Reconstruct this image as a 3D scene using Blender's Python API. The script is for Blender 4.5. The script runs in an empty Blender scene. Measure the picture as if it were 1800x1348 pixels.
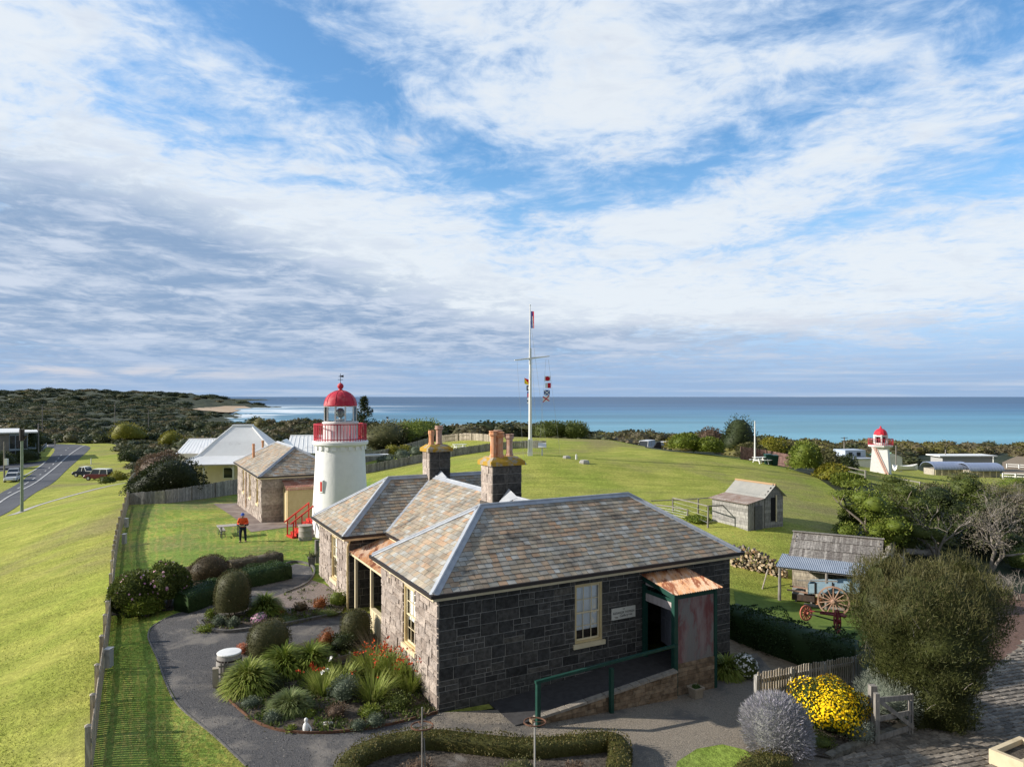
import bpy, bmesh, math, random
import numpy as np
from mathutils import Vector, Matrix
from mathutils.geometry import delaunay_2d_cdt

# ------------------------------------------------------------------ camera
S = bpy.context.scene
COL = S.collection
F, CX, HY, CZ = 1250.0, 900.0, 697.0, 9.57      # lens in photo pixels, principal column, horizon row, camera height
R = math.radians
cd = bpy.data.cameras.new('camera')
cam = bpy.data.objects.new('camera', cd)
COL.objects.link(cam)
cam.location = (0, 0, CZ)
cam.rotation_euler = (R(90), 0, 0)
cd.sensor_width = 36
cd.lens = 36 * F / 1800
cd.shift_y = (HY - 674) / 1800
cd.clip_start, cd.clip_end = 0.5, 90000
S.camera = cam
S.view_settings.view_transform = 'Standard'
S.view_settings.look = 'None'
S.view_settings.gamma = 1
S.view_settings.exposure = 0.45

# ------------------------------------------------------------------ sun and sky
SUN_EL, SUN_AZ = R(24), R(-92)                  # azimuth clockwise from +Y: the sun stands left, level with the scene
sd = bpy.data.lights.new('sun', 'SUN')
sd.energy, sd.angle, sd.color = 5.0, R(0.6), (1.0, .93, .82)
sun = bpy.data.objects.new('sun', sd)
COL.objects.link(sun)
to_sun = Vector((math.cos(SUN_EL) * math.sin(SUN_AZ), math.cos(SUN_EL) * math.cos(SUN_AZ), math.sin(SUN_EL)))
sun.rotation_euler = to_sun.to_track_quat('Z', 'Y').to_euler()
sun.location = (-60, 10, 60)

world = bpy.data.worlds.new('World')
S.world = world
world.use_nodes = True


class NT:
    """small helper to write node trees"""
    def __init__(s, tree):
        s.t = tree
        tree.nodes.clear()

    def n(s, typ, **kw):
        nd = s.t.nodes.new(typ)
        for k, v in kw.items():
            setattr(nd, k, v)
        return nd

    def put(s, sock, v):
        if isinstance(v, bpy.types.NodeSocket):
            s.t.links.new(v, sock)
        elif isinstance(v, (tuple, list)) and sock.type == 'RGBA':
            sock.default_value = (*v, 1) if len(v) == 3 else v
        else:
            sock.default_value = v

    def math(s, op, a, b=None, c=None, clamp=False):
        nd = s.n('ShaderNodeMath', operation=op, use_clamp=clamp)
        for i, v in enumerate((a, b, c)):
            if v is not None:
                s.put(nd.inputs[i], v)
        return nd.outputs[0]

    def vmath(s, op, a, b=None):
        nd = s.n('ShaderNodeVectorMath', operation=op)
        s.put(nd.inputs[0], a)
        if b is not None:
            s.put(nd.inputs[1], b)
        return nd.outputs['Value'] if op in ('DOT_PRODUCT', 'LENGTH') else nd.outputs[0]

    def mapping(s, v, loc=(0, 0, 0), rot=(0, 0, 0), scale=(1, 1, 1), typ='POINT'):
        nd = s.n('ShaderNodeMapping', vector_type=typ)
        s.put(nd.inputs['Vector'], v)
        nd.inputs['Location'].default_value = loc
        nd.inputs['Rotation'].default_value = rot
        nd.inputs['Scale'].default_value = scale
        return nd.outputs[0]

    def noise(s, v, scale=5, detail=4, rough=.55, dist=0, out=0):
        nd = s.n('ShaderNodeTexNoise')
        if v is not None:
            s.put(nd.inputs['Vector'], v)
        nd.inputs['Scale'].default_value = scale
        nd.inputs['Detail'].default_value = detail
        nd.inputs['Roughness'].default_value = rough
        nd.inputs['Distortion'].default_value = dist
        return nd.outputs[out]

    def ss(s, x, a, b, lo=0.0, hi=1.0):
        nd = s.n('ShaderNodeMapRange', interpolation_type='SMOOTHSTEP')
        s.put(nd.inputs[0], x)
        for i, v in enumerate((a, b, lo, hi)):
            nd.inputs[i + 1].default_value = v
        return nd.outputs[0]

    def mix(s, f, a, b, mode='MIX'):
        nd = s.n('ShaderNodeMix', data_type='RGBA', blend_type=mode)
        s.put(nd.inputs[0], f)
        s.put(nd.inputs[6], a)
        s.put(nd.inputs[7], b)
        return nd.outputs[2]

    def ramp(s, f, stops):
        nd = s.n('ShaderNodeValToRGB')
        s.put(nd.inputs[0], f)
        e = nd.color_ramp.elements
        while len(e) < len(stops):
            e.new(.5)
        for el, (p, c) in zip(e, stops):
            el.position = p
            el.color = (*c, 1)
        return nd.outputs[0]

    def xyz(s, v):
        nd = s.n('ShaderNodeSeparateXYZ')
        s.put(nd.inputs[0], v)
        return nd.outputs

    def vec(s, x, y, z=0.0):
        nd = s.n('ShaderNodeCombineXYZ')
        for i, v in enumerate((x, y, z)):
            s.put(nd.inputs[i], v)
        return nd.outputs[0]


# radiances of the cloud deck and the clear sky (the background's strength scales them)
WHITE_A, WHITE_B, GREY, GREY_B = (4.3, 5.4, 7.0), (6.1, 6.5, 6.9), (2.0, 2.85, 4.25), (4.7, 5.2, 6.1)
BLUE, PALE, HZ_A, HZ_B, WARM = (.98, 1.36, 1.54), (3.3, 4.9, 7.0), (2.35, 3.4, 5.1), (3.7, 4.4, 5.5), (5.1, 5.1, 5.5)


def sky():
    T = NT(world.node_tree)
    D = T.n('ShaderNodeTexCoord').outputs['Generated']
    st = T.n('ShaderNodeTexSky', sky_type='NISHITA', sun_disc=False, sun_elevation=SUN_EL, sun_rotation=SUN_AZ,
             altitude=0, air_density=1.0, dust_density=.6, ozone_density=2.5)
    x, y, z = T.xyz(D)
    zc = T.math('MAXIMUM', z, 0.0)
    az = T.math('ARCTAN2', x, y)
    el = T.math('ARCSINE', zc)
    ae = T.vec(az, el)
    k = T.math('DIVIDE', 1.0, T.math('ADD', zc, .085))
    P = T.vec(T.math('MULTIPLY', x, k), T.math('MULTIPLY', y, k))      # the cloud sheet overhead

    def blobs(lst):
        tot = 0.0
        for (px, py, sx, sy, rot, w) in lst:                        # bearing and height (as seen from the hill), spread, tilt, weight
            a0 = math.atan((px - CX) / F)
            e0 = math.atan((HY - py) / F * math.cos(a0))
            q = T.mapping(ae, (a0, e0, 0), (0, 0, R(rot)), (sx / F, sy / F, 1), 'TEXTURE')
            g = T.math('POWER', 2.718, T.math('MULTIPLY', T.vmath('DOT_PRODUCT', q, q), -1.0))
            tot = T.math('MULTIPLY_ADD', g, w, tot)
        return tot
    warp = T.vmath('SUBTRACT', T.noise(P, .9, 3, .5, 0, 1), (.5, .5, .5))
    Pw = T.vmath('ADD', P, T.vmath('MULTIPLY', warp, (.5, .5, 0)))
    n1 = T.noise(T.mapping(Pw, scale=(.8, 1.0, 1), rot=(0, 0, R(20))), 1.3, 10, .6, .3)
    n2 = T.noise(T.mapping(Pw, loc=(3.1, 1.7, 0), scale=(1, .85, 1), rot=(0, 0, R(-30))), 5.0, 9, .64, .5)
    n3 = T.noise(T.mapping(ae, scale=(3.0, 15.0, 1), rot=(0, 0, R(-4))), 3.0, 8, .6, .6)
    n4 = T.noise(T.mapping(Pw, loc=(7, 2, 0)), 14.0, 6, .6, .3)
    nz = T.math('ADD', T.math('MULTIPLY', T.math('SUBTRACT', n1, .5), 1.3), T.math('MULTIPLY', T.math('SUBTRACT', n2, .5), 1.25))
    nz = T.math('MULTIPLY_ADD', T.math('SUBTRACT', n3, .5), .4, nz)
    nz = T.math('MULTIPLY_ADD', T.math('SUBTRACT', n4, .5), .65, nz)
    cov = blobs([(60, 10, 230, 70, 10, .40), (230, 330, 460, 150, -24, .50), (450, 165, 170, 40, -22, .30), (700, 430, 260, 110, -14, .34),
                 (100, 500, 560, 170, 0, .60), (960, 40, 330, 130, -8, .52), (1080, 195, 300, 62, -2, .46), (720, 20, 130, 60, 0, .16),
                 (1560, 235, 420, 60, 16, .26), (1270, 385, 330, 60, 20, .28), (1650, 300, 300, 120, 10, .12), (1400, 510, 640, 85, 3, .46), (1760, 410, 240, 60, 10, .3),
                 (1500, 85, 120, 26, -6, .34), (1330, 90, 130, 40, -6, .26), (880, 345, 120, 16, 6, .22), (1050, 400, 200, 50, 4, .36), (950, 560, 600, 60, 0, .42),
                 (470, 70, 190, 60, -10, -.26), (760, 250, 190, 50, -30, -.26), (1600, 120, 300, 70, 8, -.16), (1130, 325, 260, 30, 10, -.2), (900, 390, 60, 60, 0, -.14),
                 (1660, 330, 200, 24, 8, -.1), (900, 780, 2500, 110, 0, .26), (1700, 30, 160, 60, 0, .16)])
    cov = T.math('ADD', cov, T.math('MULTIPLY', T.ss(y, .45, -.25), .55))      # cloud added to the unseen rear sky, to neutralise its fill
    d = T.math('ADD', nz, cov)
    dens = T.ss(d, -.14, .52)
    # grey undersides
    gr = blobs([(40, 370, 330, 110, -14, .60), (120, 530, 520, 130, -3, .95), (560, 560, 380, 70, -6, .7), (400, 470, 260, 60, -20, .35),
                (760, 620, 600, 50, 0, .6), (1250, 590, 700, 30, 2, .35), (1300, 660, 900, 36, 0, .5), (900, 690, 2600, 30, 0, .45)])
    sn = T.math('ADD', T.math('MULTIPLY', T.math('SUBTRACT', n2, .5), 1.5), T.math('MULTIPLY', T.math('SUBTRACT', n3, .5), 1.6))
    shade = T.ss(T.math('ADD', gr, sn), .05, .95)
    thin = T.ss(d, .1, .75)
    white = T.mix(thin, WHITE_A, WHITE_B)
    gs = T.math('ADD', T.math('MULTIPLY', n1, .35), T.math('ADD', T.math('MULTIPLY', n2, .35), T.math('MULTIPLY', n3, .5)))
    cloud = T.mix(shade, white, T.mix(T.ss(gs, .50, .72), GREY, GREY_B))
    blue = T.mix(1.0, st.outputs[0], BLUE, 'MULTIPLY')
    blue = T.mix(T.ss(el, .34, .02), blue, PALE)
    c = T.mix(T.math('MULTIPLY', dens, .94), blue, cloud)
    band = T.ss(T.noise(T.mapping(ae, scale=(1.2, 34, 1)), 3, 5, .6), .44, .7)
    hzc = T.mix(band, HZ_A, HZ_B)
    c = T.mix(T.math('MULTIPLY', T.ss(el, .10, .004), .85), c, hzc)
    warm = blobs([(120, 652, 420, 10, 0, .8), (1500, 562, 420, 16, 0, .3)])
    c = T.mix(T.math('MULTIPLY', warm, T.ss(n3, .4, .62)), c, WARM)
    rear = T.ss(y, .3, -.35, 1.0, .5)                                   # unseen rear sky dimmed to cut its fill light
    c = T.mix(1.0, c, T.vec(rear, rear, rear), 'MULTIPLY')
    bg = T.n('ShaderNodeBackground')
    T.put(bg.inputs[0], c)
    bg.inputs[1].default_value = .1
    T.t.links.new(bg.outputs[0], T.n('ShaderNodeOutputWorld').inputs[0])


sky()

# ------------------------------------------------------------------ terrain heights
# (column, row, height below the eye) of ground seen in the photograph, then (column, distance, height) for what is hidden or far
_tp = [(165, 1348, -9.47), (435, 1348, -9.57), (772, 1255, -9.72), (1100, 1348, -9.95), (1400, 1348, -10.2), (1800, 1348, -10.6), (1187, 1229, -10.15),
       (1255, 1213, -10.22), (1330, 1255, -10.2), (1535, 1300, -10.4), (1640, 1265, -10.8), (1800, 1140, -11.2), (1440, 1072, -10.83), (1375, 1062, -10.75),
       (1300, 1110, -10.3), (1610, 970, -10.6), (1790, 960, -11.5), (1345, 925, -8.6), (1250, 905, -8.5), (1500, 935, -9.4), (1480, 870, -9.0), (1430, 838, -8.3), (1330, 812, -7.6), (1140, 792, -6.5),
       (932, 800, -6.0), (1000, 812, -6.4), (850, 770, -6.1), (700, 821, -8.2), (650, 835, -8.6), (900, 860, -7.9), (1100, 850, -7.7), (565, 945, -8.8), (463, 921, -8.8), (424, 889, -9.2),
       (420, 870, -9.3), (225, 887, -9.07), (427, 953, -8.85), (200, 1010, -9.2), (180, 1150, -9.3), (608, 1071, -9.2), (380, 1210, -9.5), (560, 1290, -9.62),
       (0, 1348, -10.2), (0, 1150, -10.9), (0, 1000, -11.8), (100, 1000, -10.6), (38, 900, -12.8), (150, 880, -11.2), (222, 850, -11.0), (165, 842, -14.5),
       (-100, 1000, -12.8), (-100, 900, -14.2), (-200, 1250, -11), (0, 895, -13.5), (70, 850, -14.5), (150, 785, -15.0), (20, 838, -14.8), (30, 815, -15.5), (60, 785, -16), (-150, 820, -15.5),
       (400, 862, -10.0), (330, 840, -11), (640, 790, -9.5), (800, 790, -7.0), (1547, 831, -11.8), (1700, 836, -18.2), (1640, 834, -18.0), (1764, 838, -18.3), (1500, 822, -15), (1800, 850, -14.7), (1610, 860, -12.0)]
_td = [(300, 300, -9), (100, 350, -10), (-200, 300, -6), (200, 650, -17), (400, 450, -14), (420, 700, -20), (0, 700, -12), (0, 1200, -13), (200, 1300, -17), (320, 1200, -20),
       (0, 2300, -4), (180, 2200, -8), (0, 4500, 31), (-400, 4000, 33), (90, 4700, 25), (170, 5200, 14), (260, 6000, 4), (-300, 2000, 0),
       (250, 2500, 8), (300, 2550, 15), (340, 2600, 14), (370, 2600, 9), (395, 2650, -3), (425, 2700, -14), (440, 2700, -34), (345, 2150, -19), (375, 1900, -24.4), (415, 2150, -25.6), (440, 2000, -31), (400, 1500, -26), (370, 1420, -22), (430, 1300, -28),
       (350, 3600, 0), (450, 3800, -40), (500, 2600, -38), (480, 1300, -32), (520, 900, -30), (500, 480, -9), (520, 640, -19), (650, 300, -4.5), (650, 480, -14), (660, 640, -28),
       (780, 200, -1.5), (900, 140, 2.2), (900, 230, -3.5), (900, 330, -12), (900, 480, -28), (1030, 97, 3.7), (1075, 97, 3.6), (1050, 84, 2.8), (1120, 97, 2.9), (1140, 112, 1.0), (1140, 140, -2.2), (1180, 100, 2.0), (1100, 240, -5), (1100, 340, -14), (1100, 480, -28),
       (1300, 120, .5), (1300, 200, -4), (1300, 330, -14), (1300, 470, -28), (1500, 230, -8), (1500, 330, -15), (1500, 460, -28), (1750, 240, -9.5), (1750, 330, -16), (1750, 450, -28), (2200, 300, -14), (2200, 450, -28), (2000, 60, -3), (2000, 25, -2),
       (700, 1000, -34), (900, 1000, -36), (1300, 1000, -36), (1800, 1000, -36), (2300, 1000, -36), (900, 3000, -42), (1800, 3000, -42), (600, 6000, -46), (1200, 6000, -46), (1900, 6000, -46), (400, 8000, -20), (900, 12, -.4), (200, 12, -.2), (1700, 12, -1.4)]
_a, _b, _z = [], [], []
for px, py, zr in _tp:
    _a.append((px - CX) / F)
    _b.append(math.log(-zr * F / (py - HY)))
    _z.append(zr + CZ)
for px, d_, z_ in _td:
    _a.append((px - CX) / F)
    _b.append(math.log(d_))
    _z.append(z_)
_a, _b, _z = map(np.array, (_a, _b, _z))


def _phi(r2):
    return np.where(r2 > 1e-12, .5 * r2 * np.log(np.maximum(r2, 1e-12)), 0)


_n = len(_a)
_K = _phi((_a[:, None] - _a) ** 2 + (_b[:, None] - _b) ** 2) + np.eye(_n) * 1e-4
_Q = np.stack([np.ones(_n), _a, _b], 1)
_W = np.linalg.solve(np.block([[_K, _Q], [_Q.T, np.zeros((3, 3))]]), np.concatenate([_z, np.zeros(3)]))


def height(x, y):
    x, y = np.asarray(x, float), np.asarray(y, float)
    sh = x.shape
    x, y = x.ravel(), np.maximum(y.ravel(), 6)
    a, b = x / y, np.log(y)
    out = np.empty(len(x))
    for i in range(0, len(x), 20000):
        s_ = slice(i, i + 20000)
        out[s_] = _phi((a[s_, None] - _a) ** 2 + (b[s_, None] - _b) ** 2) @ _W[:_n] + _W[_n] + _W[_n + 1] * a[s_] + _W[_n + 2] * b[s_]
    return out.reshape(sh)


def hz(x, y):
    return float(height(np.array([x]), np.array([y]))[0])


_ds = np.exp(np.linspace(math.log(9), math.log(7000), 700))


def gp(px, py, up=0.0):
    """the point of the ground that the photograph shows at (px, py)"""
    ax, tz = (px - CX) / F, -(py - HY) / F
    dz = CZ + tz * _ds - height(ax * _ds, _ds)
    i = int(np.argmax(dz < 0)) if (dz < 0).any() else len(_ds) - 1
    i = max(i, 1)
    t = dz[i - 1] / (dz[i - 1] - dz[i]) if dz[i - 1] != dz[i] else 0
    t = min(max(t, 0), 1)
    d = _ds[i - 1] + t * (_ds[i] - _ds[i - 1])
    x, y = ax * d, d
    return Vector((x, y, hz(x, y) + up))


def at(px, py, d):
    return Vector(((px - CX) / F * d, d, CZ - (py - HY) / F * d))


def gd(px, d, up=0.0):
    x = (px - CX) / F * d
    return Vector((x, d, hz(x, d) + up))


# ------------------------------------------------------------------ materials
def Mt(name, c1, c2=None, scale=4, rough=.85, spec=.25, metal=0, bump=0, bscale=None, tint=None, tmix=1.0, stretch=(1, 1, 1),
       c3=None, s3=.6, t3=(.55, .7), detail=5, leaf=0, wave=None, bdist=.02):
    """noise-coloured surface. tint: colours picked per face by the 'tint' attribute; c3: large stains; wave: (axis, scale, depth) of ribs"""
    m = bpy.data.materials.new(name)
    m.use_nodes = True
    T = NT(m.node_tree)
    co = T.mapping(T.n('ShaderNodeTexCoord').outputs['Object'], scale=stretch)
    base = c1
    nz = T.noise(co, scale, detail, .6)
    if tint:
        at_ = T.n('ShaderNodeAttribute', attribute_name='tint').outputs['Fac']
        k = len(tint)
        base = T.ramp(at_, [(i / (k - 1), c) for i, c in enumerate(tint)])
        v = T.ss(nz, .3, .7, 1 - .35 * tmix, 1 + .35 * tmix)
        base = T.mix(1.0, base, T.vec(v, v, v), 'MULTIPLY')
    elif c2:
        base = T.mix(T.ss(nz, .34, .66), c1, c2)
    if c3:
        base = T.mix(T.ss(T.noise(co, s3, 6, .62, .3), *t3), base, c3)
    b = T.n('ShaderNodeBsdfPrincipled')
    T.put(b.inputs['Base Color'], base)
    b.inputs['Roughness'].default_value = rough
    b.inputs['Specular IOR Level'].default_value = spec
    b.inputs['Metallic'].default_value = metal
    nrm = None
    if bump:
        bn = T.n('ShaderNodeBump')
        bn.inputs['Strength'].default_value = bump
        bn.inputs['Distance'].default_value = bdist
        T.put(bn.inputs['Height'], T.noise(co, bscale or scale * 3, 6, .65))
        nrm = bn.outputs[0]
    if wave:
        w = T.n('ShaderNodeTexWave', wave_type='BANDS', bands_direction=wave[0])
        T.put(w.inputs[0], T.n('ShaderNodeTexCoord').outputs['UV' if len(wave) > 3 else 'Object'])
        w.inputs['Scale'].default_value = wave[1]
        bn = T.n('ShaderNodeBump')
        bn.inputs['Distance'].default_value = wave[2]
        T.put(bn.inputs['Height'], w.outputs['Fac'])
        if nrm:
            T.put(bn.inputs['Normal'], nrm)
        nrm = bn.outputs[0]
    if nrm:
        T.put(b.inputs['Normal'], nrm)
    o = T.n('ShaderNodeOutputMaterial')
    if leaf:
        tr = T.n('ShaderNodeBsdfTranslucent')
        T.put(tr.inputs[0], base)
        mx = T.n('ShaderNodeMixShader')
        mx.inputs[0].default_value = leaf
        T.t.links.new(b.outputs[0], mx.inputs[1])
        T.t.links.new(tr.outputs[0], mx.inputs[2])
        T.t.links.new(mx.outputs[0], o.inputs[0])
    else:
        T.t.links.new(b.outputs[0], o.inputs[0])
    return m


def leafmat(name, *tint):
    return Mt(name, tint[0], tint=tint, scale=1.3, rough=.62, spec=.3, leaf=.28, tmix=.5)


# ------------------------------------------------------------------ mesh building
def wloc(o):
    v = Vector((0, 0, 0))
    while o is not None:
        v += o.location
        o = o.parent
    return v


def tag(o, label=None, cat=None, group=None, kind=None):
    for k, v in (('label', label), ('category', cat), ('group', group), ('kind', kind)):
        if v:
            o[k] = v
    return o


def thing(name, label, cat, loc, group=None):
    o = bpy.data.objects.new(name, None)
    COL.objects.link(o)
    o.location = loc
    o.empty_display_size = .3
    return tag(o, label, cat, group)


def link_np(name, V, FC, mats, parent=None, loc=None, tint=None, mi=None, smooth=False, uv=None):
    """V (n,3) in world coordinates, FC (m,k) faces of equal size or a list of tuples"""
    off = wloc(parent) if parent is not None else Vector(loc if loc is not None else (0, 0, 0))
    me = bpy.data.meshes.new(name)
    V = np.asarray(V, float) - np.array(off)
    if isinstance(FC, np.ndarray):
        k = FC.shape[1]
        me.vertices.add(len(V))
        me.vertices.foreach_set('co', V.ravel())
        me.loops.add(FC.size)
        me.loops.foreach_set('vertex_index', FC.ravel().astype(np.int32))
        me.polygons.add(len(FC))
        me.polygons.foreach_set('loop_start', np.arange(0, FC.size, k, dtype=np.int32))
        me.polygons.foreach_set('loop_total', np.full(len(FC), k, np.int32))
        me.update(calc_edges=True)
    else:
        me.from_pydata([tuple(v) for v in V], [], FC)
        me.update()
    for m in (mats if isinstance(mats, (list, tuple)) else [mats]):
        me.materials.append(m)
    if mi is not None:
        me.polygons.foreach_set('material_index', np.asarray(mi, np.int32))
    if tint is not None:
        me.attributes.new('tint', 'FLOAT', 'FACE').data.foreach_set('value', np.asarray(tint, np.float32))
    if uv is not None:
        me.uv_layers.new(name='UVMap').data.foreach_set('uv', np.asarray(uv, np.float32).ravel())
    if smooth:
        me.polygons.foreach_set('use_smooth', np.ones(len(me.polygons), bool))
    o = bpy.data.objects.new(name, me)
    COL.objects.link(o)
    if parent is not None:
        o.parent = parent
    else:
        o.location = off
    return o


class MB:
    def __init__(s):
        s.v, s.f, s.m, s.t = [], [], [], []

    def add(s, vs, fs, mi=0, tint=.5):
        k = len(s.v)
        s.v += [tuple(v) for v in vs]
        for f in fs:
            s.f.append(tuple(i + k for i in f))
            s.m.append(mi)
            s.t.append(tint)
        return s

    def poly(s, pts, mi=0, tint=.5):
        return s.add(pts, [tuple(range(len(pts)))], mi, tint)

    def obox(s, o, ex, ey, ez, mi=0, tint=.5):
        o, ex, ey, ez = map(Vector, (o, ex, ey, ez))
        if ex.cross(ey).dot(ez) < 0:
            ex, ey = ey, ex
        vs = [o, o + ex, o + ex + ey, o + ey, o + ez, o + ex + ez, o + ex + ey + ez, o + ey + ez]
        return s.add(vs, [(0, 3, 2, 1), (4, 5, 6, 7), (0, 1, 5, 4), (1, 2, 6, 5), (2, 3, 7, 6), (3, 0, 4, 7)], mi, tint)

    def box(s, c, sx, sy, sz, mi=0, tint=.5, rot=0):
        """c: centre of the bottom face"""
        ca, sa = math.cos(rot), math.sin(rot)
        ex, ey = Vector((ca, sa, 0)), Vector((-sa, ca, 0))
        return s.obox(Vector(c) - ex * sx / 2 - ey * sy / 2, ex * sx, ey * sy, Vector((0, 0, sz)), mi, tint)

    def bar(s, p, q, w, h=None, mi=0, tint=.5, up=(0, 0, 1)):
        p, q = Vector(p), Vector(q)
        h = w if h is None else h
        d = q - p
        x = d.cross(Vector(up))
        if x.length < 1e-5:
            x = d.cross(Vector((1, 0, 0)))
        x.normalize()
        y = x.cross(d).normalized()
        return s.obox(p - x * w / 2 - y * h / 2, d, x * w, y * h, mi, tint)

    def tube(s, pts, rad, n=8, mi=0, tint=.5, cap=True):
        pts = [Vector(p) for p in pts]
        rad = rad if isinstance(rad, (list, tuple)) else [rad] * len(pts)
        k, ax = len(s.v), None
        for i, p in enumerate(pts):
            d = (pts[min(i + 1, len(pts) - 1)] - pts[max(i - 1, 0)]).normalized()
            if ax is None:
                ax = d.orthogonal().normalized()
            ax = (ax - d * ax.dot(d)).normalized()
            by = d.cross(ax)
            for j in range(n):
                t = 2 * math.pi * j / n
                s.v.append(tuple(p + (ax * math.cos(t) + by * math.sin(t)) * rad[i]))
        for i in range(len(pts) - 1):
            for j in range(n):
                a, b = k + i * n + j, k + i * n + (j + 1) % n
                s.f.append((a, b, b + n, a + n))
                s.m.append(mi)
                s.t.append(tint)
        if cap:
            e = k + (len(pts) - 1) * n
            s.f += [tuple(reversed(range(k, k + n))), tuple(range(e, e + n))]
            s.m += [mi, mi]
            s.t += [tint, tint]
        return s

    def lathe(s, prof, c, n=24, mi=0, tint=.5, rot=0, sx=1, sy=1):
        c, k = Vector(c), len(s.v)
        for r, z in prof:
            for j in range(n):
                t = rot + 2 * math.pi * j / n
                s.v.append((c.x + r * sx * math.cos(t), c.y + r * sy * math.sin(t), c.z + z))
        for i in range(len(prof) - 1):
            for j in range(n):
                a, b = k + i * n + j, k + i * n + (j + 1) % n
                s.f.append((a, b, b + n, a + n))
                s.m.append(mi)
                s.t.append(tint)
        e = k + (len(prof) - 1) * n
        s.f += [tuple(reversed(range(k, k + n))), tuple(range(e, e + n))]
        s.m += [mi, mi]
        s.t += [tint, tint]
        return s

    def ring(s, c, axis, rad, w, th, n=24, mi=0, tint=.5):
        """flat rim: w along the axis, th across"""
        c, axis = Vector(c), Vector(axis).normalized()
        x = axis.orthogonal().normalized()
        y = axis.cross(x)
        k = len(s.v)
        for j in range(n):
            t = 2 * math.pi * j / n
            d = x * math.cos(t) + y * math.sin(t)
            for rr, ww in ((rad - th, -w / 2), (rad, -w / 2), (rad, w / 2), (rad - th, w / 2)):
                s.v.append(tuple(c + d * rr + axis * ww))
        for j in range(n):
            for i in range(4):
                a, b = k + j * 4, k + ((j + 1) % n) * 4
                s.f.append((a + i, a + (i + 1) % 4, b + (i + 1) % 4, b + i))
                s.m.append(mi)
                s.t.append(tint)
        return s

    def build(s, name, mats, parent=None, loc=None, smooth=False, label=None, cat=None, group=None, kind=None):
        o = link_np(name, s.v, s.f, mats, parent, loc, s.t, s.m, smooth)
        return tag(o, label, cat, group, kind)


def shade_auto(o, ang=40):
    me = o.data
    me.polygons.foreach_set('use_smooth', np.ones(len(me.polygons), bool))
    bm = bmesh.new()
    bm.from_mesh(me)
    for e in bm.edges:
        if len(e.link_faces) == 2 and e.calc_face_angle(0) > R(ang):
            e.smooth = False
    bm.to_mesh(me)
    bm.free()
    return o


def copy_tree(o, parent=None):
    c = o.copy()
    COL.objects.link(c)
    c.parent = parent
    for ch in list(o.children):
        copy_tree(ch, c)
    return c


def catmull(pts, n=6, closed=False):
    pts = [Vector(p) for p in pts]
    out, m = [], len(pts)
    for i in range(m if closed else m - 1):
        p = [pts[(i + k) % m] if closed else pts[min(max(i + k, 0), m - 1)] for k in (-1, 0, 1, 2)]
        for j in range(n):
            t = j / n
            out.append(.5 * ((2 * p[1]) + (-p[0] + p[2]) * t + (2 * p[0] - 5 * p[1] + 4 * p[2] - p[3]) * t * t + (-p[0] + 3 * p[1] - 3 * p[2] + p[3]) * t ** 3))
    if not closed:
        out.append(pts[-1])
    return out


def drape(name, pts, mat, up, step=.02, thick=0.0, kind='structure', loc=(0, 0, 0)):
    """a sheet that lies on the ground inside the outline pts (world x, y); step: grid in bearing / log distance"""
    P = [(p[0] / p[1], math.log(p[1])) for p in pts]
    q = []
    for i, p in enumerate(P):                      # fine edges
        r_ = P[(i + 1) % len(P)]
        m = max(1, int(math.hypot(r_[0] - p[0], r_[1] - p[1]) / step))
        q += [(p[0] + (r_[0] - p[0]) * j / m, p[1] + (r_[1] - p[1]) * j / m) for j in range(m)]
    nb = len(q)
    A = np.array(q)
    lo, hi = A.min(0), A.max(0)
    rs = np.random.RandomState(3)
    gx, gy = np.meshgrid(np.arange(lo[0], hi[0], step), np.arange(lo[1], hi[1], step))
    g = np.stack([gx.ravel(), gy.ravel()], 1) + rs.uniform(-.2, .2, (gx.size, 2)) * step
    # inside test
    ins = np.zeros(len(g), bool)
    x1, y1 = A[:, 0], A[:, 1]
    x2, y2 = np.roll(x1, -1), np.roll(y1, -1)
    for k in range(nb):
        c = (y1[k] > g[:, 1]) != (y2[k] > g[:, 1])
        if y2[k] != y1[k]:
            ins ^= c & (g[:, 0] < (x2[k] - x1[k]) * (g[:, 1] - y1[k]) / (y2[k] - y1[k]) + x1[k])
    g = g[ins]
    allp = [Vector(p) for p in q] + [Vector(p) for p in g]
    vs, _, fs, *_r = delaunay_2d_cdt(allp, [], [list(range(nb))], 1, 1e-7)
    ab = np.array([tuple(v) for v in vs])
    y = np.exp(ab[:, 1])
    x = ab[:, 0] * y
    V = np.stack([x, y, height(x, y) + up], 1)
    fs = [tuple(f) if (V[f[1]] - V[f[0]])[0] * (V[f[2]] - V[f[0]])[1] - (V[f[1]] - V[f[0]])[1] * (V[f[2]] - V[f[0]])[0] > 0 else tuple(reversed(f)) for f in fs]
    o = link_np(name, V, fs, mat, loc=loc, smooth=True)
    return tag(o, kind=kind)


def G(*pix):
    return [gp(*p) for p in pix]
# ------------------------------------------------------------------ the setting
m_scrubsoil = Mt('scrub ground', (.02, .03, .012), (.048, .052, .023), .03, c3=(.17, .145, .09), s3=.012, t3=(.7, .8), bump=.6, bscale=6, bdist=.1)
m_lawn = Mt('mown grass', (.255, .285, .055), (.35, .35, .082), .35, rough=.95, spec=.05, bump=.9, bscale=9, bdist=.06, c3=(.25, .225, .095), s3=.06, t3=(.47, .66), detail=9)


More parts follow.
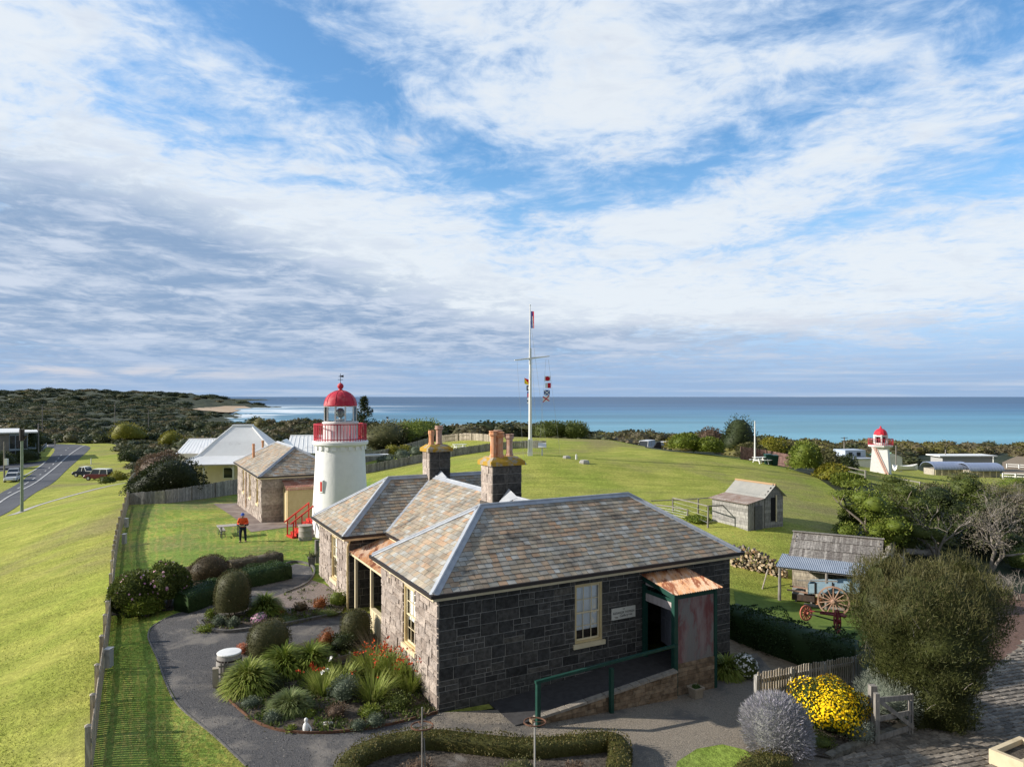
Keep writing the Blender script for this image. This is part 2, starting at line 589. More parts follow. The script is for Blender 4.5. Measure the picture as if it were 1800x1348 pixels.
def lawn_fine():
    """break the lawn up with mowing streaks and bare, brown and lush patches"""
    T_ = m_lawn.node_tree
    b = next(n for n in T_.nodes if n.type == 'BSDF_PRINCIPLED')
    src = b.inputs['Base Color'].links[0].from_socket
    T = NT.__new__(NT)
    T.t = T_
    co = T.n('ShaderNodeTexCoord').outputs['Object']
    st = T.noise(T.mapping(co, rot=(0, 0, R(27)), scale=(.12, 1.3, 1)), 1.1, 5, .6)
    sp = T.noise(co, 5.5, 7, .7)
    sp2 = T.noise(co, 38, 3, .6)
    lush = T.ss(T.noise(co, .09, 5, .6, .4), .5, .66)
    c = T.mix(T.math('MULTIPLY', lush, .55), src, (.22, .29, .045))
    k = T.math('MULTIPLY', T.ss(st, .3, .7, .86, 1.12), T.math('MULTIPLY', T.ss(sp, .25, .75, .66, 1.3), T.ss(sp2, .25, .75, .6, 1.36)))
    T.put(b.inputs['Base Color'], T.mix(1.0, c, T.vec(k, k, k), 'MULTIPLY'))


lawn_fine()
m_gravel = Mt('dark gravel', (.075, .073, .077), (.165, .16, .16), 30, rough=.95, spec=.15, bump=1, bscale=40, bdist=.06, c3=(.24, .22, .20), s3=.7, t3=(.48, .66), detail=8)
m_forecourt = Mt('pale gravel', (.19, .165, .135), (.37, .32, .26), 28, rough=.95, spec=.15, bump=1, bscale=40, bdist=.06, c3=(.17, .155, .14), s3=.45, t3=(.5, .62), detail=8)
m_dirt = Mt('bed soil', (.06, .05, .042), (.13, .11, .09), 9, rough=1, spec=.1, bump=1, bscale=25, bdist=.05, c3=(.2, .18, .16), s3=1.6, t3=(.55, .7))
m_pebble = Mt('pinkish mulch', (.2, .165, .15), (.31, .26, .235), 14, rough=1, spec=.1, bump=1, bscale=40, bdist=.04)
m_tanpath = Mt('sandy path', (.2, .15, .1), (.3, .235, .16), 6, bump=.6, bscale=30)
m_road = Mt('asphalt', (.062, .064, .075), (.085, .087, .098), .25, rough=.8, bump=.3, bscale=30, c3=(.11, .11, .12), s3=.05, t3=(.5, .7), stretch=(1, 1, 1))
m_line = Mt('road paint', (.5, .5, .5), (.34, .34, .34), 1.5)
m_conc = Mt('concrete', (.3, .285, .26), (.4, .38, .35), 3, bump=.2)
m_sand = Mt('beach sand', (.42, .3, .2), (.5, .38, .26), .02)
m_mulch = Mt('red bark mulch', (.13, .075, .055), (.2, .125, .095), 8, bump=1, bscale=25, bdist=.06)


def ground():
    na, nb = 330, 400
    a = np.linspace(-1.15, 1.15, na)
    b = np.linspace(math.log(8), math.log(9000), nb)
    A, B = np.meshgrid(a, b)
    Y = np.exp(B)
    X = A * Y
    Z = height(X, Y)
    rs = np.random.RandomState(5)
    far = np.clip((Y - 180) / 800, 0, 1)
    Z = Z + far * rs.normal(0, 1, Z.shape) * np.clip(Y / 900, 0, 2.2)
    V = np.stack([X, Y, Z], -1).reshape(-1, 3)
    i = np.arange(na * nb).reshape(nb, na)
    FC = np.stack([i[:-1, :-1], i[:-1, 1:], i[1:, 1:], i[1:, :-1]], -1).reshape(-1, 4)
    o = link_np('ground', V, FC, m_scrubsoil, smooth=True)
    tag(o, kind='structure')


ground()

SEA = CZ - 35.0


def sea():
    m = bpy.data.materials.new('sea water')
    m.use_nodes = True
    T = NT(m.node_tree)
    co = T.n('ShaderNodeTexCoord').outputs['Object']
    x, y, z = T.xyz(co)
    # depth of water: pale over the sand near the shore, deep blue outside
    wob = T.math('MULTIPLY', T.math('SUBTRACT', T.noise(T.mapping(co, scale=(.4, 1, 1)), .004, 4, .5), .5), 500)
    yy = T.math('ADD', y, wob)
    c = T.ramp(T.ss(yy, 350, 4200), [(0, (.14, .33, .41)), (.10, (.085, .24, .35)), (.30, (.052, .16, .285)), (.62, (.037, .115, .23)), (1, (.028, .086, .178))])
    patch = T.ss(T.noise(T.mapping(co, scale=(.22, 1, 1)), .0045, 7, .65), .36, .64, .8, 1.2)
    c = T.mix(1.0, c, T.vec(patch, patch, patch), 'MULTIPLY')
    # milky surf in the left bay, overcast reflection put into its colour
    bay = T.math('MULTIPLY', T.ss(x, -150, -900), T.ss(y, 3600, 1500))
    c = T.mix(T.math('MULTIPLY', bay, .7), c, (.20, .35, .42))
    # breaking lines
    w = T.noise(T.mapping(co, scale=(.45, 1, 1), rot=(0, 0, R(-14))), .0036, 5, .6, .6)
    foam = T.math('MULTIPLY', T.ss(w, .485, .535), T.math('MULTIPLY', T.ss(x, -180, -560), T.ss(y, 3300, 1900)))
    w2 = T.noise(T.mapping(co, scale=(.3, 1, 1)), .008, 5, .6, .3)
    foam = T.math('MAXIMUM', foam, T.math('MULTIPLY', T.ss(w2, .54, .64), T.math('MULTIPLY', T.ss(y, 1000, 640), T.ss(x, 200, -60))))
    caps = T.math('MULTIPLY', T.ss(T.noise(T.mapping(co, scale=(.2, 1, 1)), .05, 5, .7), .74, .8), .35)
    c = T.mix(T.math('MAXIMUM', foam, caps), c, (.74, .78, .80))
    b = T.n('ShaderNodeBsdfPrincipled')
    T.put(b.inputs['Base Color'], c)
    b.inputs['Roughness'].default_value = .42
    b.inputs['Specular IOR Level'].default_value = .22
    bn = T.n('ShaderNodeBump')
    bn.inputs['Distance'].default_value = 1.1
    bn.inputs['Strength'].default_value = .8
    T.put(bn.inputs['Height'], T.noise(T.mapping(co, scale=(.35, 1, 1)), .16, 6, .65))
    T.put(b.inputs['Normal'], bn.outputs[0])
    T.t.links.new(b.outputs[0], T.n('ShaderNodeOutputMaterial').inputs[0])
    o = link_np('sea', [(-60000, 200, SEA), (60000, 200, SEA), (60000, 80000, SEA), (-60000, 80000, SEA)], [(0, 1, 2, 3)], m)
    tag(o, kind='structure')


sea()

m_lawn2 = m_lawn.copy()
m_lawn2.name = 'garden grass'
for nd_ in m_lawn2.node_tree.nodes:                 # lusher, greener turf inside the fence
    if nd_.type == 'MIX':
        for _i in (6, 7):
            _c = nd_.inputs[_i].default_value
            if not nd_.inputs[_i].is_linked and tuple(_c)[:3] != (.5, .5, .5):
                nd_.inputs[_i].default_value = (_c[0] * .72, _c[1] * .93, _c[2] * .8, 1)

# ---- sheets on the ground -------------------------------------------------
FENCE_A, FENCE_B = gp(158, 1348), gp(226, 886)
lawn_pts = G((-700, 1420), (640, 1420), (780, 1262), (1290, 1180), (1420, 1140), (1530, 1060), (1545, 1000), (1530, 962), (1500, 936), (1488, 900), (1480, 870), (1436, 840)) + \
    G((1380, 822), (1300, 805), (1180, 794)) + [gd(1135, 90), gd(1128, 104), gd(1060, 108), gd(1000, 108), gd(930, 108), gd(860, 112), gd(770, 112), gd(700, 104), gd(640, 100), gd(560, 100), gd(440, 84), gd(330, 90), gd(250, 112)] + \
    [gd(240, 135), gd(225, 160), gd(212, 205), gd(190, 240), gd(110, 258), gd(60, 235), gd(-60, 210), gd(-300, 200), gd(-600, 120)]
drape('lawn', lawn_pts, m_lawn, .03, .012)

road_l = catmull(G((-420, 1010), (-150, 945), (0, 868), (80, 812), (96, 790)) + [gd(78, 226)], 6)
road_r = catmull(G((-420, 1200), (-150, 990), (0, 908), (60, 868), (122, 822), (152, 795)) + [gd(158, 208), gd(140, 232), gd(110, 243), gd(86, 246)], 6)
drape('road', road_r + list(reversed(road_l)), m_road, .07, .012)
drape('side_road', G((-200, 832), (0, 816), (62, 812), (82, 809), (70, 818), (0, 829), (-200, 850)), m_road, .06, .01)


def offset_line(pts, w, up, name, mat, dash=None):
    P = catmull(pts, 8)
    vs, fs, acc = [], [], 0
    for i in range(len(P) - 1):
        d = (P[i + 1] - P[i])
        acc += d.length
        if dash and (acc % dash[0]) > dash[1]:
            continue
        s = Vector((-d.y, d.x, 0)).normalized() * w / 2
        k = len(vs)
        for p in (P[i], P[i + 1]):
            for q in (p - s, p + s):
                vs.append((q.x, q.y, hz(q.x, q.y) + up))
        fs.append((k, k + 2, k + 3, k + 1))
    o = link_np(name, vs, fs, mat)
    tag(o, kind='structure')


edge_pts = G((-60, 924), (0, 884), (40, 861), (80, 836), (115, 806), (136, 790), (150, 783))
offset_line(edge_pts, .28, .11, 'road_edge_line', m_line)
offset_line(G((40, 838), (62, 826), (80, 812)), .28, .11, 'road_edge_line', m_line)
mid_pts = G((-60, 900), (14, 868), (50, 848), (72, 834), (90, 820), (108, 800), (120, 788))
offset_line(mid_pts, .22, .11, 'road_centre_line', m_line, (9, 3))
offset_line(G((205, 851), (222, 850), (232, 846)) if False else G((20, 906), (60, 891), (110, 876), (150, 865), (190, 855), (224, 849)), 1.1, .06, 'footpath', m_conc)
drape('verge_footpath', G((60, 802), (76, 791), (86, 783), (78, 781), (62, 789), (0, 803), (-60, 806), (-60, 810), (0, 808)), m_conc, .09, .01)

path_pts = G((470, 1420), (435, 1348), (375, 1292), (316, 1242), (292, 1199), (279, 1162), (264, 1129), (262, 1116), (268, 1104), (290, 1090), (316, 1079), (360, 1060), (420, 1042), (470, 1022), (500, 1000),
             (520, 992), (545, 997), (550, 1010), (536, 1028), (496, 1046), (452, 1064), (400, 1088), (380, 1095), (420, 1100), (505, 1097), (600, 1080), (640, 1074), (672, 1108), (640, 1112), (560, 1128), (480, 1148), (430, 1165), (390, 1200), (376, 1210),
             (402, 1235), (438, 1266), (466, 1281), (505, 1290), (557, 1293), (608, 1290), (660, 1283), (711, 1272), (775, 1256), (785, 1300), (700, 1420))
drape('gravel_path', path_pts, m_gravel, .055, .008)
fore_pts = G((772, 1256), (900, 1250), (1060, 1225), (1180, 1200), (1260, 1170), (1330, 1150), (1360, 1185), (1335, 1250), (1330, 1290), (1480, 1330), (1500, 1420), (690, 1420), (720, 1300))
drape('gravel_forecourt', fore_pts, m_forecourt, .075, .008)
drape('sandy_path', G((1270, 1170), (1284, 1090), (1292, 1095), (1330, 1128), (1400, 1158), (1450, 1178), (1360, 1195), (1310, 1180)), m_tanpath, .05, .008)

bed_front = G((384, 1214), (402, 1235), (438, 1266), (466, 1281), (505, 1290), (557, 1293), (608, 1290), (660, 1283), (711, 1272), (770, 1256), (720, 1190), (690, 1130), (668, 1112), (640, 1112), (560, 1127), (480, 1147), (430, 1164), (392, 1196))
drape('garden_bed', bed_front, m_dirt, .10, .008)
bed_isl = G((346, 1097), (360, 1109), (394, 1114), (436, 1110), (505, 1101), (600, 1081), (612, 1060), (570, 1030), (545, 1022), (498, 1046), (452, 1064), (400, 1085), (372, 1088))
drape('garden_bed', bed_isl, m_pebble, .10, .008)
bed_low = G((346, 1097), (360, 1109), (394, 1114), (436, 1110), (505, 1101), (600, 1081), (606, 1070), (520, 1080), (440, 1085), (370, 1090))
drape('garden_bed', bed_low, m_dirt, .125, .008)
drape('garden_bed', G((190, 1085), (300, 1075), (372, 1052), (430, 1035), (490, 1008), (498, 985), (440, 985), (330, 1005), (220, 1045)), m_dirt, .05, .01)
drape('garden_bed', G((600, 1420), (610, 1345), (690, 1318), (800, 1305), (950, 1308), (1060, 1305), (1075, 1330), (1060, 1420)), m_dirt, .11, .01)
drape('garden_lawn', [p_ for p_ in G((157, 1420), (157, 1360), (172, 1240), (186, 1140), (197, 1040), (206, 960), (216, 920), (226, 888), (290, 886), (350, 879), (424, 869), (470, 863), (560, 850), (640, 838), (690, 860), (640, 1000), (600, 1090), (300, 1120), (380, 1300), (470, 1420))], m_lawn2, .03, .009)
drape('garden_lawn', G((1290, 1180), (1420, 1140), (1530, 1060), (1545, 1000), (1530, 962), (1500, 936), (1400, 925), (1280, 925), (1180, 950), (1240, 1040)), m_lawn2, .028, .012)
drape('garden_lawn', G((1180, 1420), (1190, 1345), (1225, 1322), (1270, 1314), (1310, 1324), (1345, 1350), (1350, 1420)), m_lawn2, .11, .008)
drape('garden_bed', G((1325, 1255), (1330, 1290), (1420, 1332), (1465, 1340), (1600, 1270), (1510, 1190), (1400, 1220)), m_dirt, .13, .008)
drape('garden_bed', G((1300, 1110), (1360, 1150), (1480, 1165), (1560, 1100), (1500, 1060), (1400, 1060), (1290, 1040)), Mt('shaded grass', (.09, .14, .02), (.12, .17, .03), 4, bump=.6), .06, .012)  # grass sheet with shade put into its darker colour

drape('reserve_lawn', [gd(1440, 90), gd(1520, 84), gd(1640, 76), gd(1720, 80), gd(1860, 90), gd(1880, 150), gd(1760, 170), gd(1640, 165), gd(1590, 182), gd(1480, 182), gd(1450, 120)], m_lawn, .06, .012)

# the cobbled drive, its setts in courses
m_cobble = Mt('bluestone setts', (.13, .125, .12), tint=((.11, .095, .078), (.18, .155, .128), (.26, .225, .185)), scale=9, bump=.7, bscale=20)
drv = G((1290, 1420), (1465, 1345), (1600, 1278), (1700, 1215), (1790, 1140), (1830, 1090), (1990, 1090), (1990, 1420))
drape('cobbled_drive', drv, Mt('sett joints', (.26, .22, .17), (.33, .28, .22), 6, bump=.5), .05, .01)


def inside(pt, poly):
    c = False
    for i in range(len(poly)):
        a, b = poly[i], poly[(i + 1) % len(poly)]
        if (a[1] > pt[1]) != (b[1] > pt[1]) and pt[0] < (b[0] - a[0]) * (pt[1] - a[1]) / (b[1] - a[1]) + a[0]:
            c = not c
    return c


def setts():
    rnd = random.Random(4)
    mb = MB()
    ang = R(22)
    e1, e2 = Vector((math.cos(ang), math.sin(ang), 0)), Vector((-math.sin(ang), math.cos(ang), 0))
    o = gp(1700, 1290)
    for i in range(-60, 60):
        t = -14 + rnd.random()
        while t < 14:
            w = rnd.uniform(.26, .5)
            c = o + e2 * i * .225 + e1 * (t + w / 2)
            t += w + .035
            if c.y > 8 and inside(c, drv) and abs((c.x / c.y)) < .95:
                z = hz(c.x, c.y) + .055 + rnd.uniform(0, .02)
                h = .09
                a, b = e1 * (w / 2), e2 * (.19 / 2)
                lo = [c - a - b, c + a - b, c + a + b, c - a + b]
                hi = [c - a * .88 - b * .82, c + a * .88 - b * .82, c + a * .88 + b * .82, c - a * .88 + b * .82]
                zs = [hz(p.x, p.y) + .05 for p in lo]
                mb.add([(p.x, p.y, zz) for p, zz in zip(lo, zs)] + [(p.x, p.y, z + .02) for p in hi],
                       [(4, 5, 6, 7), (0, 1, 5, 4), (1, 2, 6, 5), (2, 3, 7, 6), (3, 0, 4, 7)], 0, rnd.random())
    tag(mb.build('cobblestones', m_cobble), 'worn grey bluestone setts paving the drive beside the timber gate', 'paving', kind='stuff')


setts()
drape('bark_mulch', G((1700, 1215), (1790, 1140), (1830, 1085), (1830, 1040), (1760, 1050), (1700, 1090), (1690, 1160)), m_mulch, .05, .01)
drape('beach', [gd(338, 1700), gd(362, 1480), gd(385, 1380), gd(402, 1400), gd(412, 1600), gd(424, 1850), gd(442, 2150), gd(430, 2230), gd(395, 2180), gd(360, 2000)], m_sand, 3.0, .01)


# rusty edging along the beds
m_rust = Mt('rusty steel', (.10, .05, .033), (.17, .085, .05), 12, bump=.4)
m_stoneedge = Mt('edging stone', (.1, .095, .09), (.17, .16, .15), 9, bump=.7)


def edging(name, pts, mat, h, w, label):
    P = catmull(pts, 7)
    mb = MB()
    for a, b in zip(P[:-1], P[1:]):
        a = Vector((a.x, a.y, hz(a.x, a.y)))
        b = Vector((b.x, b.y, hz(b.x, b.y)))
        mb.obox(a - Vector((0, 0, .1)), b - a, Vector((-(b - a).y, (b - a).x, 0)).normalized() * w, Vector((0, 0, h + .1)))
    mb.build(name, mat, loc=P[0], label=label, cat='edging')


edging('bed_edging', G((384, 1214), (402, 1235), (438, 1266), (466, 1281), (505, 1290.5), (557, 1293), (608, 1290), (660, 1283), (711, 1272), (770, 1256)), m_rust, .13, .03, 'rusty steel edging curving round the big front flower bed')
edging('bed_edging', G((346, 1094), (360, 1109), (394, 1115), (436, 1111), (505, 1101), (600, 1082)), m_stoneedge, .17, .12, 'low stone edging round the island bed with the tall clipped shrub')
edging('bed_edging', G((435, 1348), (375, 1292), (316, 1242), (292, 1199), (279, 1162), (264, 1129), (262, 1116), (268, 1104), (290, 1090), (316, 1079)), m_stoneedge, .07, .05, 'thin dark edging between the lawn strip and the grey gravel path')
edging('bed_edging', G((500, 995), (520, 990), (545, 996), (551, 1009), (537, 1029), (500, 1045)), m_stoneedge, .15, .08, 'dark edging round the far end of the gravel path by the stone cottage')
# ------------------------------------------------------------------ stone cottage
U = Vector((.8814, .4724, 0))
Vv = Vector((-.4724, .8814, 0))
HA = Vector((-2.375, 21.44, 0))


def frame(o):
    o = Vector(o)
    return lambda u, v, z=0.0: o + U * u + Vv * v + Vector((0, 0, z))


hp = frame(HA)
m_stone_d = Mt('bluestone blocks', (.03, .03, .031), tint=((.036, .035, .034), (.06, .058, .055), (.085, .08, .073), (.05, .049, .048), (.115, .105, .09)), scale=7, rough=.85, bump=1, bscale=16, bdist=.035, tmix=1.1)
m_stone_w = Mt('brown and sunlit stone blocks', (.2, .16, .135), tint=((.26, .21, .18), (.36, .3, .26), (.45, .38, .33), (.32, .27, .24)), scale=6, rough=.9, bump=1, bscale=14, bdist=.05, tmix=.8)  # storehouse stone; on the cottage a paler copy with sunlight in its colour
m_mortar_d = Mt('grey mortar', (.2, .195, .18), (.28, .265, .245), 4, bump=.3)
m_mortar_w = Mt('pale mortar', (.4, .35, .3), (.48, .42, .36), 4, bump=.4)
m_slate = Mt('roof slates', (.2, .17, .14), tint=((.26, .235, .195), (.36, .335, .29), (.31, .25, .18), (.31, .295, .26), (.40, .28, .185), (.27, .23, .175), (.38, .325, .24), (.41, .26, .16), (.30, .28, .235), (.39, .385, .36)),
             scale=2.2, rough=.8, spec=.3, bump=.35, bscale=16, bdist=.01, c3=(.1, .09, .075), s3=.75, t3=(.55, .72), tmix=.7)
m_slate_under = Mt('roof boards', (.035, .032, .03))
m_lead = Mt('lead flashing', (.42, .44, .47), (.33, .35, .39), 2.5, rough=.55, spec=.4, bump=.25, bscale=8)
m_cream = Mt('cream paint', (.62, .49, .27), (.56, .43, .22), 3, rough=.55)
m_creamw = Mt('pale cream paint', (.72, .62, .42), (.66, .56, .37), 3, rough=.5)
m_gutter = Mt('dark gutter paint', (.035, .028, .026), rough=.5)
m_glass = Mt('window glass', (.03, .035, .04), rough=.06, spec=.6)
m_blind = Mt('white blind', (.86, .87, .88), (.8, .81, .83), 2)
m_green = Mt('dark green paint', (.012, .05, .038), (.016, .06, .046), 6, rough=.45)
m_tin_red = Mt('flaking red corrugated iron', (.17, .06, .06), (.25, .2, .195), 2.4, rough=.7, stretch=(1, 1, .35), c3=(.2, .185, .18), s3=1.5, t3=(.5, .6))
m_tin_rust = Mt('rusty corrugated iron', (.62, .3, .13), (.7, .5, .36), 2.2, rough=.7, c3=(.28, .1, .05), s3=1.6, t3=(.5, .6), stretch=(2.2, .5, .5))
m_tin_grey = Mt('grey corrugated iron', (.3, .34, .4), (.36, .4, .46), 1.2, rough=.5, metal=.2)
m_sandst = Mt('sandstone wall', (.2, .14, .09), tint=((.16, .11, .07), (.22, .155, .10), (.27, .2, .135)), scale=5, bump=.6, bscale=18)
m_ramp = Mt('dark asphalt', (.045, .043, .045), (.06, .058, .06), 5, rough=.9, c3=(.15, .14, .135), s3=.4, t3=(.58, .8), bump=.3, bscale=50)
m_brickred = Mt('terracotta tiles', (.3, .11, .07), (.36, .15, .1), 4)
m_pot = Mt('terracotta pot', (.6, .25, .11), (.64, .36, .22), 5, bump=.3)
m_potpale = Mt('weathered pale pot', (.5, .35, .28), (.42, .25, .18), 5, bump=.3)
m_lichen = Mt('lichened cap', (.3, .26, .2), (.38, .33, .25), 4, c3=(.4, .24, .03), s3=2.2, t3=(.44, .54), bump=.6)


def rect_minus(rs, h):
    out = []
    for (a, b, c, d) in rs:                       # a..c along, b..d up
        x0, y0, x1, y1 = h
        if x0 >= c or x1 <= a or y0 >= d or y1 <= b:
            out.append((a, b, c, d))
            continue
        if x0 > a:
            out.append((a, b, x0, d))
        if x1 < c:
            out.append((x1, b, c, d))
        m0, m1 = max(a, x0), min(c, x1)
        if y0 > b:
            out.append((m0, b, m1, y0))
        if y1 < d:
            out.append((m0, y1, m1, d))
    return out


def ashlar(x0, z0, x1, z1, rnd, hs=(.30, .42), ws=(.4, .85), plain=False):
    out, z = [], z1
    while z > z0 + .01:
        h = rnd.uniform(*hs)
        b = max(z - h, z0)
        x = x0
        while x < x1 - .01:
            w = rnd.uniform(*ws)
            if x1 - x - w < .2:
                w = x1 - x
            e = min(x + w, x1)
            if not plain and rnd.random() < .42 and z - b > .22:
                m = b + (z - b) * rnd.choice((.38, .5, .62))
                for (lo, hi) in ((b, m), (m, z)):
                    if rnd.random() < .45 and e - x > .5:
                        c = x + (e - x) * rnd.uniform(.3, .7)
                        out += [(x, lo, c, hi), (c, lo, e, hi)]
                    else:
                        out.append((x, lo, e, hi))
            else:
                out.append((x, b, e, z))
            x = e
        z = b
    return out


def stone_wall(name, o, d, x1, z0, z1, holes, mats, parent, seed, out=None, hs=(.30, .42), ws=(.4, .85), plain=False, x0=0.0, joint=.022, depth=.02, rev=.16):
    """wall from o along d; blocks stand proud of the mortar; holes (x0, z0, x1, z1) get reveals of depth rev"""
    rnd = random.Random(seed)
    o, d = Vector(o), Vector(d)
    nrm = Vector((d.y, -d.x, 0)) if out is None else Vector(out)
    zz = Vector((0, 0, 1))
    P = lambda x, z, q=0.0: o + d * x + zz * z + nrm * q
    mb = MB()
    back = [(x0, z0, x1, z1)]
    for h in holes:
        back = rect_minus(back, h)
    flip = d.cross(zz).dot(nrm) < 0

    def quad(a, b, c, e, mi, t):
        mb.add([a, b, c, e] if not flip else [e, c, b, a], [(0, 1, 2, 3)], mi, t)
    for (a, b, c, e) in back:
        quad(P(a, b), P(c, b), P(c, e), P(a, e), 1, .5)
    for (a, b, c, e) in holes:
        for q in ((P(a, b), P(a, b, -rev), P(a, e, -rev), P(a, e)), (P(c, e), P(c, e, -rev), P(c, b, -rev), P(c, b)), (P(a, e), P(a, e, -rev), P(c, e, -rev), P(c, e)), (P(c, b), P(c, b, -rev), P(a, b, -rev), P(a, b))):
            quad(*q, 0, .4)
    bl = ashlar(x0, z0, x1, z1, rnd, hs, ws, plain)
    for h in holes:
        bl = rect_minus(bl, h)
    j = joint / 2
    for (a, b, c, e) in bl:
        if c - a < .05 or e - b < .05:
            continue
        dp, k = depth * rnd.uniform(.6, 1.5), .012
        a, b, c, e = a + j, b + j, c - j, e - j
        t = rnd.random()
        lo = [P(a, b), P(c, b), P(c, e), P(a, e)]
        hi = [P(a + k, b + k, dp), P(c - k, b + k, dp * rnd.uniform(.7, 1.2)), P(c - k, e - k, dp * rnd.uniform(.7, 1.2)), P(a + k, e - k, dp)]
        if flip:
            mb.add(lo + hi, [(7, 6, 5, 4), (4, 5, 1, 0), (5, 6, 2, 1), (6, 7, 3, 2), (7, 4, 0, 3)], 0, t)
        else:
            mb.add(lo + hi, [(4, 5, 6, 7), (0, 1, 5, 4), (1, 2, 6, 5), (2, 3, 7, 6), (3, 0, 4, 7)], 0, t)
    return mb.build(name, mats, parent)


def clip_poly(pts, poly):
    """convex clip in 2-D"""
    out = pts
    area = sum(poly[i][0] * poly[(i + 1) % len(poly)][1] - poly[(i + 1) % len(poly)][0] * poly[i][1] for i in range(len(poly)))
    s = 1 if area > 0 else -1
    for i in range(len(poly)):
        a, b = poly[i], poly[(i + 1) % len(poly)]
        inn, res = out, []
        if not inn:
            return []
        f = lambda p: s * ((b[0] - a[0]) * (p[1] - a[1]) - (b[1] - a[1]) * (p[0] - a[0]))
        for k in range(len(inn)):
            p, q = inn[k], inn[(k + 1) % len(inn)]
            fp, fq = f(p), f(q)
            if fp >= 0:
                res.append(p)
            if (fp >= 0) != (fq >= 0):
                t = fp / (fp - fq)
                res.append((p[0] + (q[0] - p[0]) * t, p[1] + (q[1] - p[1]) * t))
        out = res
    return out


def slate_face(mb, corners, rnd, course=.2, width=(.2, .34), lift=.016):
    """corners: 3-D, first edge is the eave"""
    c = [Vector(p) for p in corners]
    ex = (c[1] - c[0]).normalized()
    nn = None
    for k in range(2, len(c)):
        nn = (c[1] - c[0]).cross(c[k] - c[0])
        if nn.length > 1e-4:
            break
    nn.normalize()
    if nn.z < 0:
        nn = -nn
    ey = nn.cross(ex)
    if ey.z < 0:
        ey = -ey
    P2 = [((p - c[0]).dot(ex), (p - c[0]).dot(ey)) for p in c]
    W = lambda x, y, h=0.0: c[0] + ex * x + ey * y + nn * h
    mb.add([W(x, y, -.012) for x, y in P2], [tuple(range(len(P2)))], 1, .5)
    x0, x1 = min(p[0] for p in P2), max(p[0] for p in P2)
    y1 = max(p[1] for p in P2)
    y = -.03
    while y < y1:
        h = course
        x = x0 - rnd.random() * .3
        while x < x1:
            w = rnd.uniform(*width)
            yo = y + rnd.uniform(-.008, .008)
            q = clip_poly([(x + .004, yo), (x + w - .004, yo), (x + w - .004, yo + h + .02), (x + .004, yo + h + .02)], [(p[0], p[1]) if p[1] > 1e-6 else (p[0], p[1] - .05) for p in P2])
            x += w
            if len(q) < 3:
                continue
            lf = lift * rnd.uniform(.7, 1.35)
            H = lambda yy: lf * (1 - (yy - yo) / (h + .02)) + .001
            top = [W(a, b, H(b)) for a, b in q]
            t = rnd.random()
            mb.add(top, [tuple(range(len(q)))], 0, t)
            for k in range(len(q)):            # the slate's lower edge
                a, b = q[k], q[(k + 1) % len(q)]
                if abs(a[1] - yo) < 1e-4 and abs(b[1] - yo) < 1e-4:
                    mb.add([W(a[0], a[1], H(a[1])), W(b[0], b[1], H(b[1])), W(b[0], b[1], -.01), W(a[0], a[1], -.01)], [(0, 1, 2, 3)], 1, t)
        y += h


def lead_cap(mb, a, b, n1, n2, w=.17, h=.03, roll=.045):
    """folded lead over a ridge or hip from a to b; n1, n2: directions down each roof face"""
    a, b = Vector(a), Vector(b)
    d = (b - a)
    up = Vector((0, 0, 1))
    for n in (n1, n2):
        n = Vector(n)
        n = (n - d.normalized() * n.dot(d.normalized())).normalized()
        nn = d.cross(n).normalized()
        if nn.z < 0:
            nn = -nn
        k = max(2, int(d.length / .9))
        for i in range(k):                       # lapped lengths
            p, q = a + d * (i / k), a + d * ((i + 1) / k + .01)
            h1 = h + .006 * (i % 2)
            mb.obox(p + nn * .005, q - p, n * w, nn * h1, 0)
    mb.tube([a + up * (h + .012), b + up * (h + .012)], roll, 8)


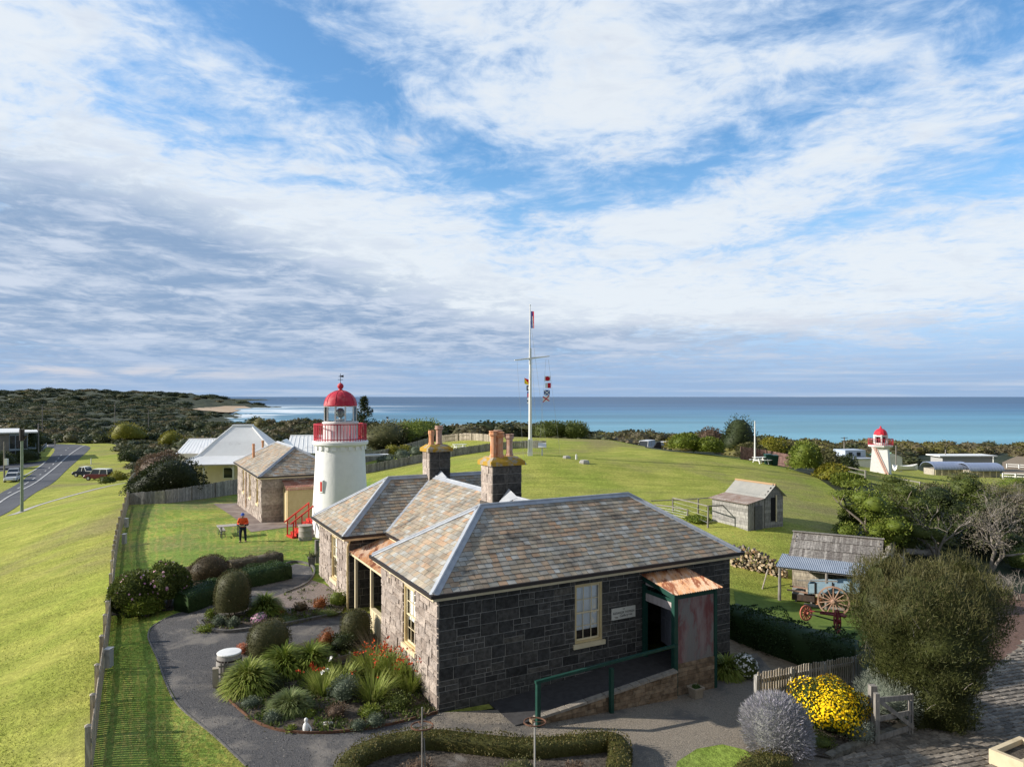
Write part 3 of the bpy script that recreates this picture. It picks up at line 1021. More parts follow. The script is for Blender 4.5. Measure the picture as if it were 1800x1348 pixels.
def sash_window(name, o, d, w, z0, z1, parent, blind=.75, inset=.13, fr=.07, cols=3, rows=2, sill=True, lit=m_cream, arch=.05):
    """double-hung window: cream frame, glazing bars, blind behind the glass; o: left bottom corner on the wall face, d: along the wall, outward normal on the right of d"""
    o, d = Vector(o), Vector(d)
    n = Vector((d.y, -d.x, 0))
    up = Vector((0, 0, 1))
    P = lambda x, z, q=0.0: o + d * x + up * z + n * q
    H = z1 - z0
    f = MB()
    for (x, z, ww, hh) in ((0, 0, fr, H), (w - fr, 0, fr, H), (fr, H - fr, w - 2 * fr, fr), (fr, 0, w - 2 * fr, fr)):
        f.obox(P(x, z0 + z, -inset), d * ww, n * .115, up * hh)
    fo = f.build(name, lit, parent)
    s = MB()
    mid = H * .5
    iw = w - 2 * fr
    for (za, zb, q) in ((fr, mid + .02, -inset - .005), (mid - .02, H - fr, -inset + .03)):
        for (x, z, ww, hh) in ((fr, za, .045, zb - za), (w - fr - .045, za, .045, zb - za), (fr + .045, za, iw - .09, .05), (fr + .045, zb - .05, iw - .09, .05)):
            s.obox(P(x, z0 + z, q), d * ww, n * .035, up * hh)
        for i in range(1, cols):
            x = fr + iw * i / cols
            s.obox(P(x - .011, z0 + za + .05, q + .006), d * .022, n * .024, up * (zb - za - .1))
        for i in range(1, rows):
            z = za + (zb - za) * i / rows
            s.obox(P(fr + .045, z0 + z - .011, q + .004), d * (iw - .09), n * .022, up * .022)
    s.build('sash', m_creamw, fo)
    g = MB()
    g.poly([P(fr * .5, z0 + fr * .5, -inset - .02), P(w - fr * .5, z0 + fr * .5, -inset - .02), P(w - fr * .5, z0 + H - fr * .5, -inset - .02), P(fr * .5, z0 + H - fr * .5, -inset - .02)])
    go = g.build('pane', m_glass_clear, fo)
    b = MB()
    b.obox(P(fr * .5, z0 + H * (1 - blind), -inset - .05), d * (w - fr), n * .02, up * (H * blind - fr * .5))
    b.build('blind', m_blind, fo)
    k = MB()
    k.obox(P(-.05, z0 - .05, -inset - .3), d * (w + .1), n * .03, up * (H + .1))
    k.build('unlit_room_panel', m_gutter, fo)  # near-black panel stands in for the unlit room
    if sill:
        si = MB()
        si.obox(P(-.09, z0 - .15, -inset + .01), d * (w + .18), n * (inset + .07), up * .15)
        si.build('sill', m_creamw, fo)
    return fo


def glass_mat():
    m = bpy.data.materials.new('clear glass')
    m.use_nodes = True
    T = NT(m.node_tree)
    tr = T.n('ShaderNodeBsdfTransparent')
    tr.inputs[0].default_value = (.95, .97, .97, 1)
    gl = T.n('ShaderNodeBsdfGlossy')
    gl.inputs['Roughness'].default_value = .03
    fz = T.n('ShaderNodeFresnel')
    fz.inputs[0].default_value = 1.5
    mx = T.n('ShaderNodeMixShader')
    T.put(mx.inputs[0], T.math('ADD', T.math('MULTIPLY', fz.outputs[0], 1.0), .01, clamp=True))
    T.t.links.new(tr.outputs[0], mx.inputs[1])
    T.t.links.new(gl.outputs[0], mx.inputs[2])
    T.t.links.new(mx.outputs[0], T.n('ShaderNodeOutputMaterial').inputs[0])
    return m


m_glass_clear = glass_mat()


def corrugated(mb, o, ex, ey, nrm, amp=.017, pitch=.105, mi=0):
    """sheet from o spanned by ex (across the ribs) and ey (along the ribs)"""
    o, ex, ey, nrm = map(Vector, (o, ex, ey, nrm))
    k = max(4, int(ex.length / pitch * 4))
    a = [o + ex * (i / k) + nrm * amp * math.sin(i * math.pi / 2 + .4) for i in range(k + 1)]
    vs = a + [p + ey for p in a] + [p - nrm * .006 for p in a] + [p + ey - nrm * .006 for p in a]
    n = k + 1
    fs = []
    for i in range(k):
        fs += [(i, i + 1, n + i + 1, n + i), (2 * n + i + 1, 2 * n + i, 3 * n + i, 3 * n + i + 1), (i + 1, i, 2 * n + i, 2 * n + i + 1), (n + i, n + i + 1, 3 * n + i + 1, 3 * n + i)]
    fs += [(0, n, 3 * n, 2 * n), (k, 2 * n + k, 3 * n + k, n + k)]
    mb.add(vs, fs, mi)


ZE, ZR = 3.60, 5.64


def chimney(parent, u0, v0, du, dv, z0, z1, seed, step=.9):
    c = parent
    o = hp(u0, v0)
    mats = [m_stone_d, m_mortar_d]
    matsw = [m_stone_w, m_mortar_w]  # paler copy for the face towards the sun, light put into its colour
    sh = bpy.data.objects.new('chimney', None)
    COL.objects.link(sh)
    sh.parent = c
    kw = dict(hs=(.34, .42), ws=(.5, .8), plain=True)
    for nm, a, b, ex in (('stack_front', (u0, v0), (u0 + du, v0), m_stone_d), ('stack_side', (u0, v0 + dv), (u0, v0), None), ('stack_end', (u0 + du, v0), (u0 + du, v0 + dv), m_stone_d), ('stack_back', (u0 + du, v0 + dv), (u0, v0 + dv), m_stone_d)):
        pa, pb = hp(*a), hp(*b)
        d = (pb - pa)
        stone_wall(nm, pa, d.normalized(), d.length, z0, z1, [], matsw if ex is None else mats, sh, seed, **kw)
    ft = MB()
    ft.obox(hp(u0 - .05, v0 - .05, z0), U * (du + .1), Vv * (dv + .1), (0, 0, step))
    ft.build('stack_plinth', Mt('plinth stone', (.05, .047, .045), (.11, .095, .085), 3, bump=.6), sh)
    cp = MB()
    q = .12
    lo = [hp(u0 - q, v0 - q, z1 - .02), hp(u0 + du + q, v0 - q, z1 - .02), hp(u0 + du + q, v0 + dv + q, z1 - .02), hp(u0 - q, v0 + dv + q, z1 - .02)]
    mi_ = [p + Vector((0, 0, .16)) for p in lo]
    r_ = .12
    hi = [hp(u0 + r_, v0 + r_, z1 + .32), hp(u0 + du - r_, v0 + r_, z1 + .32), hp(u0 + du - r_, v0 + dv - r_, z1 + .32), hp(u0 + r_, v0 + dv - r_, z1 + .32)]
    cp.add(lo + mi_ + hi, [(3, 2, 1, 0)] + [(a, (a + 1) % 4, 4 + (a + 1) % 4, 4 + a) for a in range(4)] + [(4 + a, 4 + (a + 1) % 4, 8 + (a + 1) % 4, 8 + a) for a in range(4)] + [(8, 9, 10, 11)])
    cp.build('cap', m_lichen, sh)
    return sh


def pot(parent, p, h, r, mat, n=8, flare=1.35):
    mb = MB()
    mb.lathe([(r * 1.12, 0), (r * 1.12, .12), (r * .95, .16), (r * .9, h * .55), (r * .98, h - .22), (r * flare, h - .16), (r * flare, h - .1), (r * 1.1, h - .07), (r * flare * .97, h - .03), (r * flare * .97, h), (r * .7, h), (r * .7, h - .1)], p, n)
    mb.build('chimney_pot', mat, parent)


def cottage():
    t = thing('stone_cottage', 'dark bluestone cottage with hipped multicoloured slate roofs and two pot-topped chimneys', 'cottage', hp(0, 0, -.2))
    I = .28
    N, E, S_, Wd = -Vv, U, Vv, -U                     # outward normals: front, end, back, left
    D, Wt = [m_stone_d, m_mortar_d], [m_stone_w, m_mortar_w]  # sunward sides get paler stone and mortar, the sun put into the colour
    wt = 3.5
    # main wing
    stone_wall('front_wall', hp(I, I), U, 12.7 - 2 * I, -1.2, wt, [(5.275 - I, 1.15, 6.40 - I, 3.16), (8.35 - I, .2, 9.55 - I, 2.6)], D, t, 11)
    lw = lambda v: 6.1 - I - v                           # along -V from the far end
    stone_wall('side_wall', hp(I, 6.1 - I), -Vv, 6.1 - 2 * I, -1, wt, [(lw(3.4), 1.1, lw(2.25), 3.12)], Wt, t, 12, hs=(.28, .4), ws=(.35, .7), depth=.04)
    stone_wall('end_wall', hp(12.7 - I, I), Vv, 6.1 - 2 * I, -1.4, wt, [], D, t, 13)
    stone_wall('back_wall', hp(12.7 - I, 6.1 - I), -U, 12.7 - 2 * I, -1, wt, [], D, t, 14)
    # far wing
    f0, f1, fu = 10.17, 16.05, 8.4
    lw2 = lambda v: f1 - I - v
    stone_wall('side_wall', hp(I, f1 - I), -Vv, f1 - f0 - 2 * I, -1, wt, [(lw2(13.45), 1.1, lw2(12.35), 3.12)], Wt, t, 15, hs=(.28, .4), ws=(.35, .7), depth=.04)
    stone_wall('wing_wall', hp(I, f0 + I), U, fu - I, -1, wt, [], D, t, 16, plain=True)
    stone_wall('wing_end_wall', hp(fu, f0 + I), Vv, f1 - f0 - 2 * I, -1, wt + .1, [], D, t, 17)
    stone_wall('wing_back_wall', hp(fu, f1 - I), -U, fu - I, -1, wt, [], D, t, 18)
    # connector: its wall on the verandah has a door and a window
    cw = stone_wall('verandah_wall', hp(2.15, f0 + I), -Vv, f0 + 2 * I - 6.1, -1, wt, [(1.0, .2, 2.0, 2.5), (2.7, 1.0, 3.6, 2.6)], D, t, 19, plain=True)
    stone_wall('link_end_wall', hp(8.3, 6.1 - I), Vv, f0 + 2 * I - 6.1, -1, wt, [], D, t, 20, plain=True)
    dr = MB()
    dr.obox(hp(2.27, f0 + I - 1.05, .2), -Vv * .9, U * .05, (0, 0, 2.25))
    dr.build('door', Mt('dark brown door', (.06, .03, .02)), t)
    sash_window('window', hp(2.15, f0 + I - 2.7), -Vv, .9, 1.0, 2.6, t, sill=True)
    # windows
    sash_window('window', hp(5.275, I), U, 1.125, 1.15, 3.16, t, blind=.8)
    sash_window('window', hp(I, 3.4), -Vv, 1.15, 1.1, 3.12, t, blind=.6)
    sash_window('window', hp(I, 13.45), -Vv, 1.1, 1.1, 3.12, t, blind=.6)
    # roofs
    rnd = random.Random(2)
    a = 3.05
    rf = MB()
    R1, R2 = hp(a, a, ZR), hp(12.7 - a, a, ZR)
    A, B, C, Dd = hp(0, 0, ZE), hp(12.7, 0, ZE), hp(12.7, 6.1, ZE), hp(0, 6.1, ZE)
    slate_face(rf, [A, B, R2, R1], rnd)
    slate_face(rf, [Dd, A, R1], rnd)
    slate_face(rf, [B, C, R2], rnd)
    slate_face(rf, [C, Dd, R1, R2], rnd)
    ro = rf.build('roof', [m_slate, m_slate_under], t)
    lc = MB()
    lead_cap(lc, A, R1, U, Vv)
    lead_cap(lc, B, R2, -U, Vv)
    lead_cap(lc, C, R2, -U, -Vv)
    lead_cap(lc, Dd, R1, U, -Vv)
    lead_cap(lc, R1, R2, -Vv + Vector((0, 0, -.67)), Vv + Vector((0, 0, -.67)))
    # far wing roof: hipped to the left, gabled at the hidden end
    w2 = (f1 - f0) / 2
    r1, r2 = hp(w2, f0 + w2, ZR), hp(fu, f0 + w2, ZR)
    a2, b2, c2, d2 = hp(0, f0, ZE), hp(fu, f0, ZE), hp(fu, f1, ZE), hp(0, f1, ZE)
    rg = MB()
    slate_face(rg, [a2, b2, r2, r1], rnd)
    slate_face(rg, [d2, a2, r1], rnd)
    slate_face(rg, [c2, d2, r1, r2], rnd)
    rg.poly([hp(fu, f0 + I, ZE - .1), hp(fu, f1 - I, ZE - .1), hp(fu, f0 + w2, ZR - .1)], 1)
    rw = rg.build('roof', [m_slate, m_slate_under], t)
    lg = MB()
    lead_cap(lg, a2, r1, U, Vv)
    lead_cap(lg, d2, r1, U, -Vv)
    lead_cap(lg, r1, r2, -Vv + Vector((0, 0, -.67)), Vv + Vector((0, 0, -.67)))
    lg.build('ridge_cap', m_lead, rw)
    # connector roof
    cu0, cu, cu1 = 1.9, 5.22, 8.54
    rk = MB()
    va, vb = 3.05, f0 + w2
    zc = ZR - .03
    slate_face(rk, [hp(cu0, f0, ZE), hp(cu0, 6.1, ZE), hp(cu, va, zc), hp(cu, vb, zc)], rnd)
    slate_face(rk, [hp(cu1, 6.1, ZE), hp(cu1, f0, ZE), hp(cu, vb, zc), hp(cu, va, zc)], rnd)
    rc = rk.build('roof', [m_slate, m_slate_under], t)
    lk = MB()
    lead_cap(lk, hp(cu, va + .1, zc), hp(cu, vb - .1, zc), U + Vector((0, 0, -.62)), -U + Vector((0, 0, -.62)))
    for (p, q) in ((hp(cu0, f0, ZE), hp(cu, vb, zc)), (hp(cu0, 6.1, ZE), hp(cu, va, zc))):
        lk.bar(p + Vector((0, 0, .03)), q + Vector((0, 0, .03)), .16, .03)
    lk.build('ridge_cap', m_lead, rc)
    # eaves: dark gutter and cream fascia
    for ru, pts in ((ro, [Dd, A, B, C, Dd]), (rw, [d2, a2, hp(cu0, f0, ZE)]), (rc, [hp(cu0, f0, ZE), hp(cu0, 6.1, ZE)])):
        g, fc, so = MB(), MB(), MB()
        for p, q in zip(pts[:-1], pts[1:]):
            d = (q - p).normalized()
            n = Vector((d.y, -d.x, 0))
            g.obox(p + n * .0 - d * .0 + Vector((0, 0, -.115)), q - p + d * .11, n * .11, (0, 0, .11))
            fc.obox(p - n * .035 + Vector((0, 0, -.23)), q - p, n * .03, (0, 0, .2))
            so.obox(p - n * I + Vector((0, 0, -.13)), q - p, n * (I - .04), (0, 0, .02))
        g.build('gutter', m_gutter, ru)
        fc.build('fascia', m_creamw, ru)
        so.build('soffit', m_cream, ru)
    lc.build('ridge_cap', m_lead, ro)
    # chimneys
    c1 = chimney(t, 4.55, 5.1, 1.3, 1.0, 4.6, 6.84, 21, .75)
    for (du, dv, h, m) in ((.2, .3, 1.1, m_pot), (.45, .22, 1.05, m_pot), (.62, .72, 1.1, m_potpale), (1.0, .45, .95, m_potpale)):
        pot(c1, hp(4.55 + du, 5.1 + dv, 7.1), h, .14, m)
    c2_ = chimney(t, 4.92, 12.75, 1.1, .9, 4.6, 6.86, 22, .8)
    pot(c2_, hp(5.2, 13.2, 7.1), .78, .14, m_pot, 8, 1.15)
    pot(c2_, hp(5.65, 13.3, 7.1), 1.0, .16, m_potpale, 10)
    for (u, v) in ((5.2, 4.95), (5.46, 12.62)):        # lead saddles where the ridge meets the stacks
        ld = MB()
        ld.add([hp(u - .5, v, ZR - .3), hp(u + .5, v, ZR - .3), hp(u, v, ZR + .28), hp(u, v - .75, ZR + .02), hp(u - .5, v - .3, ZR - .3), hp(u + .5, v - .3, ZR - .3)], [(0, 2, 3, 4), (2, 1, 5, 3), (0, 1, 2), (4, 3, 5)])
        ld.build('chimney_saddle', m_lead, t)
    # verandah
    vr = MB()
    n_ = (U * .35 + Vector((0, 0, 1))).normalized()
    corrugated(vr, hp(.3, 5.85, 2.86), Vv * 4.6, hp(2.15, 0, 3.42) - hp(.3, 0, 2.86), Vector((-.25, -.1, 1)).normalized())
    vr.build('verandah_roof', m_tin_rust, t)
    for v in (9.8, 7.56):
        p = MB()
        p.box(hp(.42, v, 0), .11, .11, 2.82, rot=math.atan2(U.y, U.x))
        p.build('verandah_post', m_creamw, t)
    p = MB()
    p.obox(hp(.36, 5.82, 2.72), Vv * 4.63, U * .08, (0, 0, .13))
    p.build('verandah_beam', m_creamw, t)
    p = MB()
    p.obox(hp(.37, 5.85, .28), Vv * 1.7, U * .1, (0, 0, .86))
    p.obox(hp(.34, 5.85, 1.14), Vv * 1.72, U * .18, (0, 0, .05))
    for k in range(1, 4):
        p.obox(hp(.355, 5.85 + k * .43, .3), Vv * .06, U * .02, (0, 0, .82))
    p.build('verandah_balustrade', m_creamw, t)
    p = MB()
    p.obox(hp(.2, 5.83, -.6), Vv * 4.58, U * 1.94, (0, 0, .78))
    p.build('verandah_floor', m_brickred, t)
    vb_ = MB()
    vb_.obox(hp(I - .03, 4.75, 3.0), Vv * .2, U * .05, (0, 0, .22))
    vb_.build('wall_vent', m_creamw, t)
    # downpipe between the wing and the verandah
    dp = MB()
    dp.tube([hp(.28, f0 + .1, 3.4), hp(.2, f0 + .18, 3.1), hp(.2, f0 + .18, 0)], .045, 8)
    dp.build('downpipe', m_cream, t)
    return t


cot = cottage()


def sign():
    d = U
    o = hp(6.755, .28, 1.76) - Vv * .04
    t = thing('wall_sign', 'small cream painted board lettered in black beside the sash window', 'sign', o)
    b = MB()
    b.obox(o, U * 1.03, -Vv * .035, (0, 0, .40))
    b.build('board', Mt('cream sign paint', (.62, .6, .53), (.56, .54, .48), 3), t)
    ink = Mt('black sign ink', (.02, .02, .02))
    grey = Mt('grey sign ink', (.16, .15, .14))
    rot = Matrix((U, Vector((0, 0, 1)), -Vv)).transposed().to_4x4()

    def txt(s, x, z, size, m, sx=1.0, shear=0):
        c = bpy.data.curves.new('lettering', 'FONT')
        c.body = s
        c.size = size
        c.align_x = 'CENTER'
        c.extrude = .002
        c.shear = shear
        q = bpy.data.objects.new('lettering', c)
        COL.objects.link(q)
        dg = bpy.context.evaluated_depsgraph_get()
        me = bpy.data.meshes.new_from_object(q.evaluated_get(dg))
        bpy.data.objects.remove(q)
        W = Matrix.Translation(U * x + Vector((0, 0, z)) - Vv * .038) @ rot @ Matrix.Diagonal((sx, 1, 1, 1))
        me.transform(W)
        me.materials.clear()
        me.materials.append(m)
        ob = bpy.data.objects.new('lettering', me)
        COL.objects.link(ob)
        ob.parent = t
    txt('THE', .515, .325, .05, ink)
    txt('ALEXANDER THOMSON', .515, .19, .115, ink, .74)
    txt('Gallery', .515, .075, .13, ink, 1.0, .35)
    for (x, z) in ((.1, .09), (.72, .13)):
        tick = MB()
        for k in range(3):
            tick.obox(o + U * (x + k * .035) - Vv * .038 + Vector((0, 0, z - k * .018)), U * (.16 - k * .03), -Vv * .003, (0, 0, .012))
        tick.build('flourish', grey, t)


sign()


def porch():
    t = thing('entrance_porch', 'small porch with rusty iron roof and flaking red iron side on dark green posts', 'porch', hp(9, -.6, -.6))
    u0, u1, v0 = 8.15, 9.95, -1.45
    zf, zb = 2.93, 3.22
    for (u, v, w) in ((u0, v0, .16), (u1, v0, .13), (u0, .12, .14), (u1, .12, .12)):
        p = MB()
        z0 = hz(*hp(u, v)[:2]) - .1
        p.box(hp(u, v, z0), w, w, zf - .04 - z0, rot=math.atan2(U.y, U.x))
        p.build('post', m_green, t)
    r_ = MB()
    nn = Vector((0, 0, 1))
    corrugated(r_, hp(u0 - .14, v0 - .2, zf), U * (u1 - u0 + .34), hp(0, .24, zb) - hp(0, v0 - .2, zf), nn)
    r_.build('porch_roof', m_tin_rust, t)
    b = MB()
    for (p, q) in ((hp(u0, v0, zf - .13), hp(u1, v0, zf - .13)), (hp(u0, v0 + .08, zf - .13), hp(u0, .2, zb - .14)), (hp(u1, v0 + .08, zf - .13), hp(u1, .2, zb - .14))):
        b.bar(p, q, .09, .16)
    b.bar(hp(u0, v0 + .08, zf - .28), hp(u0, .1, zf - .28), .05, .12)
    b.build('beam', m_green, t)
    s = MB()
    corrugated(s, hp(u0 + .1, v0 - .03, .52), U * (u1 - u0 - .18), Vector((0, 0, zf - .2 - .52)), -Vv, .008, .076)
    s.build('front_cladding', m_tin_red, t)
    s = MB()
    corrugated(s, hp(u1 + .03, v0 + .08, .52), Vv * 1.5, Vector((0, 0, zf - .2 - .52)), U, .008, .076)
    s.build('side_cladding', m_tin_red, t)
    s = MB()
    s.obox(hp(u0 - .02, v0 + .1, zf - .62), Vv * 1.42, U * .03, (0, 0, .3))
    s.obox(hp(u0 - .02, v0 + .1, zf - .06), Vv * 1.42, U * .02, (0, 0, .12))
    s.build('valance', Mt('grey weathered boards', (.38, .33, .32), (.46, .41, .4), 8, stretch=(1, 1, .2)), t)
    w = MB()
    rnd = random.Random(8)
    for (p, d, L) in ((hp(u0 + .08, v0 - .06), U, u1 - u0 - .1),):
        for k in range(9):
            x = -rnd.random() * .2
            while x < L:
                l = rnd.uniform(.3, .55)
                a, c = max(x, 0), min(x + l, L)
                if c > a + .03:
                    w.obox(p + d * (a + .006) + Vector((0, 0, -.8 + k * .15)), d * (c - a - .012), -Vv * (-.16 - rnd.random() * .012), (0, 0, .14), 0, rnd.random())
                x += l
    w.build('base_wall', m_sandst, t)
    dd = MB()
    q = hp(9.5, .2, .32)
    e = (U * .25 + Vv * .97).normalized()
    dd.obox(q, e * .9, Vector((-e.y, e.x, 0)) * .05, (0, 0, 2.1))
    for (a, b_, c, h) in ((.12, .15, .28, .8), (.5, .15, .28, .8), (.12, 1.1, .28, .8), (.5, 1.1, .28, .8)):
        dd.obox(q + e * a + Vector((-e.y, e.x, 0)) * .05 + Vector((0, 0, b_)), e * c, Vector((-e.y, e.x, 0)) * .012, (0, 0, h))
    dd.build('open_door', Mt('pale grey door', (.3, .31, .36)), t)
    fl = MB()
    fl.obox(hp(u0 - .1, v0 + .1, -.9), U * (u1 - u0), Vv * 1.55, (0, 0, 1.2))
    fl.build('floor', m_ramp, t)


porch()


def ramp():
    t = thing('access_ramp', 'dark asphalt access ramp with sandstone side wall rising to the porch', 'ramp', hp(5, -.8, -.4))
    m = MB()
    u = [2.0, 3.5, 5.3, 7.0, 8.12]
    z = [-.16, -.07, .07, .22, .31]
    for i in range(4):
        m.add([hp(u[i], -1.5, z[i]), hp(u[i + 1], -1.5, z[i + 1]), hp(u[i + 1], .27, z[i + 1]), hp(u[i], .27, z[i]), hp(u[i], -1.5, -1.3), hp(u[i + 1], -1.5, -1.3), hp(u[i + 1], .27, -1.3), hp(u[i], .27, -1.3)],
              [(0, 1, 2, 3), (4, 5, 1, 0), (3, 2, 6, 7), (0, 3, 7, 4), (1, 5, 6, 2)])
    m.build('ramp_surface', m_ramp, t)
    w = MB()
    rnd = random.Random(6)
    top = lambda x: np.interp(x, u, z) + .1
    for k in range(12):
        x = 2.6 - rnd.random() * .2
        zz = -1.05 + k * .13
        while x < 8.05:
            l = rnd.uniform(.28, .6)
            c = min(x + l, 8.06)
            h = min(.122, top((x + c) / 2) - zz)
            if h > .03:
                w.obox(hp(x + .006, -1.52, zz), U * (c - x - .012), -Vv * (.17 + rnd.random() * .015), (0, 0, h), 0, rnd.random())
            x = c
    w.build('side_wall', m_sandst, t)
    g = MB()
    x = 2.6
    while x < 8.05:
        c = min(x + rnd.uniform(.3, .7), 8.07)
        a, b = top(x), top(c)
        g.add([hp(x, -1.74, a - .03), hp(c, -1.74, b - .03), hp(c, -1.48, b - .03), hp(x, -1.48, a - .03), hp(x + .02, -1.72, a + .04), hp(c - .02, -1.72, b + .04), hp(c - .02, -1.5, b + .04), hp(x + .02, -1.5, a + .04)],
              [(4, 5, 6, 7), (0, 1, 5, 4), (1, 2, 6, 5), (2, 3, 7, 6), (3, 0, 4, 7)], 0, .8)
        x = c
    g.build('coping', Mt('mortar coping', (.2, .175, .15), (.28, .25, .21), 6, bump=.8, bscale=14), t)
    h = thing('ramp_handrail', 'dark green timber handrail on square posts along the ramp', 'handrail', hp(5.3, -1.77, -.4))
    for (uu, zb, zt) in ((2.61, -.3, 1.08), (5.28, -.6, 1.04)):
        p = MB()
        p.box(hp(uu, -1.79, zb), .12, .12, zt - zb, rot=math.atan2(U.y, U.x))
        p.build('post', m_green, h)
    p = MB()
    p.bar(hp(2.52, -1.79, 1.12), hp(8.1, -1.6, 1.24), .1, .08)
    p.build('rail', m_green, h)
    bx = thing('stone_planter', 'small square stone planter box against the porch base wall', 'planter', gp(1223, 1228))
    p = MB()
    c = bx.location
    p.lathe([(.2, 0), (.22, .04), (.25, .34), (.3, .36), (.3, .42), (.24, .42), (.23, .34)], c, 4, rot=R(45 + 28))
    p.build('box', Mt('cast stone', (.3, .25, .19), (.36, .3, .23), 6), bx)
    p = MB()
    rnd = random.Random(1)
    for k in range(60):
        a, r_ = rnd.uniform(0, 6.28), rnd.uniform(0, .15)
        q = c + Vector((r_ * math.cos(a), r_ * math.sin(a), .36))
        p.add([q, q + Vector((.03, 0, .02)), q + Vector((rnd.uniform(-.06, .06), rnd.uniform(-.06, .06), .12)), q + Vector((-.03, .01, .03))], [(0, 1, 2, 3)], 0, rnd.random())
    p.build('plant', leafmat('planter leaves', (.05, .1, .02), (.09, .15, .04)), bx)


ramp()
# ------------------------------------------------------------------ the other buildings
m_white = Mt('white limewash', (.80, .80, .79), (.84, .84, .83), 2.2, rough=.75, bump=.5, bscale=4, bdist=.03, c3=(.70, .69, .66), s3=.9, t3=(.6, .85))
m_whitep = Mt('white paint', (.76, .76, .74), (.70, .70, .68), 3, rough=.5)
m_red = Mt('red enamel', (.42, .02, .045), (.5, .035, .06), 3, rough=.6, bump=.2, c3=(.52, .13, .14), s3=1.6, t3=(.48, .66))
m_redstep = Mt('red paint', (.5, .03, .02), (.55, .05, .03), 4, rough=.5)
m_boards = Mt('grey weathered timber', (.17, .155, .14), (.27, .25, .225), 5, rough=.95, stretch=(3, 3, .5), bump=.5, bscale=20)
m_paling = Mt('silvered palings', (.17, .165, .16), tint=((.19, .185, .175), (.27, .26, .25), (.34, .33, .31)), scale=6, rough=.95, stretch=(3, 3, .5))
m_palew = Mt('pale dry palings', (.36, .31, .25), tint=((.26, .22, .175), (.38, .33, .265), (.48, .42, .34)), scale=6, rough=.95, stretch=(3, 3, .5))
m_shingle = Mt('timber shingles', (.2, .18, .165), tint=((.14, .125, .115), (.2, .185, .17), (.28, .26, .24)), scale=5, rough=.95, stretch=(2, 2, 1), bump=.5, bscale=14)
m_wboard = Mt('cream weatherboards', (.6, .47, .25), (.54, .41, .21), 3, rough=.6)
m_zinc = Mt('pale painted iron roof', (.84, .84, .83), (.88, .88, .87), 1.5, rough=.38, spec=.5, c3=(.62, .61, .59), s3=.7, t3=(.55, .75))
m_dark = Mt('unlit interior tone', (.012, .012, .014))  # near-black in place of unlit interiors
m_steel = Mt('galvanised steel', (.42, .43, .44), rough=.5, metal=.4)

sp = frame((-17.5, 49.1, 0))
m_pave = Mt('stone paving', (.17, .13, .115), (.25, .2, .175), 1.2, bump=.4, c3=(.3, .26, .23), s3=.6, t3=(.5, .7))
drape('stone_paving', [sp(-1.6, 13.6), sp(.5, 13.6), sp(.5, 1.0), sp(5.5, 1.0), sp(6.3, -1.9), sp(-.9, -2.9)], m_pave, .05, .006)


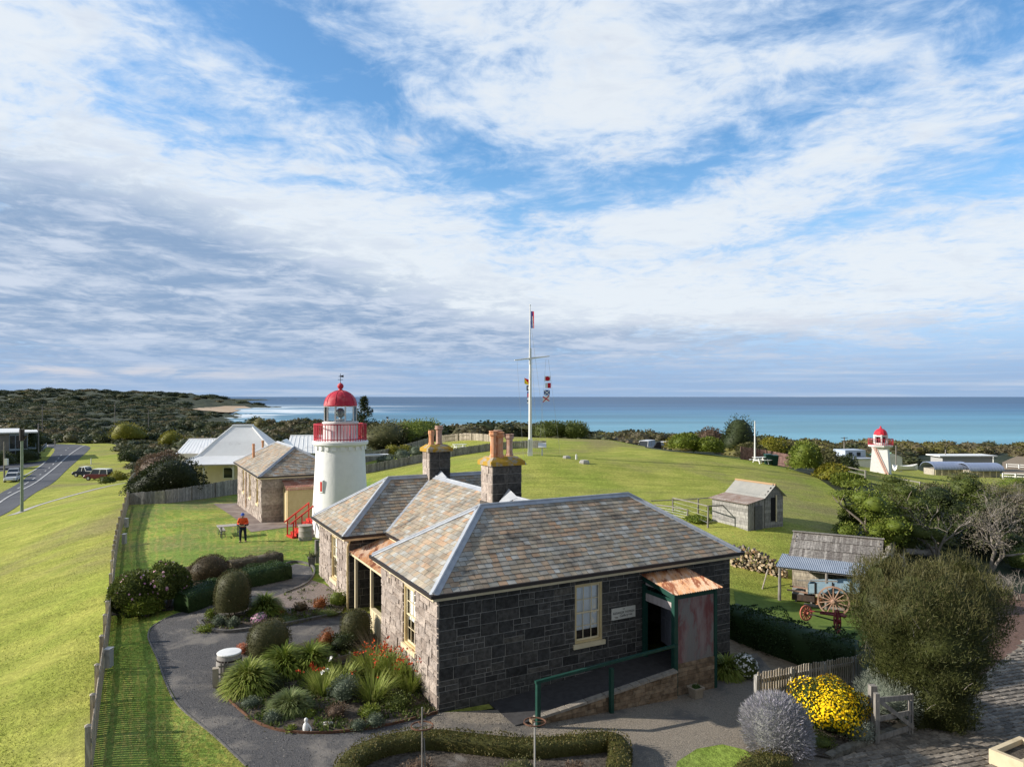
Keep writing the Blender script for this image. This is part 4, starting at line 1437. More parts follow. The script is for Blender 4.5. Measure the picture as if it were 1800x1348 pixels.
def store():
    t = thing('stone_storehouse', 'brown stone storehouse with hipped slate roof and tall cream windows beside the white lighthouse', 'storehouse', sp(3, 6, .7))
    ze, zr, W, L, I = 4.03, 5.80, 6.0, 12.9, .25
    Wt = [m_stone_w, m_mortar_w]
    holes = []
    for v in (2.1, 5.6, 9.2):
        x = L - I - v
        holes.append((x - .45, 1.9, x + .45, 3.72))
    stone_wall('side_wall', sp(I, L - I), -Vv, L - 2 * I, 0, ze - .08, holes, Wt, t, 31, hs=(.3, .42), ws=(.4, .8), depth=.04)
    stone_wall('front_wall', sp(I, I), U, W - 2 * I, 0, ze - .08, [], Wt, t, 32, plain=True, hs=(.36, .42), ws=(.6, .9))
    stone_wall('end_wall', sp(W - I, I), Vv, L - 2 * I, 0, ze - .08, [], Wt, t, 33, plain=True)
    stone_wall('back_wall', sp(W - I, L - I), -U, W - 2 * I, 0, ze - .08, [], Wt, t, 34, plain=True)
    for v in (2.1, 5.6, 9.2):
        sash_window('window', sp(I, v + .45), -Vv, .9, 1.9, 3.72, t, blind=.5)
    rnd = random.Random(7)
    a = W / 2
    A, B, C, D = sp(0, 0, ze), sp(W, 0, ze), sp(W, L, ze), sp(0, L, ze)
    R1, R2 = sp(a, a, zr), sp(a, L - a, zr)
    rf = MB()
    slate_face(rf, [A, B, R1], rnd)
    slate_face(rf, [D, A, R1, R2], rnd)
    slate_face(rf, [B, C, R2, R1], rnd)
    slate_face(rf, [C, D, R2], rnd)
    ro = rf.build('roof', [m_slate, m_slate_under], t)
    lc = MB()
    for p, r_, n1, n2 in ((A, R1, U, Vv), (B, R1, -U, Vv), (C, R2, -U, -Vv), (D, R2, U, -Vv)):
        lead_cap(lc, p, r_, n1, n2, .14)
    lead_cap(lc, R1, R2, U + Vector((0, 0, -.58)), -U + Vector((0, 0, -.58)), .14)
    lc.build('ridge_cap', m_lead, ro)
    g, fc = MB(), MB()
    for p, q in ((D, A), (A, B), (B, C)):
        d = (q - p).normalized()
        n = Vector((d.y, -d.x, 0))
        g.obox(p + Vector((0, 0, -.1)), q - p + d * .1, n * .1, (0, 0, .1))
        fc.obox(p - n * .035 + Vector((0, 0, -.2)), q - p, n * .03, (0, 0, .18))
    g.build('gutter', m_gutter, ro)
    fc.build('fascia', m_creamw, ro)
    dp = MB()
    dp.tube([sp(I - .08, 7.4, ze - .15), sp(I - .08, 7.4, .9)], .05, 8)
    dp.build('downpipe', Mt('pinkish pipe', (.5, .33, .22)), t)
    fl = MB()
    fl.tube([sp(1.0, 9.2, 4.6), sp(1.0, 9.2, 5.75)], .11, 8)
    fl.build('flue', m_pot, ro)
    # weatherboard lean-to
    an = MB()
    u0, u1, v0 = 1.75, 5.2, -1.25
    zt = lambda v: 3.2 + (v - v0) / (I - v0) * .46
    z = .75
    while z < 3.15:
        an.obox(sp(u0, v0, z), U * (u1 - u0), -Vv * .025, (0, 0, .155))
        an.obox(sp(u0, v0, z), Vv * (I - v0), -U * .025, (0, 0, .155))
        z += .17
    an.obox(sp(u0 + .02, v0 + .02, .5), U * (u1 - u0 - .04), Vv * (I - v0 - .04), (0, 0, 2.68))
    lo = an.build('lean_to', m_wboard, t)
    r_ = MB()
    corrugated(r_, sp(u0 - .15, v0 - .2, 3.17), U * (u1 - u0 + .3), sp(0, I, 3.68) - sp(0, v0 - .2, 3.17), (0, 0, 1))
    r_.build('lean_to_roof', Mt('rust red iron', (.3, .12, .08), (.4, .22, .16), 2, c3=(.46, .36, .3), s3=1.2, t3=(.55, .7)), lo)
    dr = MB()
    dr.obox(sp(u0 - .06, v0 + .35, .8), Vv * .8, -U * .03, (0, 0, 2.1))
    dr.build('door', m_cream, lo)
    tr = MB()
    for v in (v0 - .03, v0 + .25, v0 + 1.17):
        tr.obox(sp(u0 - .07, v, .75), Vv * .1, -U * .035, (0, 0, 2.35))
    tr.build('door_trim', m_creamw, lo)


store()

LH = Vector((-11.0, 45.6, .65))


def lighthouse():
    t = thing('lighthouse', 'round white stone lighthouse with red dome and red gallery railing behind the cottage', 'lighthouse', LH)
    c = LH
    zz = lambda y: CZ - (y - HY) / 27.4 - c.z
    tw = MB()
    prof = []
    for i in range(25):
        k = i / 24
        prof.append((1.88 - .36 * k - .02 * math.sin(k * math.pi), -.5 + (6.25 + .0) * k))
    tw.lathe(prof + [(1.5, 5.8)], c, 56)
    to = tw.build('tower', m_white, t, smooth=True)
    cb = MB()
    for k in range(20):                               # corbels under the gallery
        a = 2 * math.pi * k / 20
        d = Vector((math.cos(a), math.sin(a), 0))
        s = Vector((-d.y, d.x, 0))
        cb.obox(c + d * 1.42 - s * .13 + Vector((0, 0, 5.55)), d * .2, s * .26, (0, 0, .3))
    cb.build('corbel_band_trim', m_white, to)
    g = MB()
    g.lathe([(1.45, 5.72), (1.58, 5.76), (1.66, 5.84), (1.74, 5.9), (1.76, 6.06), (1.70, 6.12), (.5, 6.13)], c, 56)
    shade_auto(g.build('gallery', m_white, t))
    r_ = MB()
    z0, z1 = 6.12, zz(745)
    for k in range(52):
        a = 2 * math.pi * k / 52
        p = c + Vector((1.63 * math.cos(a), 1.63 * math.sin(a), z0))
        r_.tube([p, p + Vector((0, 0, z1 - z0))], .022 if k % 4 else .035, 5)
    for z in (z0 + .12, z1):
        r_.ring(c + Vector((0, 0, z)), (0, 0, 1), 1.66, .05, .06, 52)
    r_.build('railing_grille', m_red, t)
    mu = MB()
    mu.lathe([(1.08, 6.1), (1.08, zz(744)), (1.14, zz(744)), (1.14, zz(741.5)), (.95, zz(741.5))], c, 40)
    shade_auto(mu.build('lantern_wall', Mt('pinkish white render', (.7, .6, .6), (.74, .70, .69), 1.2, c3=(.6, .42, .4), s3=1, t3=(.6, .75)), t))
    z0, z1 = zz(742), zz(713)
    n = 10
    la = MB()
    V = [c + Vector((.99 * math.cos(2 * math.pi * (k + .35) / n), .99 * math.sin(2 * math.pi * (k + .35) / n), 0)) for k in range(n)]
    for k in range(n):
        p, q = V[k], V[(k + 1) % n]
        la.bar(p + Vector((0, 0, z0)), p + Vector((0, 0, z1)), .07, .07)
        for z in (z0 + .03, z1 - .03):
            la.bar(p + Vector((0, 0, z)), q + Vector((0, 0, z)), .06, .06)
    lo = la.build('lantern_frame', m_whitep, t)
    gl = MB()
    for k in range(n):
        p, q = V[k], V[(k + 1) % n]
        gl.obox(p + Vector((0, 0, z0 + .05)), (q - p), (p - c).normalized() * .01, (0, 0, z1 - z0 - .1))
    gl.build('lantern_glazing', m_glass_clear, lo)
    lm = MB()
    lm.lathe([(.14, 6.1), (.1, z0 + .1), (.34, z0 + .15), (.36, z0 + .2), (.1, z0 + .22), (.08, z0 + .3)], c, 14)
    lm.build('lamp_pedestal', m_steel, t)
    ln = MB()
    ln.lathe([(.12, z0 + .3), (.26, z0 + .42), (.32, z0 + .58), (.28, z0 + .74), (.14, z0 + .88), (.06, z0 + .9)], c, 16)
    ln.build('lens', Mt('lens glass', (.12, .16, .15), (.3, .3, .22), 6, rough=.1, spec=.8), t)
    dm = MB()
    zt = zz(713)
    dprof = [(1.0, zt - .03), (1.05, zt), (1.05, zt + .05)]
    for k in range(1, 12):
        a = k / 12 * math.pi / 2
        dprof.append((1.01 * math.cos(a) ** .9, zt + .05 + .92 * math.sin(a)))
    dprof += [(.15, zt + .98), (.12, zt + 1.06)]
    dm.lathe(dprof, c, 40)
    do = shade_auto(dm.build('dome', m_red, t), 50)
    zb = zt + 1.05
    sr = MB()
    for k in range(10):
        a = 2 * math.pi * (k + .35) / 10
        pts = [c + Vector((1.03 * math.cos(b) * math.cos(a), 1.03 * math.cos(b) * math.sin(a), zt + .06 + .93 * math.sin(b))) for b in np.linspace(0, 1.4, 7)]
        sr.tube(pts, .014, 5)
    sr.build('dome_rib', m_red, do)
    bl = MB()
    bl.lathe([(.13, zb - .05), (.08, zb)] + [(.2 * math.sin(x), zb + .2 - .2 * math.cos(x)) for x in np.linspace(.4, 2.9, 10)] + [(.03, zb + .42)], c, 20)
    bl.build('finial_ball', m_red, do, smooth=True)
    vn = MB()
    vn.tube([c + Vector((0, 0, zb + .4)), c + Vector((0, 0, zb + 1.0))], .018, 6)
    for d in (Vector((1, 0, 0)), Vector((0, 1, 0))):
        vn.bar(c - d * .17 + Vector((0, 0, zb + .62)), c + d * .17 + Vector((0, 0, zb + .62)), .03)
    vn.add([c + Vector((-.16, 0, zb + .82)), c + Vector((.2, .0, zb + .76)), c + Vector((.2, 0, zb + .92)), c + Vector((-.16, .015, zb + .82)), c + Vector((.2, .015, zb + .76)), c + Vector((.2, .015, zb + .92))], [(0, 1, 2), (3, 5, 4), (0, 3, 4, 1), (1, 4, 5, 2), (2, 5, 3, 0)])
    vn.build('weathervane', m_gutter, do)
    # slit window with a red shutter, seen low on the left of the shaft
    a = math.atan2(-1.0, -.62)
    d = Vector((math.cos(a), math.sin(a), 0))
    s = Vector((-d.y, d.x, 0))
    rr = 1.67
    zw = zz(858)
    w = MB()
    w.obox(c + d * (rr - .25) - s * .2 + Vector((0, 0, zw - .08)), d * .3, s * .4, (0, 0, .78))
    wo = w.build('window_surround', m_white, t)
    w = MB()
    w.obox(c + d * (rr + .045) - s * .0 + Vector((0, 0, zw)), d * .02, s * .16, (0, 0, .6))
    w.build('red_shutter', m_redstep, wo)


lighthouse()


def stairs():
    b0, b1 = at(508, 936, 44.2), at(549, 911, 45.2)
    t = thing('red_staircase', 'short red timber staircase with handrail climbing to the white lighthouse', 'staircase', b0)
    d = Vector((b1.x - b0.x, b1.y - b0.y, 0))
    e = d.normalized()
    n = Vector((e.y, -e.x, 0))
    N = 6
    z0 = hz(b0.x, b0.y)
    rise = (b1.z - z0) / N
    sm = MB()
    for k in range(N):
        sm.obox(b0 + e * (d.length * k / N) - n * .45 + Vector((0, 0, z0 - b0.z + rise * (k + .55))), e * (d.length / N + .06), n * .9, (0, 0, .06))
        sm.obox(b0 + e * (d.length * k / N + .03) - n * .43 + Vector((0, 0, z0 - b0.z - .1)), e * .04, n * .86, (0, 0, rise * (k + .6) + .08))
    sm.build('tread_slats', m_redstep, t)
    for q in (.46, -.46):
        rl = MB()
        p0, p1 = b0 + n * q + Vector((0, 0, z0 - b0.z)), b0 + d + n * q + Vector((0, 0, z0 - b0.z + rise * N))
        rl.bar(p0 + Vector((0, 0, .95)) - e * .1, p1 + Vector((0, 0, .95)), .07, .08)
        rl.build('handrail', m_redstep, t)
        for k in (.06, .42, .98):
            po = MB()
            p = p0 + (p1 - p0) * k
            po.bar(p - Vector((0, 0, .3)), p + Vector((0, 0, .95)), .07, .07)
            po.build('post', m_redstep, t)
    dc = at(537, 931, 43.6)
    dc.z = hz(dc.x, dc.y)
    dm = MB()
    dm.lathe([(.40, -.1), (.41, .25), (.43, .27), (.41, .3), (.41, .58), (.43, .6), (.41, .63), (.41, .85), (.44, .88), (.44, .93), (.0, .95)], dc, 24)
    shade_auto(dm.build('concrete_drum', Mt('grey render', (.27, .245, .215), (.36, .33, .29), 3, bump=.4), loc=dc, label='squat grey stone drum standing at the foot of the red stairs', cat='drum'))
    pc = gp(557, 990)
    p = MB()
    p.tube([pc - Vector((0, 0, .2)), pc + Vector((0, 0, 1.25))], [.13, .11], 10)
    p.build('timber_post', m_boards, loc=pc, label='stout round grey timber post on the lawn beside the cottage end wall', cat='post')
    pl = gp(548, 995)
    k = MB()
    k.lathe([(.2, 0), (.27, .45), (.3, .48), (.22, .48), (.2, .4)], pl, 4, rot=R(60))
    bt = thing('planter_tub', 'square brown planter tub with a dry plant by the timber post', 'planter', pl)
    k.build('tub', m_boards, bt)
    tw = MB()
    rnd = random.Random(3)
    for i in range(40):
        q = pl + Vector((rnd.uniform(-.15, .15), rnd.uniform(-.15, .15), .4))
        tw.tube([q, q + Vector((rnd.uniform(-.2, .2), rnd.uniform(-.2, .2), rnd.uniform(.15, .4)))], .012, 3)
    tw.build('plant', leafmat('dry planter leaves', (.06, .08, .03), (.12, .11, .05)), bt)


stairs()


def gable_roof(mb, o, ex, ey, zr, over=.2, mi=0, th=.06):
    """two slopes; o: eave corner; ex: along the ridge; ey: across; zr: rise"""
    o, ex, ey = map(Vector, (o, ex, ey))
    r0 = o + ey / 2 + Vector((0, 0, zr))
    for a, b in ((o, r0), (o + ey, r0)):
        e = b - a
        nn = ex.cross(e).normalized()
        if nn.z < 0:
            nn = -nn
        mb.obox(a - ex.normalized() * over - e.normalized() * over, ex + ex.normalized() * 2 * over, e + e.normalized() * over, nn * th, mi)


def white_house():
    wh = frame((-36.2, 76.2, 0))
    ex, ey = Vector((.985, .17, 0)), Vector((-.17, .985, 0))
    w = lambda u, v, z=0.0: Vector((-36.0, 75.6, z)) + ex * u + ey * v
    g0 = hz(-31, 80) - .2
    t = thing('weatherboard_house', 'cream weatherboard house under a big pale iron bell-cast roof behind the paling fence', 'house', w(5, 5, g0))
    b = MB()
    b.obox(w(1.7, 1.8, g0), ex * 9, ey * 8, (0, 0, 2.9 - g0))
    b.build('wall', Mt('cream boards', (.72, .66, .55), (.66, .6, .5), 2), t)
    # bell-cast roof in rings
    r_ = MB()
    rings = [(0, 0, 12.2, 11, 2.30), (1.9, 1.9, 8.4, 7.2, 3.05), (3.3, 3.3, 5.4, 4.4, 4.55), (5.0, 5.0, 2.0, .9, 6.2)]
    P = []
    for (a, c, l, m, z) in rings:
        P.append([w(a, c, z), w(a + l, c, z), w(a + l, c + m, z), w(a, c + m, z)])
    for p, q in zip(P[:-1], P[1:]):
        for k in range(4):
            A, B, C, D = p[k], p[(k + 1) % 4], q[(k + 1) % 4], q[k]
            r_.poly([A, B, C, D])
            nn = (B - A).cross(D - A).normalized()
            m = max(4, int((B - A).length / .22))
            for j in range(m):                       # standing seams
                x = (j + .5) / m
                r_.bar(A + (B - A) * x, D + (C - D) * x, .02, .02, up=nn)
            r_.tube([A + nn * .02, D + nn * .02], .08, 6)
    r_.poly(P[-1])
    r_.obox(w(4.9, 4.9, 6.18), ex * 2.2, ey * 1.1, (0, 0, .16))
    ro = r_.build('roof', m_zinc, t)
    f = MB()
    for k in range(4):
        A, B = P[0][k], P[0][(k + 1) % 4]
        f.bar(A - Vector((0, 0, .07)), B - Vector((0, 0, .07)), .1, .14)
    f.build('gutter', Mt('cream grey gutter', (.45, .42, .38)), ro)
    for i, x in enumerate((.25, 3.0, 6.0, 9.0, 11.9)):
        p = MB()
        p.box(w(x, .25, g0), .13, .13, 2.3 - g0)
        for s in (-1, 1):
            p.bar(w(x + s * .08, .25, 1.75), w(x + s * .6, .25, 2.25), .06)
        p.build('verandah_post', m_whitep, t)
    for x, l in ((4.6, 1.2), (8.8, 1.1)):
        p = MB()
        p.obox(w(x, 1.78, .55), ex * l, -ey * .06, (0, 0, 1.3))
        fo = p.build('window_frame', m_whitep, t)
        p = MB()
        p.obox(w(x + .12, 1.72, .66), ex * (l - .24), -ey * .03, (0, 0, 1.08))
        p.build('pane', m_glass, fo)
    # wings behind, each with its own iron roof
    for (u, v, l, m, ze, rise, nm) in ((-1.6, 6.5, 6.0, 8.0, 3.0, 1.45, 'rear_wing'), (10.5, 6.0, 8.0, 7.5, 2.9, 1.9, 'rear_wing')):
        p = MB()
        p.obox(w(u + .3, v + .3, g0), ex * (l - .6), ey * (m - .6), (0, 0, ze - g0))
        wo = p.build(nm, Mt('pale boards', (.6, .57, .5)), t)
        p = MB()
        A, B, C, D = w(u, v, ze), w(u + l, v, ze), w(u + l, v + m, ze), w(u, v + m, ze)
        q = m / 2 * .45 if nm else 0
        R1, R2 = w(u + (.4 if u < 0 else .2), v + m / 2, ze + rise), w(u + l - 1.5, v + m / 2, ze + rise)
        for poly in ((A, B, R2, R1), (C, D, R1, R2), (B, C, R2), (D, A, R1)):
            p.poly(poly)
        for j in range(14):
            x = (j + .5) / 14
            p.bar(A + (B - A) * x + Vector((0, 0, .01)), R1 + (R2 - R1) * x + Vector((0, 0, .01)), .03, .04)
        p.tube([R1, R2], .08, 6)
        p.build('wing_roof', m_zinc, wo)
    p = MB()
    gable_roof(p, w(9.6, 2.6, 3.3), ey * 3.2, ex * 2.4, 1.3, .15)
    p.build('gable_roof', m_zinc, t)
    p = MB()
    p.add([w(9.7, 2.62, 3.3), w(11.9, 2.62, 3.3), w(10.8, 2.62, 4.5), w(9.7, 2.5, 3.3), w(11.9, 2.5, 3.3), w(10.8, 2.5, 4.5)], [(3, 4, 5), (0, 2, 1), (0, 1, 4, 3), (1, 2, 5, 4), (2, 0, 3, 5)])
    p.build('gable_wall', m_whitep, t)
    p = MB()
    p.tube([w(8.9, 1.2, 3.0), w(8.9, 1.2, 4.6)], .12, 8)
    p.lathe([(.15, 0), (.17, .2), (.1, .25)], w(8.9, 1.2, 4.5), 8)
    p.build('flue', m_pot, t)


white_house()


def modern_house():
    ex, ey = Vector((.82, .57, 0)), Vector((-.57, .82, 0))
    c0 = gd(16, 166)
    w = lambda u, v, z=0.0: Vector((c0.x, c0.y, 0)) + ex * u + ey * v + Vector((0, 0, z))
    g0, zt = -7, 1.0
    t = thing('modern_house', 'modern two-storey house with flat white roof and big corner windows across the road', 'house', w(-6, 4, g0))
    b = MB()
    b.obox(w(-16, 0, g0), ex * 16, ey * 11, (0, 0, zt - g0))
    b.build('wall', Mt('grey brown render', (.2, .185, .165), (.26, .24, .215), 1), t)
    b = MB()
    b.obox(w(0, .1, g0), ex * 3.6, ey * 9, (0, 0, zt - g0))
    b.build('glazed_bay', Mt('bluish white frame', (.3, .36, .42)), t)
    for k in range(3):
        for z in (-6.1, -2.6):
            q = MB()
            q.obox(w(.15 + k * 1.15, .1, z), ex * .98, -ey * .06, (0, 0, 3.0))
            q.build('window', m_glass, t)
    r_ = MB()
    r_.obox(w(-17, -.8, zt), ex * 22.6, ey * 12.6, (0, 0, .28))
    r_.add([w(-17, -.8, zt + .28), w(2.0, -.8, zt + .28), w(2.0, 11.8, zt + .7), w(-17, 11.8, zt + .9), w(-17, 11.8, zt + .28), w(2, 11.8, zt + .28)], [(0, 1, 2, 3), (3, 2, 5, 4), (1, 5, 2), (0, 3, 4)])
    ro = r_.build('roof', m_whitep, t)
    k = MB()
    k.box(w(-6, 5, zt + .5), 1.6, 1.0, .8)
    k.build('roof_vent', m_gutter, ro)
    b = MB()
    b.obox(w(3.7, 1, -2.9), ex * 1.6, ey * 6, (0, 0, .2))
    b.obox(w(5.2, 1, -2.7), ex * .06, ey * 6, (0, 0, 1))
    b.build('balcony', Mt('balcony glass', (.3, .36, .4), rough=.2), t)
    f = MB()
    P = catmull([gp(50, 806), gp(62, 803), gp(70, 795), gp(82, 786)], 4)
    for a, c in zip(P[:-1], P[1:]):
        f.obox(a - Vector((0, 0, .2)), c - a, Vector((0, .12, 0)), (0, 0, 1.5))
    f.build('garden_wall', Mt('pale wall', (.36, .37, .4), (.3, .31, .34), 2), loc=P[0], label='pale grey garden wall curving along the road beside the modern house', cat='wall')


modern_house()


def small_lighthouse():
    c = gd(1548, 110, -.3)
    c.z = -2.35
    t = thing('small_lighthouse', 'distant square white timber lighthouse with red dome near the sea', 'lighthouse', c)
    rot = R(10)
    q = math.sqrt(.5)
    tw = MB()
    tw.lathe([(1.34 / q, -.6), (1.34 / q, 0), (1.04 / q, 4.1)], c, 4, rot=rot + R(45) - R(45))
    to = tw.build('tower', m_whitep, t)
    bd = MB()
    for k in range(20):
        z = .1 + k * .2
        r_ = (1.35 - .3 * z / 4.1) / q
        bd.lathe([(r_ + .006, z), (r_ + .004, z + .02)], c, 4, rot=rot)
    bd.build('weatherboard_siding', Mt('board edge', (.5, .52, .55)), to)
    g = MB()
    g.lathe([(1.15, 3.7), (1.4, 4.1), (1.75, 4.2), (1.8, 4.45), (.6, 4.46)], c, 8, rot=rot + R(22.5))
    g.build('gallery', m_whitep, t)
    r_ = MB()
    for k in range(40):
        a = 2 * math.pi * k / 40
        p = c + Vector((1.74 * math.cos(a), 1.74 * math.sin(a), 4.45))
        r_.tube([p, p + Vector((0, 0, .95))], .03, 4)
    for z in (4.6, 5.4):
        r_.ring(c + Vector((0, 0, z)), (0, 0, 1), 1.77, .07, .06, 16)
    r_.build('railing_grille', m_red, t)
    n = 6
    la = MB()
    la.lathe([(1.0, 4.45), (1.0, 4.8), (.9, 4.8)], c, n, rot=.2)
    V = [c + Vector((.95 * math.cos(2 * math.pi * k / n + .2), .95 * math.sin(2 * math.pi * k / n + .2), 0)) for k in range(n)]
    for k in range(n):
        p, o = V[k], V[(k + 1) % n]
        la.bar(p + Vector((0, 0, 4.7)), p + Vector((0, 0, 6.0)), .2, .2)
        la.bar(p + Vector((0, 0, 5.9)), o + Vector((0, 0, 5.9)), .15, .3)
    la.build('lantern_frame', m_whitep, t)
    i_ = MB()
    i_.lathe([(.7, 4.5), (.7, 5.8)], c, 6)
    i_.build('lantern_glazing', Mt('maroon shade', (.08, .015, .02), rough=.3), t)
    dm = MB()
    dm.lathe([(.97, 5.98), (1.0, 6.06)] + [(.95 * math.cos(a), 6.06 + .95 * math.sin(a)) for a in np.linspace(.1, 1.35, 8)] + [(.16, 7.05), (.1, 7.3), (.03, 7.4)], c, 12)
    dm.build('dome', Mt('bright red paint', (.55, .03, .05), rough=.4), t)
    ld = MB()
    f = Vector((-.574, -.819, 0))
    s = Vector((-f.y, f.x, 0)) * -1
    for k in (0, .28):
        ld.bar(c + f * 1.46 - s * (1.2 - k) + Vector((0, 0, .1)), c + f * 1.2 + s * (.6 + k) + Vector((0, 0, 4.2)), .06, .06)
    ld.build('diagonal_brace_rail', Mt('orange paint', (.6, .16, .06)), t)


small_lighthouse()


def far_buildings():
    # white outbuildings behind the small lighthouse
    ex, ey = Vector((.98, .2, 0)), Vector((-.2, .98, 0))
    c = gd(1486, 150)
    c.z = -5.9
    w = lambda u, v, z=0.0: c + ex * u + ey * v + Vector((0, 0, z))
    t = thing('white_outbuilding', 'low white building with blue grey upper storey behind the distant lighthouse', 'building', c)
    b = MB()
    b.obox(w(0, 0, -1), ex * 7, ey * 5, (0, 0, 3.2))
    b.build('wall', m_whitep, t)
    b = MB()
    b.obox(w(2.2, 3, 1.5), ex * 5, ey * 4, (0, 0, 2.4))
    b.build('upper_storey', Mt('blue grey boards', (.4, .46, .55)), t)
    for x in (3.0, 5.0):
        q = MB()
        q.obox(w(x, 2.95, 2.6), ex * .9, -ey * .05, (0, 0, .8))
        q.build('window', m_glass, t)
    b = MB()
    b.obox(w(-.4, -.3, 2.2), ex * 7.6, ey * 3.5, (0, 0, .15))
    b.build('roof', Mt('blue grey roof', (.34, .38, .45)), t)
    c2 = gd(1570, 150)
    c2.z = -5.6
    t2 = thing('gabled_shed', 'white shed with green roof beside the distant lighthouse', 'shed', c2)
    w2 = lambda u, v, z=0.0: c2 + ex * u + ey * v + Vector((0, 0, z))
    b = MB()
    b.obox(w2(-.3, 2, -1), ex * 4.2, ey * 4, (0, 0, 3.2))
    b.add([w2(-.3, 1.98, 2.2), w2(3.9, 1.98, 2.2), w2(1.2, 1.98, 3.1), w2(-.3, 1.9, 2.2), w2(3.9, 1.9, 2.2), w2(1.2, 1.9, 3.1)], [(3, 4, 5), (0, 2, 1), (0, 1, 4, 3), (1, 2, 5, 4), (2, 0, 3, 5)])
    b.build('wall', m_whitep, t2)
    b = MB()
    b.poly([w2(1.2, 1.8, 3.2), w2(4.6, 1.8, 2.0), w2(5.4, 7, 2.4), w2(1.6, 7, 3.5)])
    b.poly([w2(-.6, 1.8, 2.1), w2(1.2, 1.8, 3.2), w2(1.6, 7, 3.5), w2(-.4, 7, 2.3)])
    b.build('roof', Mt('green roof', (.16, .28, .2)), t2)
    # boat on the grass
    c3 = gd(1592, 146)
    c3.z = hz(c3.x, c3.y) + .4
    t3 = thing('white_boat', 'white open boat hull standing on the grass beside the distant lighthouse', 'boat', c3)
    b = MB()
    secs = []
    for k in range(9):
        s = k / 8
        half = .95 * math.sin(math.pi * min(.98, .12 + s * .62)) + .02 if s < 1 else .05
        half = [0.75, .9, .98, 1.0, .98, .9, .72, .42, .04][k]
        x = -2.6 + 5.4 * s
        sh = .35 * (2 * s - .9) ** 2
        secs.append([w_ for w_ in ((x, -half, 1.1 + sh), (x, -half * .75, .45 + sh * .4), (x, 0, .1 + .3 * max(0, s - .75)), (x, half * .75, .45 + sh * .4), (x, half, 1.1 + sh), (x, half * .85, 1.1 + sh), (x, 0, .5 + sh * .5), (x, -half * .85, 1.1 + sh))])
    vs = [c3 + ex * p[0] + ey * p[1] + Vector((0, 0, p[2])) for s in secs for p in s]
    fs = [(k * 8 + i, k * 8 + (i + 1) % 8, k * 8 + 8 + (i + 1) % 8, k * 8 + 8 + i) for k in range(8) for i in range(8)]
    b.add(vs, fs + [tuple(range(8)), tuple(reversed(range(64, 72)))])
    b.build('hull', m_whitep, t3)
    b = MB()
    for x in (-1.5, 0, 1.3):
        b.obox(c3 + ex * x - ey * .85 + Vector((0, 0, .85)), ex * .25, ey * 1.7, (0, 0, .05))
    b.build('thwart_plank', m_boards, t3)
    # barrel-roofed shelters
    for (pa, pb, d, lab) in ((1641, 1704, 160, 'curved blue grey roof stable block beyond the bare trees, nearer the boat'), (1703, 1764, 157, 'second curved blue grey roof stable block with an open end beside white rail fence')):
        p, q = gd(pa, d), gd(pb, d)
        g0 = -8.3
        t = thing('vaulted_shelter', lab, 'shelter', Vector((p.x, p.y, g0)), 'curved roof shelters')
        L = q - p
        L.z = 0
        e = L.normalized()
        n = Vector((-e.y, e.x, 0))
        b = MB()
        b.obox(Vector((p.x, p.y, g0)) + e * .4 + n * .5, L - e * .8, n * 4, (0, 0, 1.5))
        b.build('wall', Mt('tan blocks', (.42, .38, .31), (.32, .29, .25), 1.2), t)
        b = MB()
        R_ = 2.9
        prof = [(2.5 - R_ * math.cos(a), -6.85 - g0 + 1.45 * math.sin(a)) for a in np.linspace(0, math.pi, 15)]
        for k in range(14):
            A, B = prof[k], prof[k + 1]
            P = [Vector((p.x, p.y, g0)) + n * A[0] + Vector((0, 0, A[1])), Vector((p.x, p.y, g0)) + n * B[0] + Vector((0, 0, B[1]))]
            b.obox(P[0], P[1] - P[0], L, (0, 0, .12))
            for j in range(12):
                b.bar(P[0] + L * ((j + .5) / 12) + Vector((0, 0, .15)), P[1] + L * ((j + .5) / 12) + Vector((0, 0, .10)), .05, .05)
        b.build('curved_roof', Mt('blue grey iron', (.2, .245, .36), (.24, .285, .4), .6, rough=.5), t)
        for k in range(6):
            po = MB()
            po.box(Vector((p.x, p.y, g0)) + e * (.3 + (L.length - .6) * k / 5) - n * .2, .12, .12, 1.6)
            po.build('post', m_creamw, t)
        gb = MB()
        a0 = Vector((q.x, q.y, g0)) - e * .15
        pts = [a0 + n * x + Vector((0, 0, z)) for x, z in prof]
        gb.add(pts + [v - e * .1 for v in pts], [tuple(range(15)), tuple(reversed(range(15, 30)))] + [(i, i + 1, 16 + i, 15 + i) for i in range(14)])
        gb.build('end_gable', Mt('slate blue panel', (.1, .13, .19)), t)
    p = gd(1664, 175)
    b = MB()
    t = thing('long_white_roof', 'thin pale flat roof just showing behind the curved blue grey shelter', 'building', Vector((p.x, p.y, -9)))
    b.obox(Vector((p.x - 1, p.y, -9)), (12.5, .5, 0), (0, 5, 0), (0, 0, 3.8))
    b.build('wall', Mt('grey wall', (.35, .35, .35)), t)
    b = MB()
    b.obox(Vector((p.x - 2, p.y - .6, -5.2)), (14.5, .5, 0), (0, 6, 0), (0, 0, .25))
    b.build('roof', m_whitep, t)


far_buildings()


def boards(mb, o, d, L, z0, top, w=.16, n=None, rnd=None, mi=0, vert=True, th=.025):
    """upright boards from o along d"""
    x = 0
    o, d = Vector(o), Vector(d)
    n = Vector((d.y, -d.x, 0)) if n is None else n
    while x < L - .02:
        c = min(x + w, L)
        j = rnd.uniform(-.02, .02)
        mb.obox(o + d * (x + .006) + Vector((0, 0, z0)), d * (c - x - .012), n * (th * rnd.uniform(.8, 1.5)), (0, 0, top((x + c) / 2) - z0 + j), mi, rnd.random())
        x = c


